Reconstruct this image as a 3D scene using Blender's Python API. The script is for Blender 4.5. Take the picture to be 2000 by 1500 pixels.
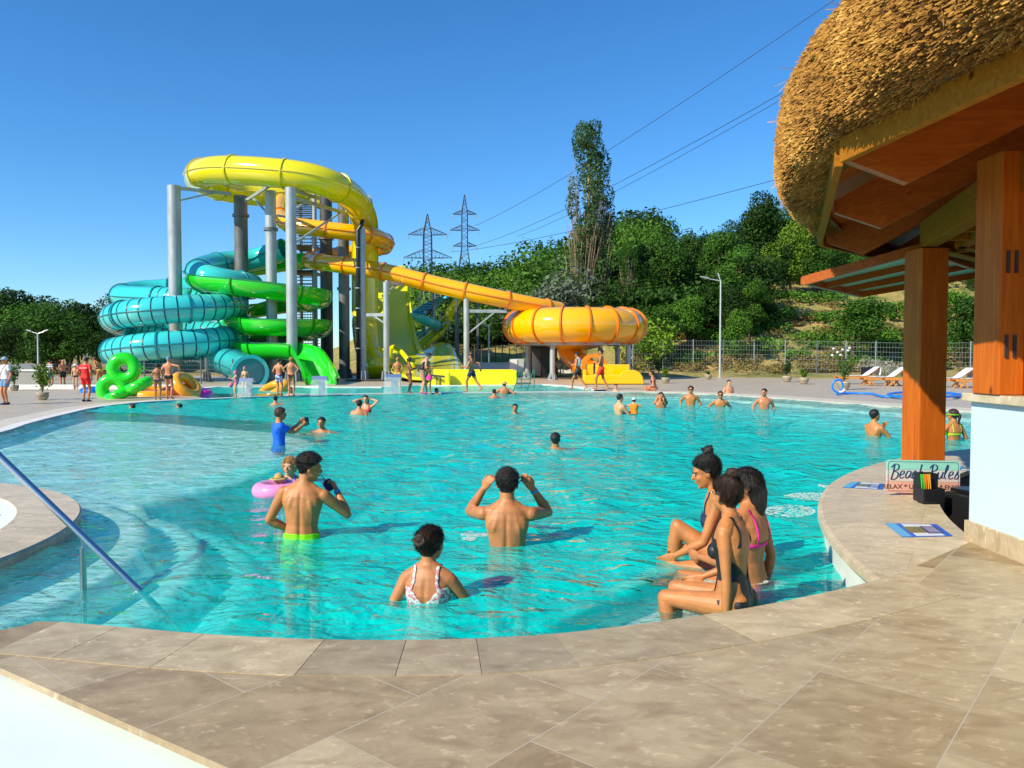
import bpy, bmesh, math, random
import numpy as np
from mathutils import Vector, Matrix, noise as mnoise
R = math.radians
sc = bpy.context.scene
for _o in list(bpy.data.objects): bpy.data.objects.remove(_o)
COL = sc.collection
# ------------------------------------------------------------------ camera, sky, sun, exposure
FPX = 1540.0; HOR = 694.0; CAMZ = 1.6
PITCH = math.atan((750 - HOR) / FPX)
cam = bpy.data.cameras.new("camera"); camo = bpy.data.objects.new("camera", cam); COL.objects.link(camo)
camo.location = (0, 0, CAMZ); camo.rotation_euler = (R(90) - PITCH, 0, 0)
cam.sensor_width = 36; cam.lens = 36 * FPX / 2000; cam.clip_start = 0.05; cam.clip_end = 3000
sc.camera = camo
SUN_EL = R(36); SUN_AZ = math.atan2(-0.80, -0.60)      # angle of the horizontal direction to the sun, from +Y towards +X
sun_dir = Vector((math.sin(SUN_AZ) * math.cos(SUN_EL), math.cos(SUN_AZ) * math.cos(SUN_EL), math.sin(SUN_EL)))
w = bpy.data.worlds.new("World"); sc.world = w; w.use_nodes = True
wn = w.node_tree.nodes; wl = w.node_tree.links
bg = wn["Background"]; sky = wn.new("ShaderNodeTexSky"); sky.sky_type = 'NISHITA'; sky.sun_disc = False
sky.sun_elevation = SUN_EL; sky.sun_rotation = SUN_AZ
sky.air_density = 1.0; sky.dust_density = 0.0; sky.ozone_density = 3.0; sky.altitude = 200
hs = wn.new("ShaderNodeHueSaturation"); hs.inputs['Saturation'].default_value = 1.12; hs.inputs['Value'].default_value = 1.0
tn = wn.new("ShaderNodeMixRGB"); tn.blend_type = 'MULTIPLY'; tn.inputs[0].default_value = 1; tn.inputs[2].default_value = (0.74, 1.0, 1.24, 1)
wl.new(sky.outputs[0], tn.inputs[1]); wl.new(tn.outputs[0], hs.inputs['Color']); wl.new(hs.outputs[0], bg.inputs[0]); bg.inputs[1].default_value = 0.115
sl = bpy.data.lights.new("sun", 'SUN'); sl.energy = 5.0; sl.angle = R(0.5); sl.color = (1.0, 0.90, 0.70)
so = bpy.data.objects.new("sun", sl); COL.objects.link(so)
so.rotation_euler = (-sun_dir).to_track_quat('-Z', 'Y').to_euler()
sc.view_settings.view_transform = 'Standard'; sc.view_settings.look = 'None'
sc.view_settings.exposure = 0.32; sc.view_settings.gamma = 1.0
sc.cycles.max_bounces = 8; sc.cycles.transparent_max_bounces = 12; sc.cycles.diffuse_bounces = 3
sc.cycles.caustics_reflective = False; sc.cycles.caustics_refractive = False
# ------------------------------------------------------------------ helpers
_f = Vector((0, math.cos(PITCH), -math.sin(PITCH))); _u = Vector((0, math.sin(PITCH), math.cos(PITCH)))
def ray(px, py):
    return Vector((1, 0, 0)) * ((px - 1000) / FPX) - _u * ((py - 750) / FPX) + _f
def P(px, py, Y):
    d = ray(px, py); t = Y / d.y
    return Vector((0, 0, CAMZ)) + d * t
def G(px, py, z=0.0):
    d = ray(px, py); t = (z - CAMZ) / d.z
    return Vector((0, 0, CAMZ)) + d * t
def zat(py, Y): return P(1000, py, Y).z
rng = random.Random(7)
MATS = {}
def nd(t, typ, **kw):
    n = t.nodes.new(typ)
    for k, v in kw.items(): setattr(n, k, v)
    return n
def mat(name, color, rough=0.5, metal=0.0, var=0.0, vscale=8.0, bump=0.0, bscale=60.0, spec=0.5, trans=0.0, sss=0.0, coat=0.0, color2=None, stretch=(1, 1, 1), detail=5.0, rvar=0.0, sheen=0.0):
    m = bpy.data.materials.new(name); m.use_nodes = True; t = m.node_tree
    b = t.nodes["Principled BSDF"]; MATS[name] = m
    b.inputs['Base Color'].default_value = (*color, 1); b.inputs['Roughness'].default_value = rough
    b.inputs['Metallic'].default_value = metal; b.inputs['Specular IOR Level'].default_value = spec
    if coat: b.inputs['Coat Weight'].default_value = coat; b.inputs['Coat Roughness'].default_value = 0.06
    if sss:
        b.inputs['Subsurface Weight'].default_value = sss; b.inputs['Subsurface Radius'].default_value = (1, 0.35, 0.2); b.inputs['Subsurface Scale'].default_value = 0.02
    if trans: b.inputs['Transmission Weight'].default_value = trans
    if var or bump or color2:
        tc = nd(t, 'ShaderNodeTexCoord'); mp = nd(t, 'ShaderNodeMapping'); mp.inputs['Scale'].default_value = stretch
        t.links.new(tc.outputs['Object'], mp.inputs[0])
    if var or color2:
        n = nd(t, 'ShaderNodeTexNoise'); n.inputs['Scale'].default_value = vscale; n.inputs['Detail'].default_value = detail
        t.links.new(mp.outputs[0], n.inputs['Vector'])
        r = nd(t, 'ShaderNodeValToRGB'); r.color_ramp.elements[0].position = 0.32; r.color_ramp.elements[1].position = 0.68
        c2 = color2 or tuple(min(1, c * (1 + var)) for c in color)
        c1 = color if color2 else tuple(c * (1 - var) for c in color)
        r.color_ramp.elements[0].color = (*c1, 1); r.color_ramp.elements[1].color = (*c2, 1)
        t.links.new(n.outputs['Fac'], r.inputs[0]); t.links.new(r.outputs[0], b.inputs['Base Color'])
        if rvar:
            mr = nd(t, 'ShaderNodeMapRange'); mr.inputs[3].default_value = rough - rvar; mr.inputs[4].default_value = rough + rvar
            t.links.new(n.outputs['Fac'], mr.inputs[0]); t.links.new(mr.outputs[0], b.inputs['Roughness'])
    if bump:
        n2 = nd(t, 'ShaderNodeTexNoise'); n2.inputs['Scale'].default_value = bscale; n2.inputs['Detail'].default_value = 4
        t.links.new(mp.outputs[0], n2.inputs['Vector'])
        bp = nd(t, 'ShaderNodeBump'); bp.inputs['Strength'].default_value = bump; bp.inputs['Distance'].default_value = 0.02
        t.links.new(n2.outputs['Fac'], bp.inputs['Height']); t.links.new(bp.outputs[0], b.inputs['Normal'])
    return m
def bsdf(m): return m.node_tree.nodes["Principled BSDF"]
class MB:
    """collects shapes in numpy-friendly lists, linked as one mesh"""
    def __init__(s): s.v = []; s.f = []; s.mi = []; s.cur = 0
    def add(s, vs, fs):
        o = len(s.v); s.v.extend([tuple(v) for v in vs]); s.f.extend([tuple(i + o for i in f) for f in fs]); s.mi.extend([s.cur] * len(fs)); return s
    def box(s, c, sz, rot=0.0, M=None):
        hx, hy, hz = sz[0] / 2, sz[1] / 2, sz[2] / 2; c = Vector(c)
        Mr = M if M is not None else Matrix.Rotation(rot, 3, 'Z')
        vs = [c + Mr @ Vector((x, y, z)) for x in (-hx, hx) for y in (-hy, hy) for z in (-hz, hz)]
        return s.add(vs, [(0, 1, 3, 2), (4, 6, 7, 5), (0, 4, 5, 1), (2, 3, 7, 6), (0, 2, 6, 4), (1, 5, 7, 3)])
    def beam(s, a, b, wd, ht, up=(0, 0, 1)):
        a = Vector(a); b = Vector(b); d = (b - a); L = d.length; d.normalize(); up = Vector(up)
        x = d.cross(up); x = x.normalized() if x.length > 1e-5 else Vector((1, 0, 0)); z = x.cross(d)
        M = Matrix((x, d, z)).transposed()
        return s.box((a + b) / 2, (wd, L, ht), M=M)
    def tube(s, pts, r, n=12, cap=True, arc=None, thick=0.0):
        pts = [Vector(p) for p in pts]; N = len(pts)
        rr = r if hasattr(r, '__len__') else [r] * N
        vs = []; fs = []; X = None
        for i, p in enumerate(pts):
            t = (pts[min(i + 1, N - 1)] - pts[max(i - 1, 0)])
            t = t.normalized() if t.length > 1e-9 else Vector((0, 0, 1))
            if X is None:
                a = Vector((0, 0, 1)) if abs(t.z) < 0.9 else Vector((1, 0, 0)); X = a.cross(t).normalized()
            else:
                X = (X - t * X.dot(t)); X = X.normalized() if X.length > 1e-6 else t.orthogonal().normalized()
            Y = t.cross(X)
            for k in range(n):
                a = 2 * math.pi * k / n; vs.append(p + (X * math.cos(a) + Y * math.sin(a)) * rr[i])
        for i in range(N - 1):
            for k in range(n):
                a = i * n + k; b = i * n + (k + 1) % n; fs.append((a, b, b + n, a + n))
        if cap: fs.append(tuple(range(n))[::-1]); fs.append(tuple((N - 1) * n + k for k in range(n)))
        return s.add(vs, fs)
    def cyl(s, a, b, r, r2=None, n=16): return s.tube([a, b], [r, r if r2 is None else r2], n)
    def lathe(s, prof, c=(0, 0, 0), n=32, a0=0.0, a1=2 * math.pi, axis=None):
        c = Vector(c); vs = []; fs = []; full = abs(a1 - a0 - 2 * math.pi) < 1e-6; m = n if full else n + 1
        for r, z in prof:
            for k in range(m):
                a = a0 + (a1 - a0) * k / n; vs.append(c + Vector((r * math.cos(a), r * math.sin(a), z)))
        for i in range(len(prof) - 1):
            for k in range(n):
                a = i * m + k; b = i * m + (k + 1) % m; fs.append((a, b, b + m, a + m))
        return s.add(vs, fs)
    def ell(s, c, r, n=12, M=None):
        c = Vector(c); vs = []; fs = []; m = max(4, n // 2)
        for i in range(1, m):
            ph = math.pi * i / m
            for k in range(n):
                a = 2 * math.pi * k / n; p = Vector((r[0] * math.sin(ph) * math.cos(a), r[1] * math.sin(ph) * math.sin(a), r[2] * math.cos(ph)))
                vs.append(c + (M @ p if M is not None else p))
        top = len(vs); p = Vector((0, 0, r[2])); vs.append(c + (M @ p if M is not None else p)); p = -p; vs.append(c + (M @ p if M is not None else p))
        for i in range(m - 2):
            for k in range(n):
                a = i * n + k; b = i * n + (k + 1) % n; fs.append((a, a + n, b + n, b))
        for k in range(n):
            fs.append((top, k, (k + 1) % n)); a = (m - 2) * n
            fs.append((top + 1, a + (k + 1) % n, a + k))
        return s.add(vs, fs)
    def prism(s, poly, z0, z1):
        n = len(poly); vs = [(p[0], p[1], z0) for p in poly] + [(p[0], p[1], z1) for p in poly]
        return s.add(vs, [tuple(range(n))[::-1], tuple(range(n, 2 * n))] + [(i, (i + 1) % n, n + (i + 1) % n, n + i) for i in range(n)])
    def mesh(s, name, mats, smooth=False):
        me = bpy.data.meshes.new(name); me.from_pydata(s.v, [], s.f)
        for m in (mats if isinstance(mats, (list, tuple)) else [mats]): me.materials.append(m)
        if len(set(s.mi)) > 1: me.polygons.foreach_set('material_index', s.mi)
        if smooth: me.polygons.foreach_set('use_smooth', [True] * len(me.polygons))
        me.update(); return me
    def build(s, name, mats, parent=None, smooth=False, fix=True, bevel=0.0, auto=None):
        me = s.mesh(name, mats, smooth)
        if fix:
            bm = bmesh.new(); bm.from_mesh(me); bmesh.ops.recalc_face_normals(bm, faces=bm.faces); bm.to_mesh(me); bm.free()
        if auto: 
            me.polygons.foreach_set('use_smooth', [True] * len(me.polygons)); me.set_sharp_from_angle(angle=R(auto))
        o = bpy.data.objects.new(name, me); COL.objects.link(o)
        if parent is not None: o.parent = parent
        if bevel:
            b = o.modifiers.new('bevel', 'BEVEL'); b.width = bevel; b.segments = 2; b.limit_method = 'ANGLE'
        return o
def local(o, loc):   # moves the origin of a mesh with world coordinates to loc
    loc = Vector(loc); o.data.transform(Matrix.Translation(-loc)); o.location = loc; return o
def tag(o, label=None, cat=None, group=None, kind=None):
    if label: o['label'] = label
    if cat: o['category'] = cat
    if group: o['group'] = group
    if kind: o['kind'] = kind
    return o
def empty(name, loc, rz=0.0):
    o = bpy.data.objects.new(name, None); COL.objects.link(o); o.location = loc; o.rotation_euler = (0, 0, rz); o.empty_display_size = 0.2; return o
def kids(o): return [c for c in bpy.data.objects if c.parent == o]
def copy_tree(o, parent=None):
    c = o.copy(); COL.objects.link(c); c.parent = parent
    for ch in kids(o): copy_tree(ch, c)
    return c
def cr(pts, n=8):
    """Catmull-Rom through points (tuples of any length)"""
    pts = [np.array(p, float) for p in pts]; P_ = [2 * pts[0] - pts[1]] + pts + [2 * pts[-1] - pts[-2]]; out = []
    for i in range(1, len(P_) - 2):
        p0, p1, p2, p3 = P_[i - 1:i + 3]
        for k in range(n):
            t = k / n; out.append(0.5 * ((2 * p1) + (-p0 + p2) * t + (2 * p0 - 5 * p1 + 4 * p2 - p3) * t * t + (-p0 + 3 * p1 - 3 * p2 + p3) * t ** 3))
    out.append(pts[-1]); return out
def pip(X, Y, poly):
    """vectorised point in polygon"""
    c = np.zeros(X.shape, bool); n = len(poly); j = n - 1
    for i in range(n):
        xi, yi = poly[i][:2]; xj, yj = poly[j][:2]
        if yi != yj:
            m = ((yi > Y) != (yj > Y)) & (X < (xj - xi) * (Y - yi) / (yj - yi) + xi); c ^= m
        j = i
    return c
def polydist(X, Y, poly, closed=False):
    d = np.full(X.shape, 1e9); n = len(poly)
    for i in range(n if closed else n - 1):
        ax, ay = poly[i][:2]; bx, by = poly[(i + 1) % n][:2]; dx, dy = bx - ax, by - ay; L = dx * dx + dy * dy + 1e-12
        t = np.clip(((X - ax) * dx + (Y - ay) * dy) / L, 0, 1); d = np.minimum(d, np.hypot(X - ax - t * dx, Y - ay - t * dy))
    return d
def gridmesh(xs, ys, Z, keep=None):
    """numpy grid -> mesh; Z[j,i]; keep[j,i] per vertex"""
    ny, nx = Z.shape; X, Y = np.meshgrid(xs, ys); co = np.stack([X, Y, Z], -1).reshape(-1, 3)
    idx = np.arange(nx * ny).reshape(ny, nx); q = np.stack([idx[:-1, :-1], idx[:-1, 1:], idx[1:, 1:], idx[1:, :-1]], -1)
    if keep is not None:
        k = keep[:-1, :-1] & keep[:-1, 1:] & keep[1:, 1:] & keep[1:, :-1]; q = q[k]
    q = q.reshape(-1, 4)
    used = np.unique(q); remap = -np.ones(nx * ny, int); remap[used] = np.arange(len(used)); return co[used], remap[q]
def npmesh(name, co, quads, mats, smooth=True, k=4):
    me = bpy.data.meshes.new(name); n = len(quads)
    me.vertices.add(len(co)); me.vertices.foreach_set('co', np.asarray(co, np.float32).ravel())
    me.loops.add(n * k); me.loops.foreach_set('vertex_index', np.asarray(quads, np.int32).ravel())
    me.polygons.add(n); me.polygons.foreach_set('loop_start', np.arange(0, n * k, k, dtype=np.int32))
    try: me.polygons.foreach_set('loop_total', np.full(n, k, np.int32))
    except Exception: pass
    me.polygons.foreach_set('use_smooth', np.full(n, smooth)); me.update(calc_edges=True); me.validate()
    for m in (mats if isinstance(mats, (list, tuple)) else [mats]): me.materials.append(m)
    return me
def npobj(name, me, parent=None):
    o = bpy.data.objects.new(name, me); COL.objects.link(o)
    if parent is not None: o.parent = parent
    return o
def vnoise(X, Y, s, seed=0):
    """cheap smooth value noise, vectorised"""
    X = X * s + seed * 17.3; Y = Y * s + seed * 9.1; xi = np.floor(X); yi = np.floor(Y); fx = X - xi; fy = Y - yi
    h = lambda a, b: np.modf(np.abs(np.sin(a * 127.1 + b * 311.7 + seed) * 43758.5453))[0]
    ux = fx * fx * (3 - 2 * fx); uy = fy * fy * (3 - 2 * fy)
    return (h(xi, yi) * (1 - ux) + h(xi + 1, yi) * ux) * (1 - uy) + (h(xi, yi + 1) * (1 - ux) + h(xi + 1, yi + 1) * ux) * uy
# ------------------------------------------------------------------ materials of the setting
ST = 0.25                                        # height of the raised stone by the near edge
KC = Vector((10.6, 3.9, 0)); KR = 8.45           # centre and radius of the round pool bar
def stone_mat(name, c1, c2, rot, bw, bh, dark, grout, spots=True):
    m = mat(name, c1, 0.45); t = m.node_tree; b = bsdf(m); L = t.links.new
    tc = nd(t, 'ShaderNodeTexCoord'); mp = nd(t, 'ShaderNodeMapping'); mp.inputs['Rotation'].default_value = (0, 0, rot)
    L(tc.outputs['Object'], mp.inputs[0])
    br = nd(t, 'ShaderNodeTexBrick'); br.inputs['Scale'].default_value = 1; br.inputs['Brick Width'].default_value = bw; br.inputs['Row Height'].default_value = bh
    br.inputs['Mortar Size'].default_value = 0.003; br.inputs['Mortar Smooth'].default_value = 0.3; br.inputs['Bias'].default_value = -0.1
    br.inputs['Color1'].default_value = (1, 1, 1, 1); br.inputs['Color2'].default_value = (*dark, 1); br.inputs['Mortar'].default_value = (1, 1, 1, 1)
    L(mp.outputs[0], br.inputs['Vector'])
    nz = nd(t, 'ShaderNodeTexNoise'); nz.inputs['Scale'].default_value = 3.6; nz.inputs['Detail'].default_value = 9; nz.inputs['Roughness'].default_value = 0.68; nz.inputs['Distortion'].default_value = 0.9
    mp2 = nd(t, 'ShaderNodeMapping'); mp2.inputs['Scale'].default_value = (1, 1.5, 1); mp2.inputs['Rotation'].default_value = (0, 0, rot + 0.6); L(tc.outputs['Object'], mp2.inputs[0]); L(mp2.outputs[0], nz.inputs['Vector'])
    rp = nd(t, 'ShaderNodeValToRGB'); e = rp.color_ramp.elements; e[0].position = 0.3; e[0].color = (*c1, 1); e[1].position = 0.62; e[1].color = (*c2, 1)
    L(nz.outputs['Fac'], rp.inputs[0])
    # shell-like pale flecks and brown stains
    n3 = nd(t, 'ShaderNodeTexNoise'); n3.inputs['Scale'].default_value = 17; n3.inputs['Detail'].default_value = 6; n3.inputs['Roughness'].default_value = 0.6; L(mp2.outputs[0], n3.inputs['Vector'])
    r3 = nd(t, 'ShaderNodeValToRGB'); r3.color_ramp.elements[0].position = 0.575; r3.color_ramp.elements[1].position = 0.70; L(n3.outputs['Fac'], r3.inputs[0])
    m3 = nd(t, 'ShaderNodeMixRGB'); m3.inputs[2].default_value = (c2[0] * 1.28, c2[1] * 1.28, c2[2] * 1.32, 1); L(r3.outputs[0], m3.inputs[0]); L(rp.outputs[0], m3.inputs[1])
    n4 = nd(t, 'ShaderNodeTexNoise'); n4.inputs['Scale'].default_value = 5.2; n4.inputs['Detail'].default_value = 3; L(mp2.outputs[0], n4.inputs['Vector'])
    r4 = nd(t, 'ShaderNodeValToRGB'); r4.color_ramp.elements[0].position = 0.56; r4.color_ramp.elements[1].position = 0.74; r4.color_ramp.elements[1].color = (0.5, 0.5, 0.5, 1); L(n4.outputs['Fac'], r4.inputs[0])
    m4 = nd(t, 'ShaderNodeMixRGB'); m4.inputs[2].default_value = (c1[0] * 0.78, c1[1] * 0.70, c1[2] * 0.6, 1); L(r4.outputs[0], m4.inputs[0]); L(m3.outputs[0], m4.inputs[1])
    mu = nd(t, 'ShaderNodeMixRGB', blend_type='MULTIPLY'); mu.inputs[0].default_value = 1; L(m4.outputs[0], mu.inputs[1]); L(br.outputs['Color'], mu.inputs[2])
    mg = nd(t, 'ShaderNodeMixRGB'); mg.inputs[2].default_value = (*grout, 1); L(br.outputs['Fac'], mg.inputs[0]); L(mu.outputs[0], mg.inputs[1])
    L(mg.outputs[0], b.inputs['Base Color'])
    rr = nd(t, 'ShaderNodeMapRange'); rr.inputs[3].default_value = 0.28; rr.inputs[4].default_value = 0.62; L(nz.outputs['Fac'], rr.inputs[0]); L(rr.outputs[0], b.inputs['Roughness'])
    bp = nd(t, 'ShaderNodeBump'); bp.inputs['Strength'].default_value = 0.35; bp.inputs['Distance'].default_value = 0.006
    ad = nd(t, 'ShaderNodeMath', operation='SUBTRACT'); L(n3.outputs['Fac'], ad.inputs[0]); L(br.outputs['Fac'], ad.inputs[1]); L(ad.outputs[0], bp.inputs['Height']); L(bp.outputs[0], b.inputs['Normal'])
    return m
M_trav = stone_mat('travertine', (0.385, 0.285, 0.155), (0.56, 0.455, 0.285), R(-50), 0.84, 0.56, (0.58, 0.50, 0.40), (0.50, 0.42, 0.32))
M_deck = stone_mat('deck_stone', (0.62, 0.54, 0.41), (0.74, 0.67, 0.52), R(12), 0.6, 0.6, (0.9, 0.88, 0.85), (0.42, 0.38, 0.32))
M_deckd = stone_mat('deck_paving', (0.44, 0.37, 0.27), (0.56, 0.48, 0.36), R(12), 0.6, 0.6, (0.9, 0.88, 0.85), (0.28, 0.25, 0.22))
M_rim = mat('rim_white', (0.78, 0.76, 0.70), 0.5, var=0.07, vscale=3, bump=0.1)
M_white = mat('white_render', (0.70, 0.80, 0.80), 0.8, var=0.03, vscale=2, bump=0.06, bscale=180)
M_wall = mat('kiosk_plaster', (0.52, 0.635, 0.68), 0.85, var=0.03, vscale=1.5, bump=0.12, bscale=220)
# pool lining: pale on the shallow ledges, turquoise in the deep
def lining():
    m = mat('pool_lining', (0.1, 0.6, 0.6), 0.6); t = m.node_tree; b = bsdf(m); L = t.links.new
    tc = nd(t, 'ShaderNodeTexCoord'); sp = nd(t, 'ShaderNodeSeparateXYZ'); L(tc.outputs['Object'], sp.inputs[0])
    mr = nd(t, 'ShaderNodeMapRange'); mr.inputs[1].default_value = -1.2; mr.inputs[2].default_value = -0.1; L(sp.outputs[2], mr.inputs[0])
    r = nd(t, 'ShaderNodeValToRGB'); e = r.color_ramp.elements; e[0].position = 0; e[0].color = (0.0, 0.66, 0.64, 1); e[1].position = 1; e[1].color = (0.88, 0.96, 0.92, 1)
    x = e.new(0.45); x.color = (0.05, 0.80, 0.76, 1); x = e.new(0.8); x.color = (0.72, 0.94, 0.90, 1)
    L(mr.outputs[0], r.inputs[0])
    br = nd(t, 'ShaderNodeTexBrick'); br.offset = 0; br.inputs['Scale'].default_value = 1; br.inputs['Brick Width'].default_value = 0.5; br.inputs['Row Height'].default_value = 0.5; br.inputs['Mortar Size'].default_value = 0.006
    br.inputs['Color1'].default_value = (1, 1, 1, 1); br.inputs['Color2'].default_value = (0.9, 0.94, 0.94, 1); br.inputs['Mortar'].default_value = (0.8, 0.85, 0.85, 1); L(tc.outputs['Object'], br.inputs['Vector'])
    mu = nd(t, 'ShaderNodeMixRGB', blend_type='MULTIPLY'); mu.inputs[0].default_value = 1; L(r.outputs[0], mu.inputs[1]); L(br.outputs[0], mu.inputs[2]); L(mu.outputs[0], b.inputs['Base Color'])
    return m
M_line = lining()
# water: clear surface that lets the sun through, mirrors by Fresnel, slightly milky body
def water_mat(name, milk=0.56, milkc=(0.0, 0.78, 0.70), tint=(0.84, 1.0, 1.0), caust=True):
    m = bpy.data.materials.new(name); m.use_nodes = True; t = m.node_tree; L = t.links.new; t.nodes.clear()
    out = nd(t, 'ShaderNodeOutputMaterial'); tc = nd(t, 'ShaderNodeTexCoord')
    def nz(scale, det, st, rot=0.5, dist=0.6):
        mp = nd(t, 'ShaderNodeMapping'); mp.inputs['Scale'].default_value = st; mp.inputs['Rotation'].default_value = (0, 0, rot); L(tc.outputs['Object'], mp.inputs[0])
        n = nd(t, 'ShaderNodeTexNoise'); n.inputs['Scale'].default_value = scale; n.inputs['Detail'].default_value = det; n.inputs['Distortion'].default_value = dist; L(mp.outputs[0], n.inputs['Vector']); return n
    a = nz(2.2, 2, (1, 1.5, 1), 0.35); b_ = nz(7.0, 2, (1, 1.3, 1), -0.3); c_ = nz(19, 1, (1, 1.2, 1), 0.8)
    m1 = nd(t, 'ShaderNodeMath', operation='MULTIPLY'); m1.inputs[1].default_value = 0.34; L(b_.outputs['Fac'], m1.inputs[0])
    m2 = nd(t, 'ShaderNodeMath', operation='MULTIPLY'); m2.inputs[1].default_value = 0.07; L(c_.outputs['Fac'], m2.inputs[0])
    s1 = nd(t, 'ShaderNodeMath', operation='ADD'); L(a.outputs['Fac'], s1.inputs[0]); L(m1.outputs[0], s1.inputs[1])
    s2 = nd(t, 'ShaderNodeMath', operation='ADD'); L(s1.outputs[0], s2.inputs[0]); L(m2.outputs[0], s2.inputs[1])
    bp = nd(t, 'ShaderNodeBump'); bp.inputs['Strength'].default_value = 1.0; bp.inputs['Distance'].default_value = 0.10; L(s2.outputs[0], bp.inputs['Height'])
    gl = nd(t, 'ShaderNodeBsdfGlossy'); gl.inputs['Roughness'].default_value = 0.05; L(bp.outputs[0], gl.inputs['Normal'])
    tr = nd(t, 'ShaderNodeBsdfTransparent'); tr.inputs[0].default_value = (*tint, 1)
    if caust:   # caustic light painted as a cell pattern into the transparent tint
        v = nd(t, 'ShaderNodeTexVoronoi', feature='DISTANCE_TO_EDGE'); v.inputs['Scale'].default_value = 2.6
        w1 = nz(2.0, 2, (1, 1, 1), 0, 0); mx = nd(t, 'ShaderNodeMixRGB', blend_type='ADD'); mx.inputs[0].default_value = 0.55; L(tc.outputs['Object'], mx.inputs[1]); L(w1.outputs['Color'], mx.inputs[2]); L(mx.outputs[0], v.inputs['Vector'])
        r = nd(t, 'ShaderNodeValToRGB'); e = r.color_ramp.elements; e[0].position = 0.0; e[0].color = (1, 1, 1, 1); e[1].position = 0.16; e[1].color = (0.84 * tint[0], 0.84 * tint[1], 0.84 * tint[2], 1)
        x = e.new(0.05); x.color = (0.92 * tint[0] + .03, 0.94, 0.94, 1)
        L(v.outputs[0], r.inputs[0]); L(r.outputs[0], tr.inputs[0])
    rf = nd(t, 'ShaderNodeBsdfRefraction'); rf.inputs['IOR'].default_value = 1.2; rf.inputs['Roughness'].default_value = 0.0; rf.inputs[0].default_value = (*[x for x in tint], 1); L(bp.outputs[0], rf.inputs['Normal'])
    df = nd(t, 'ShaderNodeBsdfDiffuse'); df.inputs[0].default_value = (*milkc, 1); L(bp.outputs[0], df.inputs['Normal'])
    mA = nd(t, 'ShaderNodeMixShader'); mA.inputs[0].default_value = 0.10; L(tr.outputs[0], mA.inputs[1]); L(rf.outputs[0], mA.inputs[2])
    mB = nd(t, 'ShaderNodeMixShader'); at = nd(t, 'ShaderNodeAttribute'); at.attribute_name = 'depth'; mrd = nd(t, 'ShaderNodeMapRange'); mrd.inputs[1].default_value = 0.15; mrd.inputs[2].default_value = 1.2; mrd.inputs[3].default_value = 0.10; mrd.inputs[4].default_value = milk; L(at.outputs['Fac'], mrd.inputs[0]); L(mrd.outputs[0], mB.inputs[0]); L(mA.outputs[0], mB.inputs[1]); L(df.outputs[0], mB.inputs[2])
    lw = nd(t, 'ShaderNodeLayerWeight'); lw.inputs['Blend'].default_value = 0.5; L(bp.outputs[0], lw.inputs['Normal']); pw = nd(t, 'ShaderNodeMath', operation='POWER'); pw.inputs[1].default_value = 5.0; L(lw.outputs['Facing'], pw.inputs[0]); fr = nd(t, 'ShaderNodeMath', operation='MULTIPLY_ADD'); fr.inputs[1].default_value = 0.90; fr.inputs[2].default_value = 0.02; L(pw.outputs[0], fr.inputs[0])
    mF = nd(t, 'ShaderNodeMixShader'); L(fr.outputs[0], mF.inputs[0]); L(mB.outputs[0], mF.inputs[1]); L(gl.outputs[0], mF.inputs[2])
    L(mF.outputs[0], out.inputs['Surface']); return m
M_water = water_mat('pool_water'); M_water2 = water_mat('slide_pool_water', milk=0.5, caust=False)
# ------------------------------------------------------------------ pool outline (z = 0 is the water)
px_far = [(-700, 1010), (-420, 930), (-180, 885), (0, 848), (60, 829), (130, 811), (200, 796), (300, 786), (420, 780.5), (520, 776.5), (640, 773), (760, 770.5), (880, 769), (990, 768), (1140, 767), (1290, 768), (1420, 773), (1540, 781), (1700, 793), (1910, 808), (2100, 826), (2500, 880)]
FAR = [G(x, y) for x, y in px_far]
FAR = [Vector(p) for p in cr([(v.x, v.y, 0) for v in FAR], 5)]
NEAR = cr([(v.x, v.y) for v in [G(-700, 1290, ST), G(-300, 1268, ST), G(0, 1235, ST), G(75, 1218, ST)]], 4) + cr([(v.x, v.y) for v in [G(100, 1218.5, ST), G(200, 1226, ST), G(400, 1243, ST), G(600, 1253, ST), G(760, 1255, ST), G(930, 1252, ST), G(1080, 1243, ST), G(1230, 1226, ST), G(1350, 1209, ST), G(1470, 1190, ST), G(1600, 1164, ST), G(1740, 1131, ST)]], 5)
pool_poly = [(v.x, v.y) for v in FAR] + [(16, 3)] + [(p[0], p[1] - 0.25) for p in reversed(NEAR)] + [(-9, 3.5)]
ISL = Vector((-7.5, 6.1)); ISR = 3.64
plat = [(-4.4, 9.3), (-3.75, 11), (-3.45, 14), (-3.9, 16.6), (-5.4, 18.6), (-9.5, 21.5), (-16, 24), (-22, 20), (-22, 8.5), (-9, 8.8)]
def smooth01(x): x = np.clip(x, 0, 1); return x * x * (3 - 2 * x)
def floor_z(X, Y):
    Z = np.full(X.shape, -1.2)
    d = np.hypot(X - ISL.x, Y - ISL.y) - ISR
    st = np.zeros(X.shape)
    for i, rr_ in enumerate((0.62, 1.12, 1.6, 2.05, 2.5)):
        st += -0.2 * smooth01((d - rr_) / 0.07)
    Z = np.maximum(Z, -0.2 + st)
    ins = pip(X, Y, plat); dd = polydist(X, Y, plat, True); s = np.where(ins, dd, -dd)
    Z = np.maximum(Z, -1.2 + 0.98 * smooth01((s + 0.05) / 0.25))
    # gentle beach near the far right rim
    dr = polydist(X, Y, [(v.x, v.y) for v in FAR[70:]])
    Z = np.maximum(Z, -0.25 - 0.95 * smooth01((dr - 0.8) / 5.5))
    # seat ledge along the near edge on the right, under the sitting women
    seg = [(0.55, 4.5), (1.3, 5.4), (2.0, 6.1)]
    dl = polydist(X, Y, seg); Z = np.maximum(Z, -0.2 - 1.0 * smooth01((dl - 0.30) / 0.08))
    return Z
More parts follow.
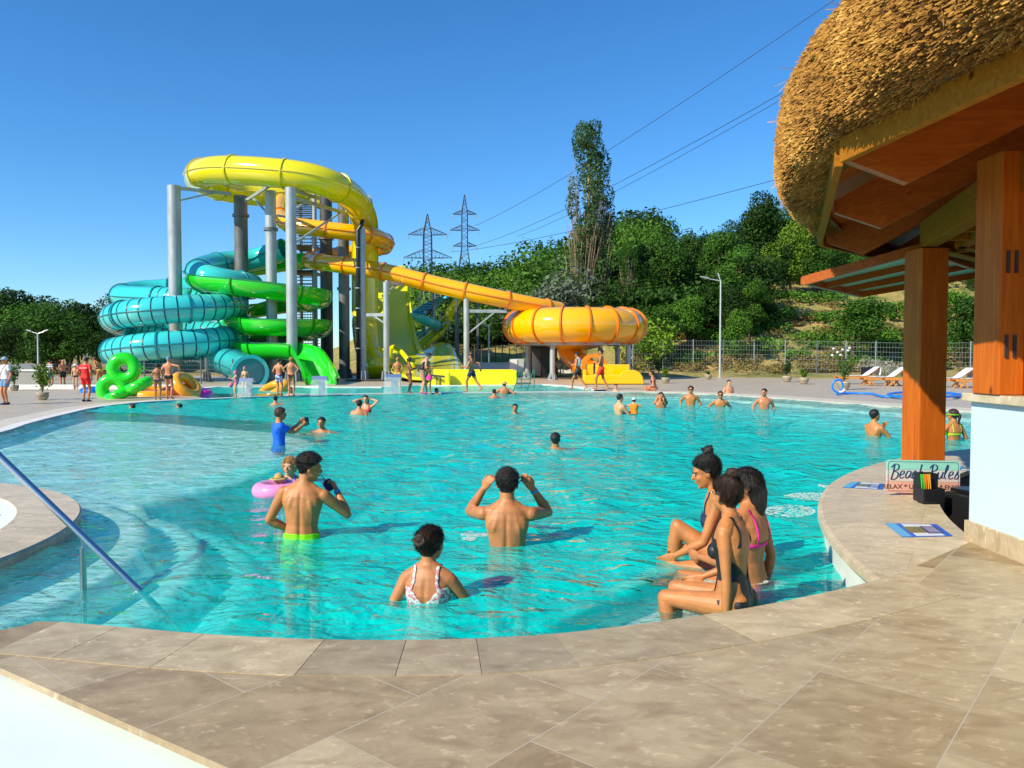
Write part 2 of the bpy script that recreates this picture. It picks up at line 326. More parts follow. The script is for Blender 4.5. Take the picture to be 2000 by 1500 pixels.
xs = np.arange(-20, 16.01, 0.09); ys = np.arange(3.0, 35.4, 0.09)
X, Y = np.meshgrid(xs, ys)
INP = pip(X, Y, pool_poly); DB = polydist(X, Y, pool_poly, True)
keep = (INP | (DB < 0.25)) & (np.hypot(X - KC.x, Y - KC.y) > KR - 0.45)
Zf = floor_z(X, Y)
co, q = gridmesh(xs, ys, Zf, keep)
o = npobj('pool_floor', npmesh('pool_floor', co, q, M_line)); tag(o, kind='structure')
# water surface with real wavelets
def waves(X, Y):
    Z = np.zeros(X.shape); r_ = np.random.RandomState(3)
    for i in range(34):
        a = r_.uniform(0, 2 * np.pi); lam = 0.28 * (1.13 ** (i % 17)); A = 0.0019 * (lam / 0.5) ** 0.9
        k = 2 * np.pi / lam; ph = r_.uniform(0, 6.28); Z += A * np.sin(k * (X * np.cos(a) + Y * np.sin(a)) + ph + 1.4 * np.sin(0.6 * X + 0.9 * Y + i))
    Z = Z * (0.55 + 0.9 * vnoise(X, Y, 0.45, 2))
    for px_, py_, A in ((600, 1048, .006), (991, 1058, .007), (842, 1168, .006), (566, 946, .004), (549, 866, .004), (1085, 880, .006), (628, 844, .005), (1350, 1130, .006), (1708, 851, .004), (705, 810, .005), (1212, 809, .005), (1349, 792, .004), (1492, 798, .004)):
        g = G(px_, py_, 0); r = np.hypot(X - g.x, Y - g.y); Z = Z + A * np.sin(r * 30 - 1.2 * np.sin(X * 3 + Y * 2)) * np.exp(-r / 0.55)
    return Z
xs2 = np.arange(-20, 16.01, 0.06); ysn = []; y_ = 3.0
while y_ < 35.4: ysn.append(y_); y_ += 0.05 + 0.0026 * (y_ - 3)
ys2 = np.array(ysn); X2, Y2 = np.meshgrid(xs2, ys2)
keep2 = (pip(X2, Y2, pool_poly) | (polydist(X2, Y2, pool_poly, True) < 0.12)) & (np.hypot(X2 - KC.x, Y2 - KC.y) > KR - 0.4)
co, q = gridmesh(xs2, ys2, waves(X2, Y2), keep2)
def water_obj(name, co, q, m, dep=None):
    me = npmesh(name, co, q, m); at = me.attributes.new('depth', 'FLOAT', 'POINT'); d_ = -floor_z(np.array(me.vertices and [v.co.x for v in me.vertices]), np.array([v.co.y for v in me.vertices])) if dep is None else np.full(len(me.vertices), dep)
    at.data.foreach_set('value', d_.astype(np.float32)); return tag(npobj(name, me), kind='structure')
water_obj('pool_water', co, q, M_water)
# pool wall below the rim
mb = MB(); W = [(p[0], p[1]) for p in pool_poly]
# vertical faces following the far rim
vs = []; fs = []
for i, v in enumerate(FAR):
    vs += [(v.x, v.y, 0.035), (v.x, v.y, -1.25)]
    if i: fs.append((2 * i - 2, 2 * i, 2 * i + 1, 2 * i - 1))
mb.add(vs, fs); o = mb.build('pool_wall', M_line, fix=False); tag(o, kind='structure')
# ------------------------------------------------------------------ decks
def offset(line, d):
    out = []
    for i, p in enumerate(line):
        a = line[max(i - 1, 0)]; b = line[min(i + 1, len(line) - 1)]; t = Vector((b[0] - a[0], b[1] - a[1])).normalized()
        out.append((p[0] - t.y * d, p[1] + t.x * d))
    return out
def strip(name, A, B, z0, m, z1=None, kind='structure', thick=0.0, matz=True):
    mb = MB(); n = len(A); z1 = z0 if z1 is None else z1
    vs = [(p[0], p[1], z0) for p in A] + [(p[0], p[1], z1) for p in B]; fs = [(i, i + 1, n + i + 1, n + i) for i in range(n - 1)]
    if thick:
        vs += [(p[0], p[1], z0 - thick) for p in A] + [(p[0], p[1], z1 - thick) for p in B]
        fs += [(i + 1, i, 2 * n + i, 2 * n + i + 1) for i in range(n - 1)] + [(n + i, n + i + 1, 3 * n + i + 1, 3 * n + i) for i in range(n - 1)]
    mb.add(vs, fs); o = mb.build(name, m)
    if kind: tag(o, kind=kind)
    return o
F2 = [(v.x, v.y) for v in FAR]
# index where the partition between the two pools starts and ends
iA = min(range(len(F2)), key=lambda i: abs(F2[i][0] - G(425, 780).x) + (0 if F2[i][1] > 20 else 99))
iB = min(range(len(F2)), key=lambda i: abs(F2[i][0] - G(1195, 767).x))
rimL = offset(F2[:iA + 1], 0.28)
strip('pool_rim', F2[:iA + 1], rimL, 0.045, M_rim, thick=0.2)
midL = offset(F2[:iA + 1], 0.95)
strip('deck_border', rimL, midL, 0.030, M_deck)
part_in = offset(F2[iA:iB + 1], 0.34)
strip('pool_partition', F2[iA:iB + 1], part_in, 0.045, M_rim, thick=1.2)
rimR = offset(F2[iB:], 1.3)
strip('pool_rim', F2[iB:], rimR, 0.045, M_deck, thick=0.2)
# slide splash pool behind the partition
p2far_px = [(360, 764), (430, 757), (520, 756), (640, 757.5), (745, 757.5), (820, 754.5), (900, 754.5), (1000, 754), (1060, 752.5), (1110, 756), (1160, 763)]
P2 = [(v.x, v.y) for v in [G(a, b) for a, b in p2far_px]]
p2poly = P2 + [part_in[-1]] + list(reversed(part_in)) 
xa_ = np.arange(-18, 6, 0.16); ya_ = np.arange(33, 42.5, 0.16); XA, YA = np.meshgrid(xa_, ya_); co, q = gridmesh(xa_, ya_, waves(XA, YA), pip(XA, YA, p2poly) | (polydist(XA, YA, p2poly, True) < 0.2))
water_obj('splash_pool_water', co, q, M_water, 1.1)
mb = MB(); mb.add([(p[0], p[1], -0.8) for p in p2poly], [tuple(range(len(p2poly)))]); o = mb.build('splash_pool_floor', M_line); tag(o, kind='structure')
strip('pool_rim', P2, offset(P2, 0.6), 0.05, M_rim, thick=0.9)
# large paved ground: terrain grid lowered inside the pools, hill rising on the right
def hillh(X, Y):
    a = X / np.maximum(Y, 1)
    gR = smooth01((a + 0.02) / 0.22)                     # right-hand bank
    base = 0.25 * smooth01((Y - 57) / 4) * smooth01((X + 2) / 6)
    rise = np.maximum(0, Y - 63) * (0.15 + 0.23 * gR)
    cap = 30 * (1 - np.exp(-rise / 24.0))
    left = smooth01((a + 0.26) / 0.16)
    bump_ = (vnoise(X, Y, 0.16, 1) - 0.5) * 1.0 + (vnoise(X, Y, 0.5, 4) - 0.5) * 0.35
    on = smooth01((Y - 60) / 6) * smooth01((X + 6) / 6)
    return base + cap * left + bump_ * on
def axis(parts):
    out = []
    for a, b, s in parts: out += list(np.arange(a, b, s))
    return np.array(out)
gx = axis([(-900, -150, 50), (-150, -40, 5), (-40, 60, 0.8), (60, 150, 5), (150, 901, 50)])
gy = axis([(-300, -10, 40), (-10, 44, 1.0), (44, 110, 0.8), (110, 260, 4), (260, 1200, 60)])
GX, GY = np.meshgrid(gx, gy)
GZ = hillh(GX, GY) + 0.012
bigp = pool_poly; inside = pip(GX, GY, pool_poly) | (polydist(GX, GY, pool_poly, True) < 1.6)
GZ = np.where(inside & (GY < 42), -2.2, GZ)
near = (GY < 42) & ~inside
inside2 = pip(GX, GY, p2poly) | (polydist(GX, GY, p2poly, True) < 1.1)
GZ = np.where(inside2, -2.2, GZ)
GZ = np.where((GY < 8) & (np.abs(GX) < 40), -2.2, GZ)
gm = mat('ground_soil', (0.20, 0.155, 0.075), 0.95); t = gm.node_tree; b = bsdf(gm); L = t.links.new
tc = nd(t, 'ShaderNodeTexCoord'); n1 = nd(t, 'ShaderNodeTexNoise'); n1.inputs['Scale'].default_value = 0.28; n1.inputs['Detail'].default_value = 8; n1.inputs['Roughness'].default_value = 0.65; L(tc.outputs['Object'], n1.inputs['Vector'])
r1 = nd(t, 'ShaderNodeValToRGB'); e = r1.color_ramp.elements; e[0].position = 0.36; e[0].color = (0.13, 0.17, 0.03, 1); e[1].position = 0.64; e[1].color = (0.50, 0.31, 0.10, 1)
x = e.new(0.5); x.color = (0.32, 0.27, 0.08, 1); L(n1.outputs['Fac'], r1.inputs[0]); L(r1.outputs[0], b.inputs['Base Color'])
n2 = nd(t, 'ShaderNodeTexNoise'); n2.inputs['Scale'].default_value = 3; n2.inputs['Detail'].default_value = 6; L(tc.outputs['Object'], n2.inputs['Vector'])
bp = nd(t, 'ShaderNodeBump'); bp.inputs['Strength'].default_value = 0.8; bp.inputs['Distance'].default_value = 0.3; L(n2.outputs['Fac'], bp.inputs['Height']); L(bp.outputs[0], b.inputs['Normal'])
co, q = gridmesh(gx, gy, GZ); o = npobj('ground', npmesh('ground', co, q, gm)); tag(o, kind='structure')
# paved deck: sheets around the pools, 4 mm steps above the ground
def sheet(name, poly, z, m, thick=0.0):
    mb = MB()
    if thick: mb.prism(poly, z - thick, z)
    else: mb.add([(p[0], p[1], z) for p in poly], [tuple(range(len(poly)))])
    o = mb.build(name, m)
    bm = bmesh.new(); bm.from_mesh(o.data); bmesh.ops.triangulate(bm, faces=[f for f in bm.faces if len(f.verts) > 4]); bm.to_mesh(o.data); bm.free()
    tag(o, kind='structure'); return o
edgeL = [(v[0], v[1]) for v in midL]
p2off = offset(P2, 0.6)
join = [(G(345, 768).x, G(345, 768).y)]
# left deck: from the rim outwards
sheet('paved_deck', edgeL + join + [p2off[0]] + p2off[1:5] + [(P2[4][0] + 1, 46), (-8, 60), (-34, 60), (-60, 44), (-60, 9)], 0.026, M_deckd, 0.02)
# far deck and right deck up to the fence strip
edgeR = rimR
sheet('paved_deck', p2off[4:] + [edgeR[0]] + edgeR + [(40, 16), (40, 48), (25, 52.5), (10, 58), (0, 62), (-8, 62), (P2[4][0] + 1, 46.02)], 0.022, M_deckd, 0.02)
# raised stone by the camera, front edge follows the pool
NE = [(p[0], p[1]) for p in NEAR]
a_ = G(0, 1310, ST); b_ = G(430, 1500, ST); d_ = (b_ - a_).normalized(); far_left = a_ - d_ * 6; back = b_ + d_ * 6
# coping course with radial joints and the field behind it
kx = min(range(len(NE)), key=lambda i: abs(NE[i][0] - G(120, 1219, ST).x) + (0 if i > 10 else 9))
NC = NE[kx:]; cop_in = offset(NC, -0.42)
mb = MB(); k0 = 0; jj = 0; runs = (5, 4, 6, 5, 4, 5, 6, 5, 5, 4, 5, 6, 5, 5)
while k0 < len(NC) - 1:
    k1_ = min(k0 + runs[jj % 14], len(NC) - 1); A_ = [Vector((*p, 0)) for p in NC[k0:k1_ + 1]]; B_ = [Vector((*p, 0)) for p in cop_in[k0:k1_ + 1]]
    if len(A_) > 1:
        for L_ in (A_, B_): L_[0] = L_[0] + (L_[1] - L_[0]).normalized() * .0018; L_[-1] = L_[-1] + (L_[-2] - L_[-1]).normalized() * .0018
        n_ = len(A_); zt_ = ST + 0.0150; vs = [(p.x, p.y, zt_ - .002) for p in A_] + [(p.x, p.y, zt_) for p in [a_2.lerp(b_2, .02) for a_2, b_2 in zip(A_, B_)]] + [(p.x, p.y, zt_) for p in B_] + [(p.x, p.y, ST - .4) for p in A_] + [(p.x, p.y, ST - .02) for p in B_]
        fs = [(i, i + 1, n_ + i + 1, n_ + i) for i in range(n_ - 1)] + [(n_ + i, n_ + i + 1, 2 * n_ + i + 1, 2 * n_ + i) for i in range(n_ - 1)] + [(i + 1, i, 3 * n_ + i, 3 * n_ + i + 1) for i in range(n_ - 1)] + [(2 * n_ + i, 2 * n_ + i + 1, 4 * n_ + i + 1, 4 * n_ + i) for i in range(n_ - 1)] + [(0, n_, 2 * n_, 4 * n_, 3 * n_), (n_ - 1, 4 * n_ - 1, 5 * n_ - 1, 3 * n_ - 1, 2 * n_ - 1)]
        mb.add(vs, fs)
    k0 = k1_; jj += 1
M_cope = stone_mat('coping_travertine', (0.385, 0.285, 0.155), (0.56, 0.455, 0.285), R(-50), 50, 50, (1, 1, 1), (0.50, 0.42, 0.32)); t = M_cope.node_tree; b = bsdf(M_cope)
gi = nd(t, 'ShaderNodeNewGeometry'); mr_ = nd(t, 'ShaderNodeMapRange'); mr_.inputs[3].default_value = 0.72; mr_.inputs[4].default_value = 1.12; hs2 = nd(t, 'ShaderNodeHueSaturation'); t.links.new(gi.outputs['Random Per Island'], mr_.inputs[0]); t.links.new(mr_.outputs[0], hs2.inputs['Value']); src_ = b.inputs['Base Color'].links[0].from_socket; t.links.new(src_, hs2.inputs['Color']); t.links.new(hs2.outputs[0], b.inputs['Base Color'])
tag(mb.build('stone_coping', M_cope), kind='structure')
def tern(pull):
    nn = Vector((-d_.y, d_.x)); return [(p[0], p[1]) for p in NE if Vector((p[0] - a_.x, p[1] - a_.y)).dot(nn) > 0.03] + [(3.34, 5.66), (5.2, 5.6), (5.2, -4), (back.x, back.y), (a_.x, a_.y)]
sheet('stone_terrace', tern(0.0), ST + 0.012, M_trav, 0.028)
tb = sheet('terrace_base', [(p[0], p[1] - 0.02) for p in NE if p[0] > -2.0] + [(2.9, 4.7), (5.2, 3.3), (5.2, -4), (back.x + .05, back.y + .03), (a_.x + .2, a_.y + .03)], ST - 0.0165, M_rim, 0.5)
# white lower slab at the bottom left
n_ = Vector((-d_.y, d_.x))
sheet('white_ledge', [(a_.x - d_.x * .6 + n_.x * .1, a_.y - d_.y * .6 + n_.y * .1), (back.x + n_.x * .1, back.y + n_.y * .1), (back.x - n_.x * 5, back.y - n_.y * 5), (a_.x - 12, a_.y - 4.5), (a_.x - 12, a_.y - .4)], ST - 0.075, M_white, 0.4)
# ------------------------------------------------------------------ round pool bar with thatched roof
def wood_mat(name, c1, c2, rough=0.42, axis=(1, 1, 0.06)):
    m = mat(name, c1, rough + .1, spec=0.22); t = m.node_tree; b = bsdf(m); L = t.links.new
    tc = nd(t, 'ShaderNodeTexCoord'); mp = nd(t, 'ShaderNodeMapping'); mp.inputs['Scale'].default_value = axis; L(tc.outputs['Object'], mp.inputs[0])
    n = nd(t, 'ShaderNodeTexNoise'); n.inputs['Scale'].default_value = 26; n.inputs['Detail'].default_value = 7; n.inputs['Distortion'].default_value = 1.2; L(mp.outputs[0], n.inputs['Vector'])
    r = nd(t, 'ShaderNodeValToRGB'); e = r.color_ramp.elements; e[0].position = 0.33; e[0].color = (*c1, 1); e[1].position = 0.7; e[1].color = (*c2, 1); L(n.outputs['Fac'], r.inputs[0])
    v = nd(t, 'ShaderNodeTexVoronoi'); v.inputs['Scale'].default_value = 2.3; mpv = nd(t, 'ShaderNodeMapping'); mpv.inputs['Scale'].default_value = tuple(max(a, 0.55) for a in axis); L(tc.outputs['Object'], mpv.inputs[0]); L(mpv.outputs[0], v.inputs['Vector'])
    rv = nd(t, 'ShaderNodeValToRGB'); rv.color_ramp.elements[0].position = 0.02; rv.color_ramp.elements[0].color = (0.28, 0.16, 0.1, 1); rv.color_ramp.elements[1].position = 0.06; L(v.outputs['Distance'], rv.inputs[0])
    mu = nd(t, 'ShaderNodeMixRGB', blend_type='MULTIPLY'); mu.inputs[0].default_value = 1; L(r.outputs[0], mu.inputs[1]); L(rv.outputs[0], mu.inputs[2]); L(mu.outputs[0], b.inputs['Base Color'])
    bp = nd(t, 'ShaderNodeBump'); bp.inputs['Strength'].default_value = 0.2; bp.inputs['Distance'].default_value = 0.004; L(n.outputs['Fac'], bp.inputs['Height']); L(bp.outputs[0], b.inputs['Normal'])
    return m
M_wood = wood_mat('orange_timber', (0.44, 0.085, 0.004), (0.60, 0.15, 0.010))
M_woodh = wood_mat('rafter_timber', (0.34, 0.070, 0.006), (0.48, 0.115, 0.012), axis=(0.08, 1, 1))
M_woodp = wood_mat('pale_timber', (0.28, 0.10, 0.008), (0.38, 0.15, 0.016), axis=(0.1, 1, 1), rough=.75); bsdf(M_woodp).inputs['Specular IOR Level'].default_value = 0.05
M_black = mat('black_plastic', (0.012, 0.012, 0.014), 0.35)
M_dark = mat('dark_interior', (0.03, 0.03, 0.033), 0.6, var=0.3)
M_steel = mat('stainless_steel', (0.60, 0.60, 0.60), 0.27, metal=1.0)
M_counter = stone_mat('counter_stone', (0.46, 0.37, 0.235), (0.64, 0.54, 0.38), R(30), 1.4, 0.9, (0.92, 0.9, 0.86), (0.42, 0.36, 0.28))
def pol(ang, r, z): return Vector((KC.x + r * math.cos(R(ang)), KC.y + r * math.sin(R(ang)), z))
KV = math.degrees(math.atan2((G(1640, 282, 2.9) - KC).y, (G(1640, 282, 2.9) - KC).x))
bar = tag(empty('pool_bar', (KC.x, KC.y, 0)), 'round swim-up bar with thick straw thatched roof and orange timber rafters over the pool', 'pool bar')
def put(mb, name, m, parent=bar, **k):
    o = mb.build(name, m, **k); o.data.transform(Matrix.Translation(-Vector(parent.matrix_basis.translation))); o.parent = parent; return o
# thatch body
th = mat('straw_thatch', (0.34, 0.17, 0.035), 0.85); t = th.node_tree; b = bsdf(th); L = t.links.new
gi = nd(t, 'ShaderNodeNewGeometry'); r = nd(t, 'ShaderNodeValToRGB'); e = r.color_ramp.elements
e[0].position = 0; e[0].color = (0.07, 0.03, 0.006, 1); e[1].position = 1; e[1].color = (0.76, 0.47, 0.12, 1)
x = e.new(0.35); x.color = (0.30, 0.135, 0.02, 1); x = e.new(0.7); x.color = (0.50, 0.25, 0.04, 1)
tc = nd(t, 'ShaderNodeTexCoord'); n1 = nd(t, 'ShaderNodeTexNoise'); n1.inputs['Scale'].default_value = 1.6; n1.inputs['Detail'].default_value = 3; L(tc.outputs['Object'], n1.inputs['Vector'])
ml = nd(t, 'ShaderNodeMath', operation='MULTIPLY'); ml.inputs[1].default_value = 0.62; L(gi.outputs['Random Per Island'], ml.inputs[0])
ad = nd(t, 'ShaderNodeMath', operation='MULTIPLY_ADD'); ad.inputs[1].default_value = 0.9; L(n1.outputs['Fac'], ad.inputs[0]); L(ml.outputs[0], ad.inputs[2])
sb = nd(t, 'ShaderNodeMath', operation='SUBTRACT'); sb.inputs[1].default_value = 0.24; L(ad.outputs[0], sb.inputs[0]); L(sb.outputs[0], r.inputs[0]); L(r.outputs[0], b.inputs['Base Color'])
M_thin = mat('thatch_core', (0.15, 0.07, 0.013), 0.95, var=0.4, vscale=30, bump=0.8, bscale=50)
prof = [(8.44, 2.925), (8.58, 2.92), (8.68, 2.95), (8.76, 3.02), (8.80, 3.15), (8.81, 3.35), (8.79, 3.55), (8.66, 3.68), (8.38, 3.75), (7.4, 4.02), (4.4, 5.4), (0.3, 7.3)]
mb = MB(); mb.lathe([(r_ - 0.03, z_) for r_, z_ in prof], (KC.x, KC.y, 0), 96); core = put(mb, 'thatch', M_thin, smooth=True)
rs = np.random.RandomState(5); NS = 125000
pr = np.array(prof[:10]); seg = np.hypot(np.diff(pr[:, 0]), np.diff(pr[:, 1])); cum = np.concatenate([[0], np.cumsum(seg)]); s = rs.uniform(0, cum[-1], NS)
pr_r = np.interp(s, cum, pr[:, 0]); pr_z = np.interp(s, cum, pr[:, 1]); ang = np.radians(rs.uniform(112, 226, NS))
# rows of straw ends
pr_z += 0.012 * np.sin(ang * 60 + s * 9); pr_r = pr_r + 0.03 * (vnoise(ang * 40, s * 6, 1, 3) - 0.5)
ca, sa = np.cos(ang), np.sin(ang)
base = np.stack([KC.x * 0 + pr_r * ca, pr_r * sa, pr_z], -1)
low = np.clip((3.0 - pr_z) / 0.12, 0, 1)
dirv = np.stack([ca * (0.80 - 0.15 * low), sa * (0.80 - 0.15 * low), -0.42 - 0.0 * low], -1) + rs.normal(0, 0.17, (NS, 3)); wild = rs.rand(NS) < 0.008
dirv[wild] += rs.normal(0, 0.6, (wild.sum(), 3)); dirv /= np.linalg.norm(dirv, axis=1)[:, None]
ln = rs.uniform(0.02, 0.055, NS) + wild * rs.uniform(0.03, 0.11, NS); rad = rs.uniform(0.0026, 0.0055, NS) * np.where(wild, 0.5, 1)
top = base + dirv * ln[:, None]; bot = base - dirv * 0.05
a = np.cross(dirv, np.array([0.1, 0.2, 1.0])); a /= np.linalg.norm(a, axis=1)[:, None]; c = np.cross(dirv, a)
vs = []
for k in range(3):
    w_ = math.cos(k * 2.094) * a + math.sin(k * 2.094) * c; vs.append(bot + w_ * rad[:, None]); vs.append(top + w_ * rad[:, None])
V = np.stack(vs, 1).reshape(-1, 3); i0 = np.arange(NS)[:, None] * 6
tri = np.concatenate([i0 + np.array([[0, 2, 3]]), i0 + np.array([[0, 3, 1]]), i0 + np.array([[2, 4, 5]]), i0 + np.array([[2, 5, 3]]), i0 + np.array([[4, 0, 1]]), i0 + np.array([[4, 1, 5]]), i0 + np.array([[1, 3, 5]])], 1).reshape(-1, 3)
npobj('straw', npmesh('straw', V, tri, th, smooth=False, k=3), core)
# eave board, rafters
for k in range(-3, 6):
    a0 = KV - 25.7 * (k); a1 = KV - 25.7 * (k + 1)
    p0 = pol(a0, 8.64, 2.85); p1 = pol(a1, 8.64, 2.85)
    mb = MB(); mb.beam(p0.lerp(p1, 0.012), p1.lerp(p0, 0.012), 0.05, 0.15); put(mb, 'eave_board', M_woodp if k != 0 else M_woodp, bevel=0.004)
def rafter(a, even):
    n = math.tan(R(27)); re = 8.58 if even else 8.36; pts = [(re, 2.915), (re, 2.81), (re - 0.36, 2.66), (6.6, 2.66 + (re - 6.96) * n), (2.0, 2.66 + (re - 2.36) * n), (2.0, 3.0 + (re - 2) * n), (re - .02, 2.92)]
    mb = MB(); u = Vector((math.cos(R(a)), math.sin(R(a)), 0)); w_ = Vector((-u.y, u.x, 0)) * 0.04
    vs = [Vector((KC.x, KC.y, 0)) + u * r_ + Vector((0, 0, z_)) + w_ for r_, z_ in pts] + [Vector((KC.x, KC.y, 0)) + u * r_ + Vector((0, 0, z_)) - w_ for r_, z_ in pts]
    n_ = len(pts); mb.add(vs, [tuple(range(n_)), tuple(range(n_, 2 * n_))[::-1]] + [(i, (i + 1) % n_, n_ + (i + 1) % n_, n_ + i) for i in range(n_)])
    put(mb, 'rafter', M_woodh)
for k in range(-3, 8): rafter(KV - 12.85 * k - 0.5, k % 2 == 0)
# roof boarding under the thatch
n = math.tan(R(27)); mb = MB(); mb.lathe([(8.5, 2.945), (0.4, 2.945 + 8.1 * n)], (KC.x, KC.y, 0), 56); put(mb, 'roof_boarding', M_woodh)
# ring of posts and beams
def post(ang, r, z0, z1, w_, rot, m=M_wood, name='post'):
    p = pol(ang, r, 0); mb = MB(); mb.box((0, 0, 0), (w_, w_, z1 - z0), R(rot)); o = mb.build(name, m, bevel=0.008); o.parent = bar; o.location = p + Vector((0, 0, (z0 + z1) / 2)) - bar.location; return o
p1 = P(1801, 960, 7.95); A1 = math.degrees(math.atan2(p1.y - KC.y, p1.x - KC.x)); R1 = math.hypot(p1.x - KC.x, p1.y - KC.y)
o = post(A1, R1, 0.256, 2.66, 0.285, 7)
mb = MB(); mb.tube([(p1.x + 0.19, p1.y + 0.02, 0.27), (p1.x + 0.19, p1.y + 0.02, 2.64)], 0.028, 10); put(mb, 'downpipe', M_black)
PR = 7.42
P2x = Vector((3.44, 5.46, 0)); A2 = math.degrees(math.atan2(P2x.y - KC.y, P2x.x - KC.x))
ringa = [A2 + 22, A2, A1, A1 - 24, A1 - 48, A1 - 96, A1 - 140]
pts = [pol(ringa[0], PR, 0), Vector((P2x.x, P2x.y, 0)), Vector((p1.x, p1.y, 0)), pol(ringa[3], PR, 0), pol(ringa[4], PR, 0)]
for i in range(4):
    a3, b3 = pts[i], pts[i + 1]; d = (b3 - a3).normalized(); s_ = Vector((-d.y, d.x, 0))
    mb = MB(); mb.beam(a3 + Vector((0, 0, 2.80)) + d * 0.02, b3 + Vector((0, 0, 2.80)) - d * 0.02, 0.14, 0.26); o = put(mb, 'ring_beam', M_woodp, bevel=0.005)
    mb = MB(); off = -s_ * 0.30 if s_.dot(Vector((KC.x, KC.y, 0)) - a3) < 0 else s_ * 0.30
    mb.beam(a3 + off + Vector((0, 0, 2.70)), b3 + off + Vector((0, 0, 2.70)), 0.09, 0.09)
    for q_ in (0.2, 0.4, 0.6, 0.8): c_ = a3.lerp(b3, q_) + off * 0.5 + Vector((0, 0, 2.70)); mb.box(c_, (0.06, 0.24, 0.05), math.atan2(-off.x, off.y))
    put(mb, 'tie_rail', M_woodp)
for a_x in ringa[3:]: post(a_x, PR, 0.256, 2.66, 0.26, a_x)
# plaster wall of the kiosk with stone skirting and sill
WX = 3.30; wall = tag(empty('kiosk_wall', (WX, 4.4, ST)), 'white plastered low wall with stone skirting and pale sill at the right edge', 'wall')
mb = MB(); mb.box((3.75, 4.35, (ST + 1.27) / 2 + 0.002), (0.9, 2.62, 1.27 - ST), 0); put(mb, 'plaster', M_wall, wall, bevel=0.006)
mb = MB(); mb.box((3.75, 4.35, ST + 0.082), (0.94, 2.66, 0.155)); put(mb, 'skirting', M_trav, wall, bevel=0.004)
mb = MB(); mb.box((3.75, 4.35, 1.302), (0.99, 2.71, 0.06)); put(mb, 'sill', M_counter, wall, bevel=0.006)
mb = MB(); mb.box((0, 0, 0), (0.17, 0.30, 1.62)); o = mb.build('post', M_wood, bevel=0.008); o.parent = bar; o.location = Vector((3.325, 5.40, 1.334 + 0.81)) - bar.location
mb = MB(); mb.box((0, 0, 0), (0.16, 0.34, 1.62)); o = mb.build('post', M_wood, bevel=0.008); o.parent = bar; o.location = Vector((3.495, 5.36, 1.334 + 0.81)) - bar.location
for z_ in (1.66, 2.22):
    for x_ in (3.285, 3.34): mb = MB(); mb.box((x_, 5.245, z_), (0.02, 0.012, 0.15)); put(mb, 'mortise_shade', M_dark)  # thin dark plates on the post face, painted shade of mortise holes
# counter: stone top, pale edge, white drum
tagc = tag(empty('bar_counter', (2.6, 6.5, ST)), 'curved pale travertine bar counter rising out of the pool water', 'bar counter')
mb = MB(); mb.lathe([(7.45, ST - 0.05), (7.45, ST + 0.006), (8.42, ST + 0.006), (8.455, ST - 0.004), (8.46, ST - 0.05), (7.45, ST - 0.05)], (KC.x, KC.y, 0), 60, R(96), R(177)); put(mb, 'counter_top', M_counter, tagc)
mb = MB(); mb.lathe([(7.55, -0.9), (7.55, ST - 0.052), (8.40, ST - 0.052), (8.40, -1.2)], (KC.x, KC.y, 0), 60, R(90), R(180)); put(mb, 'counter_base', M_rim, tagc)
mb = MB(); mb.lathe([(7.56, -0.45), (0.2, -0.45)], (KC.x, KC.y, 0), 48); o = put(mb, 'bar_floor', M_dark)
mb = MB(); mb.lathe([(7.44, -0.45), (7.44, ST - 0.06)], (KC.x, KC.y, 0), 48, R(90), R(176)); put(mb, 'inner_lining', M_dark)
# equipment inside the bar
fr = tag(empty('bar_fridge', (4.45, 6.9, -0.45)), 'black fridge with steel lid behind the counter, beside the white wall', 'fridge')
mb = MB(); mb.box((4.55, 6.75, -0.05), (0.75, 1.3, 0.8), R(18)); put(mb, 'cabinet', M_black, fr, bevel=0.02)
mb = MB(); mb.box((4.55, 6.75, 0.372), (0.7, 1.2, 0.03), R(18)); put(mb, 'lid', mat('brushed_lid', (0.05, 0.05, 0.055), 0.3, metal=0.8), fr)
M_cup = mat('white_paper', (0.75, 0.76, 0.78), 0.6); M_blue = mat('print_blue', (0.01, 0.13, 0.62), 0.4); M_cyan = mat('print_cyan', (0.10, 0.42, 0.75), 0.4)
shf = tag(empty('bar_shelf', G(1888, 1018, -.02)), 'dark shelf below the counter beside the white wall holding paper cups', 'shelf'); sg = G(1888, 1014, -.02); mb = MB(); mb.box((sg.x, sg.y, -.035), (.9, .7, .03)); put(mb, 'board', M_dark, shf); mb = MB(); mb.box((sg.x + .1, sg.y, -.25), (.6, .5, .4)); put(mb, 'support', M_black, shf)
for i, (x_, y_, s_) in enumerate([(1896, 1030, 1.3), (1886, 1018, 1.2), (1902, 1006, 1.2)]):
    c_ = G(x_, y_, -.018)
    cup = tag(empty('paper_cup', c_), ['white paper cup with blue band nearest the plaster wall', 'paper cup in the middle of three on the dark shelf', 'paper cup farthest back on the dark shelf'][i], 'cup', 'cups behind the counter')
    mb = MB(); mb.lathe([(0.001, 0), (0.03 * s_, 0), (0.042 * s_, 0.11 * s_), (0.040 * s_, 0.11 * s_), (0.03 * s_, 0.01)], c_, 16); put(mb, 'shell', M_cup, cup)
    mb = MB(); mb.lathe([(0.0335 * s_, 0.03 * s_), (0.0397 * s_, 0.08 * s_)], c_, 16); put(mb, 'band', M_blue, cup)
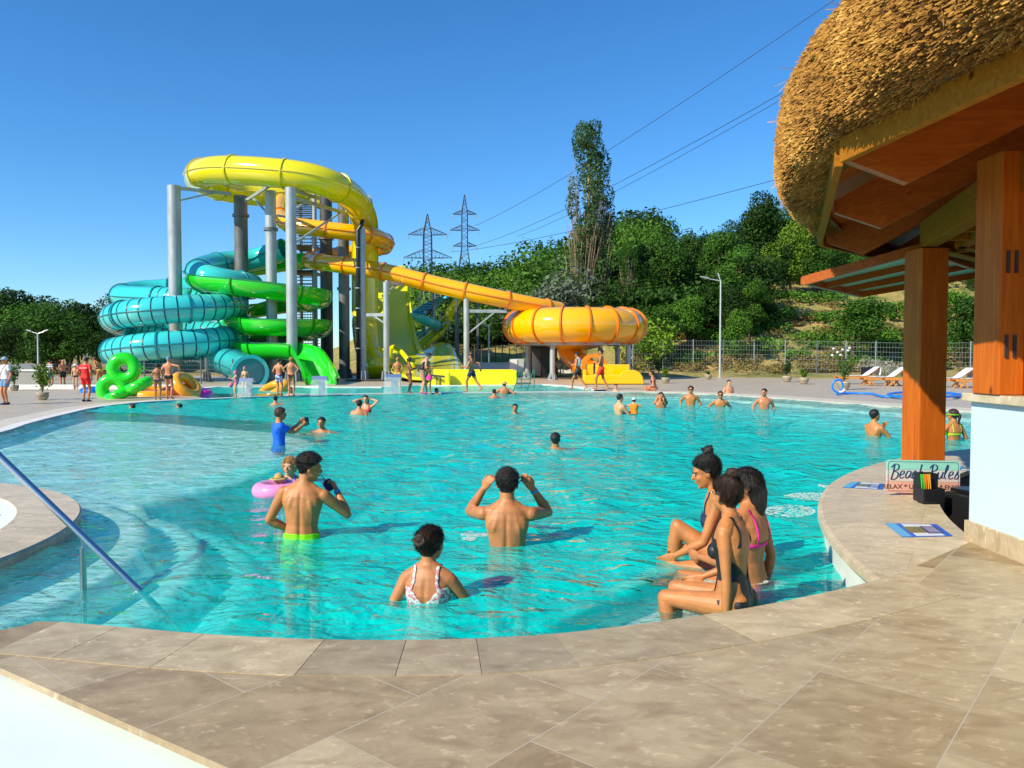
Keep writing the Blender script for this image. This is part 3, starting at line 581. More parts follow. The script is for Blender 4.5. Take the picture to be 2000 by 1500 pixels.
# shutters propped open behind the post
aw = tag(empty('shutter_awning', P(1780, 492, 8.1)), 'propped-open timber shutter with pale green panels behind the post', 'awning')
A = P(1569, 549, 8.9); B = P(1680, 575, 10.4); C = P(1932, 533, 10.6); D = P(1800, 486, 8.15)
mb = MB(); mb.beam(A, D, 0.07, 0.10); mb.beam(A.lerp(B, 0.0) , B, 0.06, 0.07); mb.beam(B, C, 0.07, 0.08); mb.beam(D, C, 0.06, 0.07); mb.beam(A.lerp(B, 0.33), D.lerp(C, 0.33), 0.06, 0.07); mb.beam(A.lerp(B, 0.66), D.lerp(C, 0.66), 0.06, 0.07)
put(mb, 'frame', M_woodh, aw)
M_pan = mat('frosted_panel', (0.35, 0.42, 0.28), 0.4); 
mb = MB(); z_ = Vector((0, 0, 0.03))
mb.add([A + z_, B + z_, C + z_, D + z_, A + z_ * 1.5, B + z_ * 1.5, C + z_ * 1.5, D + z_ * 1.5], [(0, 1, 2, 3), (4, 7, 6, 5), (0, 4, 5, 1), (1, 5, 6, 2), (2, 6, 7, 3), (3, 7, 4, 0)]); put(mb, 'panel', M_pan, aw)
aw2 = P(1730, 561, 10.5)
# sign leaning on the post, straw caddy, menus
def textobj(s, size, m, parent, loc, rot, name='lettering', shear=0.0, ext=0.0015, bold=0.0, sx=1.0, align='CENTER'):
    cu = bpy.data.curves.new(name, 'FONT'); cu.body = s; cu.size = size; cu.extrude = ext; cu.shear = shear; cu.offset = bold; cu.align_x = align; cu.align_y = 'CENTER'
    cu.materials.append(m); tmp = bpy.data.objects.new(name, cu); COL.objects.link(tmp); me = bpy.data.meshes.new_from_object(tmp.evaluated_get(bpy.context.evaluated_depsgraph_get())); bpy.data.objects.remove(tmp); o = bpy.data.objects.new(name, me); COL.objects.link(o); o.parent = parent; o.location = loc; o.rotation_euler = rot; o.scale = (sx, 1, 1); return o
YS = 7.55; sc_ = P(1803, 931, YS); k_ = YS / FPX
sign = tag(empty('beach_sign', sc_), 'pastel tin plank sign reading Beach Rules propped against the timber post', 'sign')
sign.rotation_euler = (R(-3), R(1.6), R(4))
SW, SH = 150 * k_, 64 * k_
def rrect(w_, h_, r_, n=5):
    out = []
    for cx, cy, a0 in ((w_ / 2 - r_, h_ / 2 - r_, 0), (-w_ / 2 + r_, h_ / 2 - r_, 90), (-w_ / 2 + r_, -h_ / 2 + r_, 180), (w_ / 2 - r_, -h_ / 2 + r_, 270)):
        for i in range(n + 1): a = R(a0 + 90 * i / n); out.append((cx + r_ * math.cos(a), cy + r_ * math.sin(a)))
    return out
def plate(poly, y0, y1, name, m, parent):
    n = len(poly); mb = MB(); mb.add([(p[0], y0, p[1]) for p in poly] + [(p[0], y1, p[1]) for p in poly], [tuple(range(n)), tuple(range(n, 2 * n))[::-1]] + [(i, (i + 1) % n, n + (i + 1) % n, n + i) for i in range(n)]); return mb.build(name, m, parent)
ms = mat('sign_planks', (0.6, 0.9, 0.8), 0.45); t = ms.node_tree; b = bsdf(ms); L = t.links.new
tc = nd(t, 'ShaderNodeTexCoord'); sp = nd(t, 'ShaderNodeSeparateXYZ'); L(tc.outputs['Object'], sp.inputs[0]); mr = nd(t, 'ShaderNodeMapRange'); mr.inputs[1].default_value = -SH / 2; mr.inputs[2].default_value = SH / 2; L(sp.outputs[2], mr.inputs[0])
r = nd(t, 'ShaderNodeValToRGB'); r.color_ramp.interpolation = 'CONSTANT'; e = r.color_ramp.elements; e[0].position = 0; e[0].color = (0.76, 0.40, 0.32, 1); e[1].position = 0.36; e[1].color = (0.70, 0.60, 0.55, 1)
for p_, c_ in ((0.34, (0.35, 0.3, 0.3)), (0.355, (0.70, 0.60, 0.55)), (0.52, (0.60, 0.68, 0.62)), (0.70, (0.25, 0.4, 0.4)), (0.715, (0.30, 0.72, 0.62))): x = e.new(p_); x.color = (*c_, 1)
nz_ = nd(t, 'ShaderNodeTexNoise'); nz_.inputs['Scale'].default_value = 9; mpp = nd(t, 'ShaderNodeMapping'); mpp.inputs['Scale'].default_value = (0.5, 1, 6); L(tc.outputs['Object'], mpp.inputs[0]); L(mpp.outputs[0], nz_.inputs['Vector'])
mx = nd(t, 'ShaderNodeMixRGB', blend_type='SOFT_LIGHT'); mx.inputs[0].default_value = 0.5; L(mr.outputs[0], r.inputs[0]); L(r.outputs[0], mx.inputs[1]); L(nz_.outputs['Fac'], mx.inputs[2]); L(mx.outputs[0], b.inputs['Base Color'])
plate(rrect(SW, SH, 0.03), -0.004, 0.004, 'board', ms, sign)
M_navy = mat('sign_navy', (0.03, 0.05, 0.16), 0.5); M_brown = mat('sign_brown', (0.12, 0.06, 0.045), 0.5)
# thin border line
o_ = rrect(SW - 0.03, SH - 0.03, 0.022); i_ = rrect(SW - 0.038, SH - 0.038, 0.019); n_ = len(o_); mb = MB()
mb.add([(p[0], -0.0055, p[1]) for p in o_] + [(p[0], -0.0055, p[1]) for p in i_], [(i, (i + 1) % n_, n_ + (i + 1) % n_, n_ + i) for i in range(n_)]); mb.build('border', M_navy, sign)
# brush script built from strokes (thick down-strokes, thin links)
def stroke(pts, wd, mb, n=7):
    c = cr(pts, n)
    for i in range(len(c) - 1):
        a_2, b_2 = c[i], c[i + 1]; dx, dz = b_2[0] - a_2[0], b_2[1] - a_2[1]; L_ = math.hypot(dx, dz) + 1e-9
        th_ = lambda dz_: wd * (0.35 + 0.65 * abs(dz_) / L_)
        w_ = th_(dz); nx, nz2 = -dz / L_ * w_, dx / L_ * w_; ex, ez = dx * 0.15, dz * 0.15
        mb.add([(a_2[0] + nx - ex, -0.0058 - 0.00002 * (i % 7), a_2[1] + nz2 - ez), (a_2[0] - nx - ex, -0.0058 - 0.00002 * (i % 7), a_2[1] - nz2 - ez), (b_2[0] - nx + ex, -0.0058 - 0.00002 * (i % 7), b_2[1] - nz2 + ez), (b_2[0] + nx + ex, -0.0058 - 0.00002 * (i % 7), b_2[1] + nz2 + ez)], [(0, 1, 2, 3)])
glyph = {'B': [[(.12, 1.0), (.10, .5), (.02, -.1)], [(-.1, .8), (.15, 1.05), (.45, .95), (.42, .65), (.15, .52), (.45, .42), (.48, .1), (.2, -.12), (.0, .0)]],
 'e': [[(.0, .2), (.3, .35), (.28, .55), (.1, .5), (.03, .2), (.15, .0), (.4, .1)]], 'a': [[(.36, .5), (.15, .55), (.0, .25), (.12, .0), (.32, .25), (.38, .52), (.34, .12), (.5, .05)]],
 'c': [[(.36, .45), (.2, .56), (.02, .3), (.12, .0), (.42, .1)]], 'h': [[(.16, 1.05), (.1, .5), (.04, .0)], [(.06, .25), (.25, .52), (.34, .38), (.3, .05), (.5, .05)]],
 'R': [[(.12, 1.0), (.1, .5), (.02, .0)], [(-.1, .8), (.15, 1.05), (.45, .95), (.42, .65), (.12, .5), (.3, .3), (.52, .0)]], 'u': [[(.0, .5), (.02, .12), (.16, .0), (.32, .3), (.36, .52), (.32, .1), (.5, .05)]],
 'l': [[(.02, .3), (.2, .8), (.16, 1.05), (.06, .7), (.04, .15), (.2, .0)]], 's': [[(.02, .1), (.22, .58), (.2, .4), (.32, .2), (.2, .0), (.0, .04)]]}
mb = MB(); cx = -SW * 0.44; S_ = SH * 0.41
for ch in "Beach Rules":
    if ch == ' ': cx += S_ * 0.36; continue
    for st in glyph[ch]: stroke([(cx + (x_ + 0.16 * y_) * S_, 0.005 + (y_ - 0.18) * S_) for x_, y_ in st], S_ * 0.060, mb)
    cx += S_ * {'B': .62, 'R': .62, 'h': .56, 'l': .34}.get(ch, .48)
mb.build('lettering', M_navy, sign, fix=False)
textobj('RELAX * UNWIND * ENJOY', SH * 0.185, M_brown, sign, (0, -0.0055, -SH * 0.32), (R(90), 0, 0), ext=0.0008, bold=0.0008, sx=1.16)
for x_ in (-0.085, 0.11): mb = MB(); mb.tube([(x_, 0, SH / 2 - .01), (x_ + .01, 0.03, SH / 2 + 0.05)], 0.0025, 6); mb.build('string', M_brown, sign)
cb = G(1818, 982, ST + 0.012); cad = tag(empty('straw_caddy', cb, R(4)), 'black plastic caddy holding green and orange drinking straws in front of the sign', 'straw holder')
def hollow(cx, cy, w_, d_, h_, name, th_=0.006):
    mb = MB()
    for dx, dy, sx_, sy_ in ((-w_ / 2, 0, th_, d_), (w_ / 2, 0, th_, d_), (0, -d_ / 2, w_ - th_, th_), (0, d_ / 2, w_ - th_, th_)): mb.box((cx + dx, cy + dy, h_ / 2), (sx_, sy_, h_))
    mb.box((cx, cy, 0.003), (w_ - .01, d_ - .01, 0.006)); return mb.build(name, M_black, cad, bevel=0.002)
hollow(0.0, 0.0, 0.195, 0.10, 0.135, 'front_bin'); hollow(0.018, 0.115, 0.165, 0.11, 0.255, 'back_bin')
mcol = [mat('straw_green', (0.05, 0.62, 0.03), 0.35), mat('straw_orange', (0.85, 0.20, 0.01), 0.35), mat('straw_amber', (0.8, 0.36, 0.02), 0.35)]
for i in range(13):
    mb = MB(); x_ = -0.088 + 0.0068 * i; c2 = mcol[0] if i < 4 else (mcol[1] if i < 9 else mcol[2]); h_ = 0.262 - 0.004 * (i % 3) - (0.0 if i < 10 else .0)
    mb.tube([(x_, -0.02 + 0.012 * (i % 3), 0.01), (x_ * 1.02 + 0.003 * (i % 2), 0.015, h_)], 0.0042, 8); mb.build('straw', c2, cad)
def menu(corners, label):
    c = [G(x_, y_, ST + 0.009) for x_, y_ in corners]; mid = sum(c, Vector()) / 4; e_ = tag(empty('menu_card', mid), label, 'menu', 'menus lying on the counter')
    def quad(u0, u1, v0, v1, z, name, m, th_=0.0015):
        f_ = lambda u, v: (c[0].lerp(c[1], u)).lerp(c[3].lerp(c[2], u), v) - mid
        q_ = [f_(u0, v0), f_(u1, v0), f_(u1, v1), f_(u0, v1)]; mb = MB(); mb.add([p + Vector((0, 0, z)) for p in q_] + [p + Vector((0, 0, z + th_)) for p in q_], [(0, 3, 2, 1), (4, 5, 6, 7), (0, 1, 5, 4), (1, 2, 6, 5), (2, 3, 7, 6), (3, 0, 4, 7)]); mb.build(name, m, e_)
    quad(0, 1, 0, 1, 0, 'card', M_blue); quad(0.30, 0.86, 0.04, 0.96, 0.0018, 'white_field', mat_mw, 0.0004); quad(0.26, 0.60, 0.26, 0.74, 0.0024, 'picture', mat_mp, 0.0004); quad(0.60, 0.90, 0.22, 0.80, 0.0030, 'price_block', mat_mn, 0.0004); quad(0.0, 0.2, 0.02, 0.98, 0.0018, 'blue_margin', M_cyan, 0.0004)
    for i in range(5): quad(0.64, 0.86, 0.28 + i * 0.1, 0.31 + i * 0.1, 0.0036, 'text_line', mat_mw, 0.0003)
mat_mw = mat('menu_white', (0.70, 0.76, 0.84), 0.35); mat_mp = mat('menu_picture', (0.25, 0.07, 0.05), 0.35, color2=(0.10, 0.30, 0.12), vscale=60); mat_mn = mat('menu_navy', (0.02, 0.03, 0.22), 0.35)
menu([(1728, 1022), (1829, 1024), (1861, 1047), (1762, 1049)], 'blue and white menu card lying nearest on the curved counter')
menu([(1664, 941), (1727, 945), (1724, 956), (1645, 952)], 'dark blue menu card on the counter left of the pastel sign')
menu([(1873, 910), (1903, 913), (1900, 920), (1868, 917)], 'blue menu card in shade on the far counter behind the post')
# handrail at the steps
hr = tag(empty('handrail', G(160, 1172)), 'polished steel handrail slanting down into the pool beside the steps', 'handrail')
yy = 5.3; p0 = P(-140, 752, yy + 0.35); p1_ = P(-60, 832, yy + .2); p2_ = P(0, 892, yy + 0.1); p3 = P(276, 1157, 5.33)
mb = MB(); d = (p3 - p2_); mb.tube([p0, p2_ - d * 0.2, p2_, p2_.lerp(p3, .5), p3, p3 + d * 0.35, p3 + d * 0.45 + Vector((0.0, 0, -0.25)), p3 + d * 0.46 + Vector((0, 0, -0.7))], 0.024, 20); put(mb, 'rail', M_steel, hr, smooth=True)
pr_ = p2_.lerp(p3, 0.585); mb = MB(); mb.tube([pr_ + Vector((0, 0, -0.02)), pr_ + Vector((0, 0, -0.09))], 0.006, 10); mb.tube([pr_ + Vector((0, 0, -0.08)), pr_ + Vector((0, 0, -1.2))], 0.021, 18); put(mb, 'stanchion', M_steel, hr, smooth=False, auto=30)
# round planter island at the left edge
isl = tag(empty('round_island', (ISL.x, ISL.y, 0)), 'round stone-rimmed island with a white basin at the left edge of the pool', 'island')
mb = MB(); mb.lathe([(3.08, 0.01), (3.08, 0.062), (ISR - 0.02, 0.062), (ISR, 0.04), (ISR, -0.02), (ISR - 0.06, -1.2)], (ISL.x, ISL.y, 0), 120); put(mb, 'stone_rim', M_counter, isl, auto=40)
mb = MB(); mb.lathe([(3.08, 0.045), (2.45, 0.0), (2.44, 0.06), (1.2, 0.07)], (ISL.x, ISL.y, 0), 90); put(mb, 'basin', M_white, isl)
mb = MB(); mb.lathe([(1.2, 0.07), (1.0, 0.35), (0.001, 0.38)], (ISL.x, ISL.y, 0), 60); put(mb, 'plinth', M_counter, isl)
# foam where the massage jets break the surface
M_foam = mat('foam', (0.80, 0.88, 0.88), 0.6, bump=1.0, bscale=40)
M_foam.node_tree.nodes["Principled BSDF"].inputs['Alpha'].default_value = 0.3
mb = MB()
for (x0, x1, y_, h_) in ((1492, 1592, 998, 12), (1530, 1640, 970, 8), (1600, 1668, 948, 6), (1345, 1410, 1143, 10), (1405, 1500, 1136, 7), (900, 960, 1043, 5), (905, 930, 1052, 4), (1070, 1095, 1044, 3)):
    for i in range(int((x1 - x0) * 5)):
        u = rng.random(); g = G(x0 + (x1 - x0) * u, y_ + rng.uniform(-1, 1) * h_ * math.sqrt(max(0, 1 - (2 * u - 1) ** 2)), 0.004); r_ = rng.uniform(0.0025, 0.009) * (g.y / 6.5)
        mb.ell(g, (r_ * 1.7, r_ * 1.2, r_ * 0.35), 6)
o = mb.build('foam', M_foam, smooth=True, fix=False); tag(o, 'white bubbling foam on the water by the bar and the bathers', 'foam', kind='stuff')
# ------------------------------------------------------------------ slides
def gloss(name, c, rough=0.12, coat=0.8, **k): return mat(name, c, rough, coat=coat, **k)
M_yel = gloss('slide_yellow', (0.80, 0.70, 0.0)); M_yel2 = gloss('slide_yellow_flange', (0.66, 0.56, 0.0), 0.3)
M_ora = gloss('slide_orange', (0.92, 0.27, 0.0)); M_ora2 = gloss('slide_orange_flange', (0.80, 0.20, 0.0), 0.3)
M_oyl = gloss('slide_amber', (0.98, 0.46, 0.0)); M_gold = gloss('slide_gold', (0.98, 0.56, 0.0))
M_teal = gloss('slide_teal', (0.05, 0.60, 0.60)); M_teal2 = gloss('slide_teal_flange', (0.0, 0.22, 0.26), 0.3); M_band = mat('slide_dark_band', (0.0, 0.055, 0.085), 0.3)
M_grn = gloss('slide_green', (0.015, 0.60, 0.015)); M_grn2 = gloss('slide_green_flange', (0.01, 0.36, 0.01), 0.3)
M_lem = gloss('slide_lemon', (0.82, 0.78, 0.0), 0.25)
def galv(name, c, v=0.18):
    m = mat(name, c, 0.5, metal=0.35, var=v, vscale=1.6, detail=8, stretch=(1, 1, 0.5), bump=0.15, bscale=5); return m
M_pole = galv('galvanised_pipe', (0.40, 0.44, 0.45)); M_poled = galv('weathered_pipe', (0.16, 0.165, 0.165), 0.3); M_conc = galv('dark_pipe', (0.085, 0.085, 0.085), 0.4)
def path3(pts, n=8): return [Vector(tuple(P(p[0], p[1], p[2]))) for p in [tuple(q) for q in cr(pts, n)]]
def flanges(mb, c, r, step, w_=0.10, h_=0.09, start=0.5, n=20):
    acc = -start; 
    for i in range(1, len(c) - 1):
        acc += (c[i] - c[i - 1]).length
        if acc >= step:
            acc = 0; t = (c[i + 1] - c[i - 1]).normalized(); mb.tube([c[i] - t * w_ / 2, c[i] + t * w_ / 2], r + h_, n)
def slide_root(name, loc, label, cat='water slide'): return tag(empty(name, loc), label, cat)
def tubeslide(root, c, r, m, mf, step, n=20, bands=None, seam=True, cap=True, name='tube'):
    mb = MB(); mb.tube(c, r, n, cap=cap); put(mb, name, m, root, smooth=True, fix=True)
    acc = -step * 0.4
    for i in range(1, len(c) - 1):
        acc += (c[i] - c[i - 1]).length
        if acc >= step:
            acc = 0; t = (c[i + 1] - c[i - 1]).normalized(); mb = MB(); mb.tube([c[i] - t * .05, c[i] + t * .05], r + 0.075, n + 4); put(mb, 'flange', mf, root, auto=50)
    if seam:
        for s_ in (-1, 1):
            a = []
            for i in range(len(c)):
                t = (c[min(i + 1, len(c) - 1)] - c[max(i - 1, 0)]).normalized(); side = Vector((0, 0, 1)).cross(t)
                if side.length < 0.25: side = a[-1][1] if a else Vector((1, 0, 0))
                side = side.normalized()
                if a and side.dot(a[-1][1]) < 0: side = side
                a.append((c[i] + side * s_ * (r + 0.02), side))
            mb = MB(); mb.tube([p for p, _ in a], 0.045, 6); put(mb, 'seam', mf, root)
    if bands:
        i0, i1, st_ = bands; acc = 0; mb = MB()
        for i in range(i0, i1):
            acc += (c[i] - c[i - 1]).length
            if acc >= st_: acc = 0; t = (c[i + 1] - c[i - 1]).normalized(); mb.tube([c[i] - t * .035, c[i] + t * .035], r + 0.014, n + 6)
        mb.cur = 0; o = put(mb, 'dark_band', M_band, root)
        o['kind'] = 'stuff'
def resample(c, step):
    out = [c[0]]; acc = 0
    for i in range(1, len(c)):
        a = c[i - 1]; L_ = (c[i] - a).length
        while acc + L_ >= step:
            t = (step - acc) / L_; a = a.lerp(c[i], t); out.append(a.copy()); L_ = (c[i] - a).length; acc = 0
        acc += L_
    out.append(c[-1]); return out
# yellow
yel = slide_root('yellow_tube_slide', G(730, 738), 'tall closed yellow tube slide looping around the tower top and dropping steeply')
c = path3([(640, 392, 60.5), (600, 376, 60.5), (540, 380, 60), (470, 376, 59), (412, 362, 56.5), (387, 346, 53.5), (396, 337, 50.6), (440, 332, 49), (530, 337, 48), (600, 346, 48), (655, 364, 49), (692, 390, 51.5), (709, 422, 54.5), (713, 470, 56.5), (713, 560, 57), (714, 640, 56.5), (722, 690, 55), (742, 722, 52.5)], 10)
c = resample(c, 0.25); tubeslide(yel, c, 0.88, M_yel, M_yel2, 3.4, 24)
# blue coil
blue = slide_root('teal_coil_slide', G(345, 745), 'teal tube slide with dark bands winding in a wide double coil on the left')
cc = P(345, 694, 50); RC = 3.55
def hel(th, z): return (cc.x + RC * math.cos(th), cc.y + RC * math.sin(th), z)
pts = [tuple(P(a, b, d)) for a, b, d in [(556, 487, 57.5), (500, 507, 58), (440, 514, 57), (396, 524, 54), (392, 536, 51.5), (430, 548, 51), (480, 556, 52.5), (492, 560, 55), (470, 561, 57.5), (400, 564, 58.5), (320, 567, 58.3), (262, 572, 57), (243, 580, 55)]]
th0 = 2.0
turns = np.arange(0, 2 * math.pi * 2.02 + 0.01, 0.3)
for t_ in turns: pts.append(hel(th0 - t_, 5.35 - 2.05 * t_ / (2 * math.pi)))
pts += [tuple(P(a, b, d)) for a, b, d in [(400, 697, 51.0), (440, 706, 48), (470, 716, 45), (489, 728, 42.6)]]
c = [Vector(tuple(p)) for p in cr(pts, 8)]; c = resample(c, 0.2)
nb0 = int(len(c) * 0.50)
tubeslide(blue, c, 0.82, M_teal, M_teal2, 3.9, 24, bands=(int(len(c) * .36), int(len(c) * 0.90), 0.5), cap=False)
t = (c[-1] - c[-4]).normalized(); mb = MB(); mb.tube([c[-1] - t * 0.5, c[-1] - t * 0.1, c[-1]], [0.88, 0.95, 0.97], 30, cap=False); mb.tube([c[-1] - t * 0.0, c[-1] - t * 0.35], [0.80, 0.78], 30, cap=False); 
ringv = []; put(mb, 'mouth', M_teal, blue, smooth=True)
mb = MB(); mb.lathe([(0.79, 0), (0.98, 0), (0.98, 0.05), (0.79, 0.05), (0.79, 0)], (0, 0, 0), 32); o = mb.build('mouth_rim', M_teal); o.parent = blue; o.location = c[-1] - blue.location; o.rotation_euler = t.to_track_quat('Z', 'Y').to_euler()
mb = MB(); mb.lathe([(0.81, 3.0 - .3), (0.81, 0), (0.001, 0)], (0, 0, 0), 32); o = mb.build('mouth_shade', M_dark); o.parent = blue; o.location = c[-1] - t * 3.0 - blue.location; o.rotation_euler = t.to_track_quat('Z', 'Y').to_euler()  # dark sleeve and end disc, shade inside the tube put in as colour
# green open trough
def trough(root, c, r, m, mf, step, name='trough', wall=0.05, a0=-8, a1=188, lip=0.11):
    """half-pipe with a rolled rim; opening up"""
    n = 16; vs = []; fs = []; prof = []
    for k in range(n + 1): a = R(a0 + (a1 - a0) * k / n); prof.append((r * math.cos(a), -r * math.sin(a) * 1.05))
    prof = [(prof[0][0] + lip, prof[0][1] - 0.0)] + prof + [(prof[-1][0] - lip, prof[-1][1])] + [(x_ * 0.95, z_ * 0.95 + 0.02) for x_, z_ in prof[::-1]]
    m_ = len(prof)
    for i, p in enumerate(c):
        t = (c[min(i + 1, len(c) - 1)] - c[max(i - 1, 0)]).normalized(); sd = t.cross(Vector((0, 0, 1))).normalized(); up = sd.cross(t)
        for x_, z_ in prof: vs.append(p + sd * x_ + up * z_)
    for i in range(len(c) - 1):
        for k in range(m_): a = i * m_ + k; b = i * m_ + (k + 1) % m_; fs.append((a, b, b + m_, a + m_))
    mb = MB(); mb.add(vs, fs); put(mb, name, m, root, auto=40)
    acc = 0
    for i in range(1, len(c) - 1):
        acc += (c[i] - c[i - 1]).length
        if acc >= step:
            acc = 0; t = (c[i + 1] - c[i - 1]).normalized(); sd = t.cross(Vector((0, 0, 1))).normalized(); up = sd.cross(t); mb = MB(); vs2 = []; f2 = []
            for s_ in (-0.05, 0.05):
                for k in range(13):
                    a = R(-5 + 190 * k / 12)
                    for q_ in (r * 1.0, r * 1.0 + 0.09): vs2.append(c[i] + t * s_ + sd * q_ * math.cos(a) - up * q_ * math.sin(a) * 1.05)
            for k in range(12):
                a = k * 2; f2 += [(a, a + 1, a + 3, a + 2), (a + 26, a + 28, a + 29, a + 27), (a + 1, a + 27, a + 29, a + 3), (a, a + 2, a + 28, a + 26)]
            mb.add(vs2, f2); put(mb, 'flange', mf, root)
grn = slide_root('green_open_slide', G(625, 752), 'bright green open slide spiralling down around the steel columns to its chute')
c = path3([(610, 500, 58), (560, 506, 59), (490, 516, 58.5), (420, 524, 56.5), (386, 533, 53.5), (395, 541, 50.5), (450, 548, 48.8), (520, 556, 48.5), (590, 566, 49.5), (622, 574, 52.5), (600, 582, 56), (540, 590, 57.5), (480, 600, 56.5), (452, 610, 53.5), (458, 620, 50.5), (500, 626, 48.6), (560, 628, 48.2), (605, 628, 49.5), (622, 632, 52.5), (598, 640, 56), (540, 648, 57), (480, 656, 56), (452, 664, 53), (462, 671, 50.2), (510, 674, 48.2), (560, 674, 46.8), (592, 680, 46.2), (608, 700, 45.2), (622, 726, 43.6), (629, 744, 42.0)], 8)
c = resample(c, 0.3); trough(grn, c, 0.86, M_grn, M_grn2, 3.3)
mb = MB()
for s_ in (-1, 1): mb.beam(c[-1] + Vector((s_ * .72, 0.5, 0.05)), c[-1] + Vector((s_ * .74, -0.1, -0.1)), 0.06, 0.6)
put(mb, 'exit_cheek', M_grn, grn)
for k_ in (): pass
# orange tube to the bowl
ora = slide_root('orange_tube_slide', G(1028, 745), 'long orange tube slide that snakes from the tower down into the round bowl')
c = path3([(550, 392, 59), (546, 415, 56.5), (560, 437, 54), (620, 446, 53), (690, 455, 53), (735, 463, 54), (755, 476, 57), (735, 487, 60.5), (680, 494, 61.5), (625, 502, 59), (606, 509, 56), (640, 514, 53), (700, 522, 51.5), (760, 533, 51), (860, 558, 50.6), (960, 580, 50.4), (1045, 597, 51.2), (1095, 606, 52.2)], 8)
c = resample(c, 0.25); tubeslide(ora, c, 0.55, M_oyl, M_ora2, 2.55, 18)
bowl = slide_root('orange_bowl_slide', G(1120, 735), 'giant orange ring-shaped bowl slide on steel columns over the deck', 'bowl slide')
bc = P(1122, 632, 53.2); bc.z = 0; zt, zb = zat(598, 49), zat(669, 48.8); R0 = 3.62; rt = (zt - zb) / 2; zc = (zt + zb) / 2
prof = []
for k in range(19): a = R(122 - 244 * k / 18); prof.append((R0 + rt * 1.04 * math.cos(a), zc + rt * math.sin(a)))
inner = [(r_ - 0.05 if r_ > R0 else r_, z_) for r_, z_ in prof]
mb = MB(); mb.lathe(prof + [(R0 - 0.9, zb + 0.1), (2.2, zb - 0.12), (0.9, zb - 0.45), (0.85, zb - 0.75), (0.8, zb - 0.4), (2.1, zb - 0.05), (R0 - 0.7, zb + 0.15), (R0 + rt * 0.9, zc - .4), (R0 + rt * .97, zc), (R0 + rt * 0.8, zc + .5), (R0 - .3, zt - .08), prof[0]], bc, 72); put(mb, 'shell', M_oyl, bowl, auto=60)
for k in range(16):
    a = 2 * math.pi * k / 16 + 0.13; mb = MB(); u = Vector((math.cos(a), math.sin(a), 0)); w2 = Vector((-u.y, u.x, 0)) * 0.05; vs = []; fs = []
    for i in range(15):
        b_ = R(105 - 205 * i / 14)
        for rr_ in (rt * 1.0, rt * 1.0 + 0.10):
            for s_ in (-1, 1): vs.append(bc + u * (R0 + rr_ * 1.04 * math.cos(b_)) + Vector((0, 0, zc + rr_ * math.sin(b_))) + w2 * s_)
    for i in range(14): o_ = i * 4; fs += [(o_ + 2, o_ + 3, o_ + 7, o_ + 6), (o_, o_ + 2, o_ + 6, o_ + 4), (o_ + 1, o_ + 5, o_ + 7, o_ + 3)]
    mb.add(vs, fs); put(mb, 'rib', M_ora2, bowl)
mb = MB(); mb.lathe([(3.45, zb - 0.14), (3.45, zb + 0.0), (3.65, zb + 0.0), (3.65, zb - 0.14), (3.45, zb - 0.14)], bc, 48); put(mb, 'ring_beam', M_pole, bowl)
for px_, dy_ in ((1030, 1.2), (1079, -2.9), (1172, 3.3), (1227, -1.2), (1206, 2.2)):
    Y_ = bc.y + dy_; x_ = (px_ - 1000) / FPX * Y_; b0 = Vector((x_, Y_, 0.03)); mb = MB(); mb.cyl(b0, (x_, Y_, zb - 0.1), 0.17, n=18); mb.cyl(b0, b0 + Vector((0, 0, .05)), 0.36, n=18)
    for k in range(6): a = k * math.pi / 3; mb.add([b0 + Vector((.16 * math.cos(a), .16 * math.sin(a), 0.05)), b0 + Vector((.34 * math.cos(a), .34 * math.sin(a), 0.05)), b0 + Vector((.16 * math.cos(a), .16 * math.sin(a), 0.5))], [(0, 1, 2)])
    put(mb, 'column', M_pole, bowl, auto=40)
# outlet of the bowl and its yellow splash trough
c = path3([(1108, 676, 53.2), (1112, 690, 53), (1128, 706, 52), (1148, 722, 50), (1160, 732, 48)], 6); tubeslide(ora, resample(c, .25), 0.7, M_ora, M_ora2, 2.0, 20, seam=False, name='outlet_tube')
spl = slide_root('splash_trough', G(1195, 750), 'amber yellow run-out trough with an arched opening below the orange bowl')
x0 = G(1130, 749).x
def q(px_, z_, Y_): return Vector(((px_ - 1000) / FPX * Y_, Y_, z_))
mb = MB(); Yb = 45.6; Yf = 42.4
mb.add([q(1140, .05, Yf), q(1185, .05, Yf), q(1235, .05, Yf - .4), q(1256, .05, Yf), q(1256, .9, Yf), q(1248, 1.25, Yf), q(1232, 1.35, Yf), q(1216, 1.30, Yf), q(1205, 1.0, Yf), q(1140, 1.0, Yf)], [tuple(range(10))[::-1]])
pf = [(1140, .05), (1236, .05), (1259, .05), (1256, .42), (1250, .68), (1241, .80), (1226, .82), (1216, .76), (1211, .56), (1178, .53), (1140, .53)]
mb = MB(); n_ = len(pf); vs = [q(a, b_, Yf) for a, b_ in pf] + [q(a, b_, Yf + 1.2) for a, b_ in pf]
mb.add(vs, [tuple(range(n_)), tuple(range(n_, 2 * n_))[::-1]] + [(i, (i + 1) % n_, n_ + (i + 1) % n_, n_ + i) for i in range(n_)]); put(mb, 'front_wall', M_gold, spl, bevel=0.06)
mb = MB(); mb.box((q(1186, 0.9, Yb).x, Yb, 0.55), (2.6, 0.18, 1.05)); mb.box((q(1138, 0.7, 44).x, 44.2, 0.42), (0.2, 3.0, .8)); put(mb, 'back_wall', M_gold, spl, bevel=0.05)
mb = MB(); mb.box((q(1190, 0, 44).x, 44, 0.25), (3.3, 2.8, 0.1)); put(mb, 'trough_floor', M_gold, spl)
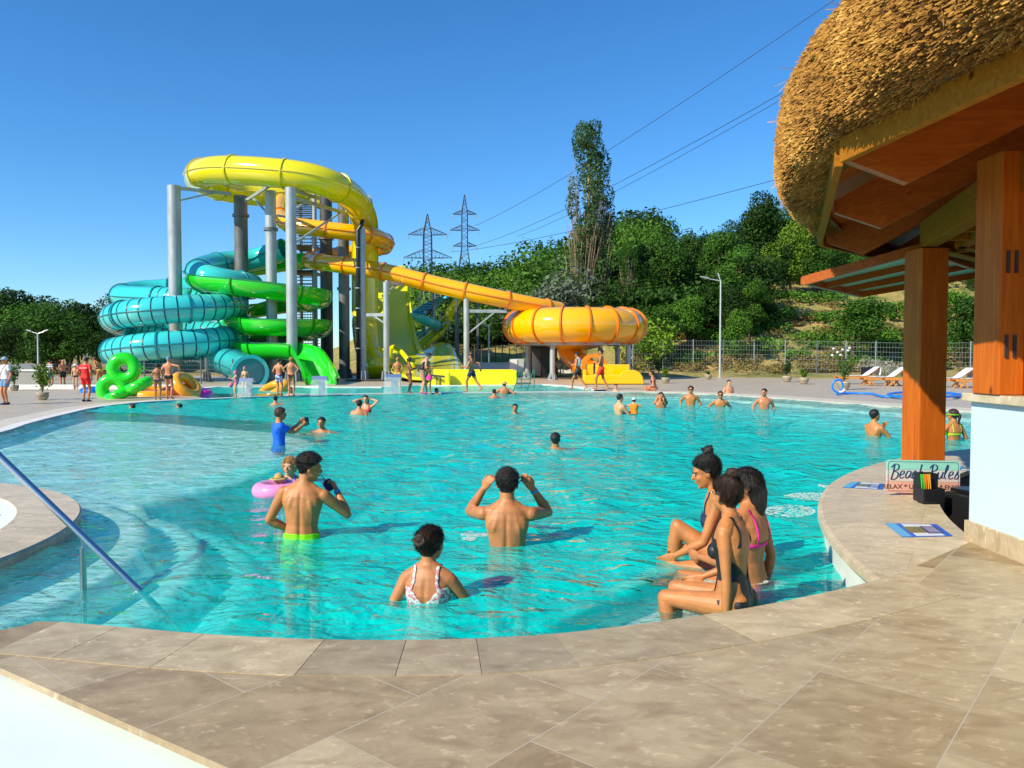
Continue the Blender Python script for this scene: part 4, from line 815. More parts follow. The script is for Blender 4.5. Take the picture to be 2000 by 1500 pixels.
cA = q(1158, .95, 45.9); mb = MB(); mb.lathe([(0.55, 0), (0.76, 0), (0.76, 0.35), (0.55, 0.35), (0.55, 0)], (0, 0, 0), 28); o = mb.build('arch', M_ora, auto=40); o.parent = spl; o.location = cA - spl.location; o.rotation_euler = (R(90), 0, R(12))
# wide lemon family slide: bicubic sheet from control rows
def patch(rows, name, m, root, n=6, th_=0.12):
    R_ = [[tuple(P(*p)) for p in row] for row in rows]; R_ = [cr(r_, n) for r_ in R_]; cols = list(zip(*R_)); C_ = [cr(list(c_), n) for c_ in cols]; nu = len(C_); nv = len(C_[0])
    vs = [Vector(tuple(C_[i][j])) for i in range(nu) for j in range(nv)]; fs = [(i * nv + j, i * nv + j + 1, (i + 1) * nv + j + 1, (i + 1) * nv + j) for i in range(nu - 1) for j in range(nv - 1)]
    mb = MB(); mb.add(vs, fs); o = put(mb, name, m, root, smooth=True); s_ = o.modifiers.new('thickness', 'SOLIDIFY'); s_.thickness = th_; s_.offset = -1; return o
fam = slide_root('wide_family_slide', G(860, 745), 'very wide lemon yellow slide sheet sweeping down to a low basin in the middle')
patch([[(690, 520, 66), (735, 519, 66), (795, 521, 66)], [(694, 570, 64.5), (738, 572, 64.5), (799, 575, 64.5)], [(700, 640, 62.5), (742, 645, 62.5), (808, 650, 62.5)], [(715, 690, 60), (760, 698, 59), (822, 700, 58)], [(742, 722, 56), (800, 730, 53.5), (862, 733, 52)]], 'chute', M_lem, fam)
patch([[(792, 519, 66.2), (796, 519, 65.2)], [(796, 575, 64.7), (801, 575, 63.7)], [(806, 650, 62.6), (812, 648, 61.6)], [(819, 692, 58.2), (829, 690, 57.2)]], 'side_lip', M_lem, fam)
patch([[(778, 700, 58), (800, 690, 60), (830, 684, 61), (858, 672, 61.5), (880, 676, 60), (893, 700, 56), (907, 722, 52)], [(770, 716, 53), (800, 712, 54), (830, 708, 55), (860, 702, 55.5), (882, 706, 54), (896, 716, 52), (910, 728, 50)], [(764, 728, 48.5), (800, 728, 48.5), (830, 728, 48.5), (860, 728, 48.4), (880, 729, 48.2), (900, 731, 48), (914, 734, 47)], [(800, 742, 45.5), (820, 743, 45), (840, 744, 44.6), (860, 744, 44.5), (880, 745, 44.5), (900, 746, 44.5), (925, 746, 44.5)]], 'wave_wall', M_lem, fam)
# rim pipe of the small tunnel below
c = path3([(760, 700, 52), (765, 680, 52), (776, 680, 51.5), (790, 694, 50.5), (806, 716, 49.5)], 6); mb = MB(); mb.tube(c, 0.16, 12); put(mb, 'edge_roll', M_lem, fam, smooth=True)
# basin
mb = MB(); Yf = 41.6
pf = [(838, 756.5), (1008, 754), (1004, 728), (912, 725), (838, 737)]
vs = [P(a, b_, Yf) for a, b_ in pf] + [P(a, b_, Yf + .5) + Vector((0, .0, 0)) for a, b_ in pf]
mb.add(vs, [tuple(range(5)), tuple(range(5, 10))[::-1]] + [(i, (i + 1) % 5, 5 + (i + 1) % 5, 5 + i) for i in range(5)]); put(mb, 'basin_front', M_lem, fam, bevel=0.05)
mb = MB(); mb.box((P(1006, 740, 43).x, 43.2, 0.42), (0.18, 3.4, 0.75)); mb.box((P(925, 740, 45).x, 45.2, 0.42), (4.6, 0.18, 0.75)); put(mb, 'basin_side', M_lem, fam, bevel=0.04)
mb = MB(); mb.box((P(925, 740, 43).x, 43.4, 0.12), (4.7, 3.4, 0.08)); put(mb, 'basin_floor', M_lem, fam)
mb = MB(); mb.box((P(874, 745, 41.2).x, 41.3, 0.35), (0.28, 0.35, 0.75)); put(mb, 'drain_pillar', M_lem, fam, bevel=0.08)
mb = MB(); a = P(842, 733, 41.5); b_ = P(872, 736, 41.2); mb.beam(a, b_, 0.08, 0.1); mb.beam(a + Vector((.3, 0, 0)), a + Vector((.3, 0, -0.55)), 0.05, 0.05); mb.beam(b_ - Vector((.3, 0, 0)), b_ + Vector((-.3, 0, -0.55)), 0.05, 0.05); put(mb, 'bracket', M_dark, fam)
# ------------------------------------------------------------------ columns carrying the slides
def column(px_, ytop, Y_, wpx, m, label, flange=None, ybase=None, arms=()):
    x_ = (px_ - 1000) / FPX * Y_; r_ = wpx / 2 / FPX * Y_; z1 = zat(ytop, Y_); root = tag(empty('support_column', (x_, Y_, 0.03)), label, 'column')
    root['group'] = 'steel columns carrying the slides'
    mb = MB(); mb.cyl((0, 0, 0), (0, 0, z1), r_, r_ * 0.985, 22); mb.build('shaft', m, root, auto=40)
    mb = MB(); mb.cyl((0, 0, 0), (0, 0, 0.05), r_ + 0.22, n=22)
    for k in range(8): a = k * math.pi / 4; u = Vector((math.cos(a), math.sin(a), 0)); mb.beam(u * (r_ + .08) + Vector((0, 0, .05)), u * (r_ + .02) + Vector((0, 0, .6)), 0.03, 0.14, up=u)
    mb.build('base_plate', m, root)
    for fy in (flange or []): z_ = zat(fy, Y_); mb = MB(); mb.cyl((0, 0, z_ - 0.09), (0, 0, z_ + 0.09), r_ + 0.1, n=22); mb.build('collar', M_poled, root, auto=40)
    for (ax, ay, ad, by) in arms:
        e_ = P(ax, ay, ad) - root.location; mb = MB(); mb.beam(Vector((0, 0, e_.z)), e_, 0.14, 0.2); s_ = Vector((0, 0, zat(by, Y_))); mb.beam(s_, Vector((0, 0, e_.z)).lerp(e_, 0.72), 0.1, 0.1); mb.build('arm', M_pole, root)
    return root
column(345, 364, 50, 25, M_pole, 'pale galvanised column standing inside the teal coil, leftmost of all', arms=[(452, 379, 52, 395)])
column(474, 384, 56, 26, M_poled, 'dark weathered column just right of the teal coil', [422])
column(532, 374, 50, 21, M_pole, 'steel column with a bolted collar, left of the front pair behind the bathers', [449], arms=[(480, 392, 55, 425)])
column(571, 368, 47.2, 21, M_pole, 'pale front column right of the collared one, under the yellow loop', arms=[(624, 388, 50, 418), (700, 424, 54, 480)])
column(639, 382, 58, 24, M_conc, 'broad near-black column behind the green slide', [467])
column(673, 394, 55, 21, M_poled, 'mid-grey column between the black one and the yellow drop', [565], arms=[(700, 515, 54, 530)])
column(617, 372, 59, 9, M_pole, 'thin steel column beside the stair tower')
column(708, 446, 49.5, 15, M_pole, 'slim pale column right in front of the yellow drop tube')
column(755, 552, 48.8, 12, M_pole, 'short slim column right of the yellow drop, under the orange tube', arms=[(787, 556, 50.6, 572), (716, 615, 49, 634)])
column(911, 574, 50.2, 11, M_pole, 'slim column carrying the straight orange tube near the bowl', arms=[(990, 608, 50.5, 655)])
column(404, 700, 46.5, 8, M_poled, 'stubby column under the teal exit tube')
column(671, 440, 60, 8, M_conc, 'thin dark pipe column just behind the mid-grey one')
dp = tag(empty('black_standpipe', P(701, 745, 49.3)), 'black water pipe rising beside the slim pale column', 'pipe')
mb = MB(); mb.tube([P(700, 745, 49.2), P(699, 450, 49.2), P(706, 440, 49.3), P(708, 430, 49.4)], 0.13, 12); put(mb, 'riser', M_black, dp, smooth=True)
for i in range(6): z_ = 2 + i * 1.25; mb = MB(); p_ = P(700, 700, 49.2); mb.cyl((p_.x, p_.y, z_), (p_.x, p_.y, z_ + .06), .16, n=12); put(mb, 'clamp', M_pole, dp)
# stair tower
tw = tag(empty('stair_tower', P(592, 740, 61)), 'dark steel stair tower with stacked flights behind the columns', 'stair tower')
X0, X1 = P(577, 500, 61).x, P(612, 500, 61).x; ztop = zat(372, 61)
for xx in (X0 - 0.2, X1 + .2):
    for yy_ in (60.2, 63.4): mb = MB(); mb.box((xx, yy_, ztop / 2), (0.2, 0.2, ztop)); put(mb, 'corner_post', M_conc, tw)
nf = 7; hf = (ztop - 0.3) / nf
for i in range(nf):
    z0 = i * hf; d0 = 1 if i % 2 == 0 else -1; mb = MB()
    for k in range(9): f = k / 9; mb.box(((X0 + X1) / 2, 61.8 + d0 * (-1.35 + 2.7 * f), z0 + hf * f + 0.1), (X1 - X0 + .1, 0.30, 0.05))
    put(mb, 'flight', M_poled, tw)
    mb = MB(); mb.box(((X0 + X1) / 2, 61.8, z0 + hf), (X1 - X0 + .6, 3.5, 0.07)); put(mb, 'landing', M_conc, tw)
    mb = MB()
    for hz in (0.5, 1.0): mb.beam((X0 - .2, 60.15, z0 + hf + hz), (X1 + .2, 60.15, z0 + hf + hz), 0.04, 0.05)
    for k in range(9): x_ = X0 - .2 + (X1 - X0 + .4) * k / 8; mb.beam((x_, 60.15, z0 + hf), (x_, 60.15, z0 + hf + 1.0), 0.03, 0.03, up=(0, 1, 0))
    put(mb, 'railing', M_poled, tw)
# low machine walls under the tower
def blockthing(name, label, cat, parts, loc):
    r_ = tag(empty(name, loc), label, cat)
    for nm, c_, s_, m_, *rest in parts: mb = MB(); mb.box(c_, s_, rest[0] if rest else 0); put(mb, nm, m_, r_, bevel=0.02)
    return r_
M_grey = mat('grey_panel', (0.20, 0.21, 0.22), 0.6, var=0.1, vscale=2)
blockthing('pump_house', 'low grey pump house under the green slide behind the bathers', 'hut', [('wall', (P(520, 700, 55).x, 55.5, 1.3), (4.2, 2, 2.6), M_grey), ('roof', (P(520, 700, 55).x, 55.5, 2.66), (4.5, 2.3, 0.12), M_poled), ('door', (P(505, 700, 55).x, 54.47, 1.05), (0.9, 0.06, 2.0), M_conc)], P(520, 740, 55))
M_wst = mat('dark_gravel', (0.05, 0.045, 0.04), 0.9, var=0.5, vscale=6)
for (a, b_, y0, y1, lab) in ((690, 830, 47.5, 56, 1),):
    mb = MB(); mb.box((P((a + b_) / 2, 700, 50).x, (y0 + y1) / 2, 0.06), ((b_ - a) / FPX * 50, y1 - y0, 0.08)); o = mb.build('gravel_bed', M_wst); tag(o, kind='structure')
# small coloured slides and spiral stair farther back
kid = tag(empty('spiral_stair', P(850, 730, 66)), 'grey steel spiral stair with white railings behind the wide yellow slide', 'stairs')
px0, Y0 = P(848, 700, 66).x, 66; zt2 = zat(568, 66)
mb = MB(); mb.cyl((px0, Y0, 0), (px0, Y0, zt2 + .6), 0.16, n=14); put(mb, 'central_pole', M_pole, kid, auto=40)
M_rail = mat('pale_rail', (0.6, 0.66, 0.68), 0.4, metal=0.2)
N_ = 34; mbt = MB(); mbr = MB(); last = None
for k in range(N_):
    a = k * 0.36; z_ = 0.3 + (zt2 - 0.5) * k / N_; u = Vector((math.cos(a), math.sin(a), 0)); c_ = Vector((px0, Y0, z_)); mbt.box(c_ + u * 0.75, (1.2, 0.42, 0.05), a)
    e_ = c_ + u * 1.35; mbr.cyl(e_, e_ + Vector((0, 0, 1.0)), 0.02, n=6)
    if last is not None: mbr.tube([last + Vector((0, 0, 1)), e_ + Vector((0, 0, 1))], 0.03, 6, cap=False)
    last = e_
put(mbt, 'treads', M_poled, kid); put(mbr, 'railing', M_rail, kid)
mb = MB(); mb.box((px0 + 0.6, Y0 + .3, zt2), (3.0, 2.4, 0.08)); mb.box((px0 + 2.6, Y0 + .3, zt2 - .4), (2.4, 2.2, 0.08)); put(mb, 'platform', M_conc, kid)
for xx, yy_ in ((px0 + 1.9, Y0 - .8), (px0 + 1.9, Y0 + 1.2), (px0 + 3.6, Y0 + .8)): mb = MB(); mb.box((xx, yy_, zt2 / 2), (0.18, 0.18, zt2)); put(mb, 'leg', M_poled, kid)
k1 = slide_root('small_teal_slide', P(820, 640, 66), 'small teal open slide seen behind the spiral stair')
trough(k1, resample(path3([(868, 572, 67), (850, 588, 68), (824, 606, 66), (815, 612, 63), (830, 622, 63), (850, 632, 65), (838, 642, 68), (812, 652, 68)], 6), .3), 0.55, M_teal, M_teal2, 3)
k2 = slide_root('small_yellow_slide', P(880, 640, 66), 'small yellow tube slide twisting down beside the spiral stair')
trough(k2, resample(path3([(892, 580, 66), (880, 600, 66), (868, 625, 66), (856, 645, 65), (838, 660, 64), (824, 672, 63), (815, 678, 62)], 6), .3), 0.5, M_yel, M_yel2, 2)
# ------------------------------------------------------------------ trees
def leafmat(name, c1, c2, tr=0.25):
    m = bpy.data.materials.new(name); m.use_nodes = True; t = m.node_tree; L = t.links.new; b = bsdf(m); b.inputs['Roughness'].default_value = 0.65; b.inputs['Specular IOR Level'].default_value = 0.25
    gi = nd(t, 'ShaderNodeNewGeometry'); oi = nd(t, 'ShaderNodeObjectInfo'); tc = nd(t, 'ShaderNodeTexCoord'); n = nd(t, 'ShaderNodeTexNoise'); n.inputs['Scale'].default_value = 0.7; L(tc.outputs['Object'], n.inputs['Vector'])
    ad = nd(t, 'ShaderNodeMath', operation='MULTIPLY_ADD'); ad.inputs[1].default_value = 0.45; L(gi.outputs['Random Per Island'], ad.inputs[0]); L(n.outputs['Fac'], ad.inputs[2])
    r = nd(t, 'ShaderNodeValToRGB'); e = r.color_ramp.elements; e[0].position = 0.35; e[0].color = (*c1, 1); e[1].position = 1.0; e[1].color = (*c2, 1); L(ad.outputs[0], r.inputs[0])
    hs_ = nd(t, 'ShaderNodeHueSaturation'); mr = nd(t, 'ShaderNodeMapRange'); mr.inputs[3].default_value = 0.75; mr.inputs[4].default_value = 1.3; L(oi.outputs['Random'], mr.inputs[0]); L(mr.outputs[0], hs_.inputs['Value']); L(r.outputs[0], hs_.inputs['Color']); L(hs_.outputs[0], b.inputs['Base Color'])
    tl = nd(t, 'ShaderNodeBsdfTranslucent'); L(hs_.outputs[0], tl.inputs[0]); mx = nd(t, 'ShaderNodeMixShader'); mx.inputs[0].default_value = tr; L(b.outputs[0], mx.inputs[1]); L(tl.outputs[0], mx.inputs[2]); L(mx.outputs[0], t.nodes['Material Output'].inputs[0]); return m
L_dark = leafmat('leaves_dark', (0.005, 0.024, 0.003), (0.045, 0.12, 0.012)); L_mid = leafmat('leaves_mid', (0.015, 0.06, 0.006), (0.08, 0.20, 0.018)); L_midb = leafmat('leaves_lively', (0.02, 0.075, 0.006), (0.11, 0.25, 0.02)); L_bri = leafmat('leaves_bright', (0.05, 0.13, 0.008), (0.20, 0.34, 0.02)); L_sil = leafmat('leaves_silver', (0.06, 0.09, 0.055), (0.20, 0.24, 0.16)); L_pop = leafmat('leaves_poplar', (0.022, 0.06, 0.016), (0.09, 0.17, 0.05)); L_dry = leafmat('leaves_dry', (0.14, 0.11, 0.03), (0.36, 0.28, 0.09))
M_bark = mat('bark', (0.10, 0.07, 0.045), 0.9, var=0.4, vscale=5, bump=0.6, bscale=12); M_barkp = mat('bark_pale', (0.30, 0.22, 0.14), 0.9, var=0.3, vscale=5, bump=0.6, bscale=12)
def leafquads(cen, nrm, size, rs):
    """cen Nx3, leaf quads around them"""
    N = len(cen); a = np.cross(nrm, rs.normal(0, 1, (N, 3))); a /= np.linalg.norm(a, axis=1)[:, None] + 1e-9; b_ = np.cross(nrm, a); s_ = size[:, None]
    q_ = np.stack([cen - a * s_, cen - b_ * s_ * 0.55 + nrm * s_ * .15, cen + a * s_, cen + b_ * s_ * 0.55 + nrm * s_ * .15], 1).reshape(-1, 3)
    return q_, np.arange(4 * N).reshape(N, 4)
def crown_pts(rs, lobes, n):
    """lobes: (x,y,z,rx,ry,rz); points near lobe shells"""
    w_ = np.array([l[3] * l[5] for l in lobes]); pick = rs.choice(len(lobes), n, p=w_ / w_.sum()); L_ = np.array(lobes)[pick]; d = rs.normal(0, 1, (n, 3)); d /= np.linalg.norm(d, axis=1)[:, None]
    # sub-clumps give light and dark patches with gaps
    k = rs.uniform(0.72, 1.05, n) ** 1; cl = 0.5 + 0.5 * np.sin(d[:, 0] * 7 + pick * 2.1) * np.sin(d[:, 1] * 6 + pick) * np.sin(d[:, 2] * 7 + pick * .7); k = k * (0.82 + 0.25 * cl)
    return L_[:, :3] + d * k[:, None] * L_[:, 3:], d
def tree_mesh(seed, h, wd, n=3600, leaf=0.2, trunk=0.3, kind='round', bare=0.25):
    rs = np.random.RandomState(seed); lobes = []; limbs = MB(); z0 = h * bare
    if kind == 'round':
        for i in range(15):
            f = rs.rand(); a = rs.uniform(0, 6.28); rr_ = wd * 0.5 * (0.75 - 0.55 * abs(f - 0.35)) * rs.uniform(0.3, 1.0); z_ = z0 + (h - z0) * (0.15 + 0.72 * f); r_ = wd * rs.uniform(0.15, 0.27)
            lobes.append((rr_ * math.cos(a), rr_ * math.sin(a), z_, r_, r_, r_ * rs.uniform(0.6, 0.95)))
        limbs.tube([(0, 0, -0.4), (0.05 * wd, 0, z0 * .7), (0, 0.03 * wd, h * 0.6), (0, 0, h * .85)], [h * 0.022 + .03, h * 0.018 + .02, h * .01, h * .004], 8)
        for l in lobes[:9]: limbs.tube([(0, 0, z0 * rs.uniform(.6, 1.3)), (l[0] * .5, l[1] * .5, l[2] * .75), (l[0], l[1], l[2])], [h * .009, h * .006, h * .002], 6)
    elif kind == 'poplar':
        for i in range(64):
            f = i / 64; w_ = wd * 0.5 * float(np.interp(f, [0, .15, .4, .7, .9, 1], [.55, .85, 1, .85, .6, .35])); a = rs.uniform(0, 6.28); rr_ = w_ * rs.uniform(0.25, 0.85); z_ = z0 + (h - z0) * (0.03 + 0.95 * f)
            lobes.append((rr_ * math.cos(a), rr_ * math.sin(a), z_, wd * .12, wd * .12, h * rs.uniform(.04, .075)))
        limbs.tube([(0, 0, -0.4), (0, 0, h * .4), (0, 0, h * .93)], [h * .018, h * .012, h * .003], 8)
        for i in range(150):
            a = rs.uniform(0, 6.28); z_ = h * rs.uniform(0.0, 0.5); w_ = wd * .5 * rs.uniform(.45, .9); zt_ = z_ + h * rs.uniform(.16, .42); limbs.tube([(0.35 * w_ * math.cos(a), .35 * w_ * math.sin(a), z_), (w_ * .75 * math.cos(a), w_ * .75 * math.sin(a), z_ + .4 * (zt_ - z_)), (w_ * .95 * math.cos(a + .2), w_ * .95 * math.sin(a + .2), zt_)], [h * .0016, h * .0013, h * .0006], 5)
    pts_, d = crown_pts(rs, lobes, n); nr = d + rs.normal(0, .7, d.shape) + np.array([0, 0, .3]); nr /= np.linalg.norm(nr, axis=1)[:, None]
    V, Q = leafquads(pts_, nr, leaf * rs.uniform(.6, 1.35, n), rs)
    cm = npmesh('crown', V, Q, L_mid, smooth=False); lm = limbs.mesh('trunk', M_bark, True); return cm, lm
TM = [tree_mesh(11 + i, 9, 7 + (i % 3), n=5200, leaf=0.17, bare=0.12 + .04 * i) for i in range(5)]
BM = [tree_mesh(41 + i, 3.2, 4.6, n=2300, leaf=0.12, bare=0.02) for i in range(3)]
def plant(x_, y_, h, tm, h0, m, label, group=None, cat='tree', wf=1.0, name='leafy_tree', bark=None, zb=None):
    z_ = float(hillh(np.array([x_]), np.array([float(y_)]))[0]) if zb is None else zb; root = tag(empty(name, (x_, y_, z_), rng.uniform(0, 6.28)), label, cat, group); s_ = h / h0; root.scale = (s_ * wf, s_ * wf, s_)
    for me, nm, mm in ((tm[0], 'crown', m), (tm[1], 'trunk', bark or M_bark)):
        o = bpy.data.objects.new(nm, me); COL.objects.link(o); o.parent = root; o.material_slots[0].link = 'OBJECT'; o.material_slots[0].material = mm
    return root
def plant_px(px_, ytop, Y_, tm, h0, m, label, group=None, **k):
    x_ = (px_ - 1000) / FPX * Y_; zg = float(hillh(np.array([x_]), np.array([float(Y_)]))[0]); return plant(x_, Y_, max(1.0, zat(ytop, Y_) - zg), tm, h0, m, label, group, **k)
# the tall poplar and its thin neighbour
PM = tree_mesh(77, 18, 5.2, n=12500, leaf=0.12, kind='poplar', bare=0.16)
plant_px(1149, 236, 76, PM, 18, L_pop, 'very tall columnar poplar with bare pale lower branches, rising above the orange bowl', name='poplar_tree', cat='poplar', bark=M_barkp, wf=1.05)
PM2 = tree_mesh(78, 12, 4.2, n=5200, leaf=0.12, kind='poplar', bare=0.15)
plant_px(1226, 478, 72, PM2, 12, L_mid, 'shorter slender poplar just right of the tall one', name='poplar_tree', cat='poplar', bark=M_barkp, wf=0.9)
# right-hand wood: trees standing up on the slope
GR = 'dark trees massed on the slope to the right of the poplar'; same = 'dark green leafy tree in the wood on the slope right of the poplar'
spec = [(1178, 478, 80), (1215, 452, 84), (1262, 452, 80), (1258, 540, 70), (1285, 500, 74), (1308, 440, 84), (1330, 470, 76), (1352, 428, 88), (1385, 432, 84), (1405, 440, 80), (1380, 520, 70), (1340, 545, 68), (1425, 420, 88), (1440, 470, 76), (1470, 398, 88), (1495, 388, 90), (1480, 480, 74), (1520, 395, 92), (1528, 470, 78), (1555, 408, 90), (1585, 400, 96), (1590, 470, 80), (1425, 545, 68), (1470, 540, 68), (1620, 470, 82), (1660, 480, 84), (1700, 470, 84), (1560, 500, 84), (1640, 500, 84), (1690, 505, 86), (1750, 500, 88), (1860, 500, 88), (1900, 520, 84), (1300, 570, 66), (1360, 590, 66), (1440, 585, 66), (1500, 560, 70)]
def where(a, b_, Y_): return ('on the crest' if Y_ > 83 else ('halfway up' if Y_ > 72 else 'at the foot')) + ' of the wooded slope, ' + ('next to the poplar' if a < 1240 else 'left of the street lamp' if a < 1380 else 'behind the street lamp' if a < 1450 else 'right of the street lamp' if a < 1560 else 'under the thatched roof' if a < 1720 else 'behind the bar posts')
for i, (a, b_, Y_) in enumerate(spec): k4 = i % 4; plant_px(a + rng.uniform(-6, 6), b_ + (30 if a < 1400 else 14), Y_ + rng.uniform(-2, 2), TM[i % 5], 9, (L_dark, L_mid, L_dark, L_midb)[k4], ('dark green', 'mid green', 'dark green', 'lighter green')[k4] + ' tree ' + where(a, b_, Y_), GR, wf=rng.uniform(0.85, 1.25))
plant_px(1300, 455, 74, TM[1], 9, L_mid, 'brighter green leafy tree left of the lamp, standing out of the dark wood', wf=0.9)
plant_px(1497, 383, 86, TM[3], 9, L_dark, 'tallest dark tree on the crest of the slope', wf=0.8)
plant_px(1535, 440, 80, TM[2], 9, L_bri, 'yellow-green tree on the crest, close to the thatched roof', wf=0.8)
plant_px(1262, 605, 64, BM[0], 3.2, L_bri, 'bright yellow-green bush right of the orange bowl at the foot of the trees', cat='bush', name='bush')
plant_px(1665, 588, 64, TM[4], 9, L_mid, 'big rounded green bush on the grassy slope left of the timber post', cat='bush', name='bush', wf=1.5)
plant_px(1880, 585, 62, TM[4], 9, L_dark, 'dark bush on the slope between the post and the white wall', cat='bush', name='bush', wf=1.4)
plant_px(1095, 543, 70, BM[1], 3.2, L_sil, 'silver-grey shrub left of the poplar foot', cat='bush', name='bush', wf=1.1)
plant_px(1055, 575, 72, BM[2], 3.2, L_sil, 'smaller grey-green shrub above the straight orange tube', cat='bush', name='bush')
# bushy hill in the middle: scattered scrub, one mass
def scrub(name, label, N, area, m, size, hs_, leaf, nleaf, seed, cond=None):
    rs = np.random.RandomState(seed); allV = []; allN = []; sz = []
    for i in range(N):
        Y_ = rs.uniform(area[2], area[3]); px_ = rs.uniform(area[0], area[1]); x_ = (px_ - 1000) / FPX * Y_; z_ = float(hillh(np.array([x_]), np.array([Y_]))[0]); s_ = rs.uniform(*size); h_ = s_ * rs.uniform(*hs_)
        lob = [(x_ + rs.normal(0, s_ * .35), Y_ + rs.normal(0, s_ * .35), z_ + h_ * rs.uniform(.35, .75), s_ * .5, s_ * .5, h_ * .4) for _ in range(4)]
        p_, d = crown_pts(rs, lob, nleaf); allV.append(p_); allN.append(d); sz.append(np.full(nleaf, leaf * rs.uniform(.8, 1.2)))
    p_ = np.concatenate(allV); d = np.concatenate(allN); nr = d + rs.normal(0, .6, d.shape) + np.array([0, 0, .3]); nr /= np.linalg.norm(nr, axis=1)[:, None]
    V, Q = leafquads(p_, nr, np.concatenate(sz) * rs.uniform(.6, 1.3, len(p_)), rs); o = npobj(name, npmesh(name, V, Q, m, smooth=False)); tag(o, label, 'shrubs', kind='stuff'); return o
scrub('hillside_scrub', 'dark green scrub covering the middle hill', 150, (770, 1260, 84, 150), L_midb, (3.0, 5.5), (.8, 1.2), 0.26, 420, 1)
scrub('hillside_scrub', 'bright yellow-green bushes on the middle hill', 75, (790, 1110, 78, 125), L_bri, (2.5, 4.5), (.8, 1.2), 0.24, 420, 2)
scrub('hillside_scrub', 'silver-grey bushes on the middle hill', 80, (800, 1200, 76, 150), L_sil, (2.2, 4.2), (.7, 1.1), 0.22, 380, 3)
scrub('hillside_scrub', 'dark bushes at the foot of the middle hill', 60, (830, 1230, 72, 95), L_dark, (2.2, 4.2), (.8, 1.3), 0.22, 420, 4)
scrub('hillside_scrub', 'far dark wood along the ridge', 120, (780, 1300, 140, 190), L_dark, (4.0, 7.0), (.8, 1.1), 0.42, 260, 5)
scrub('hillside_scrub', 'dark undergrowth between the trees on the right slope', 70, (1180, 1440, 70, 92), L_dark, (3, 5), (.7, 1.1), 0.24, 360, 6)
scrub('hillside_scrub', 'low green scrub on the right slope behind the fence', 120, (1330, 1980, 63, 80), L_midb, (.8, 2.2), (.5, .9), 0.14, 330, 7)
scrub('hillside_scrub', 'green scrub at the top of the right slope', 60, (1560, 2000, 84, 105), L_mid, (2.4, 4.4), (.8, 1.1), 0.24, 380, 10)
scrub('dry_weeds', 'straw-coloured weeds on the right slope behind the fence', 130, (1230, 1980, 60, 78), L_dry, (0.8, 2.0), (.35, .7), 0.10, 300, 8)
o = scrub('dead_brush', 'pile of pale dry brush behind the fence left of the post', 7, (1690, 1775, 58, 61), leafmat('leaves_ash', (0.25, 0.24, 0.17), (0.5, 0.5, 0.38)), (0.8, 1.5), (.6, .9), 0.09, 420, 9)
# left tree line
GL = 'dark trees lined up behind the left deck'; samel = 'dark green tree in the row behind the left deck'
for i, (a, b_, Y_) in enumerate([(-70, 570, 82), (-20, 590, 76), (15, 572, 80), (45, 590, 74), (70, 585, 80), (100, 600, 72), (130, 588, 78), (160, 598, 72), (190, 602, 76), (-50, 610, 68), (30, 625, 68), (85, 640, 66), (140, 640, 66), (190, 648, 66), (240, 640, 72), (290, 650, 72), (350, 655, 74), (420, 660, 76), (500, 668, 80), (580, 672, 84)]):
    plant_px(a, b_, Y_, TM[(i * 2) % 5], 9, L_dark if i % 3 else L_mid, ('dark' if i % 3 else 'mid') + ' green tree in the left row, ' + ('at the very left edge' if a < 20 else 'above the stone wall' if a < 80 else 'behind the striped shirt and lifeguard' if a < 200 else 'behind the teal coil' if a < 400 else 'behind the steel columns'), GL, wf=1.15)
plant_px(215, 580, 70, TM[2], 9, L_dark, 'dark airy tree touching the teal coil on its left', wf=0.9)
plant_px(113, 592, 66, TM[0], 9, L_mid, 'lighter green tree in the middle of the left row', wf=1.2)
# lamp posts
M_lamp = mat('lamp_grey', (0.55, 0.60, 0.60), 0.4, metal=0.3)
def lamp(px_, ybase_z, Y_, ytop, arms, label):
    x_ = (px_ - 1000) / FPX * Y_; zt_ = zat(ytop, Y_); r_ = tag(empty('street_lamp', (x_, Y_, 0)), label, 'lamp post'); mb = MB(); mb.cyl((0, 0, 0), (0, 0, zt_), 0.075, 0.05, 12); mb.build('pole', M_lamp, r_, auto=40)
    for dx, dz in arms: mb = MB(); mb.tube([(0, 0, zt_ - .03), (dx * .9, 0, zt_ + dz * .9)], 0.035, 8); o = mb.build('arm', M_lamp, r_); mb = MB(); mb.beam((dx * .62, 0, zt_ + dz * .62 + .04), (dx * 1.1, 0, zt_ + dz * 1.1 + .04), 0.16, 0.06); h_ = mb.build('lamp_head', M_lamp, o, bevel=.01)
    mb = MB(); mb.cyl((0, 0, 0), (0, 0, .05), .16, n=12); mb.build('foot_plate', M_lamp, r_)
lamp(1406, 0, 57, 548, [(-1.35, 0.22), (-0.2, 0.45)], 'grey street lamp with its arm to the left, by the fence on the right')
lamp(75, 0, 60, 651, [(0.75, 0.2), (-0.75, 0.2)], 'double-armed street lamp in front of the trees at far left')
lamp(955, 0, 62, 636, [(-0.5, 0.12)], 'thin small lamp on the deck left of the orange bowl')
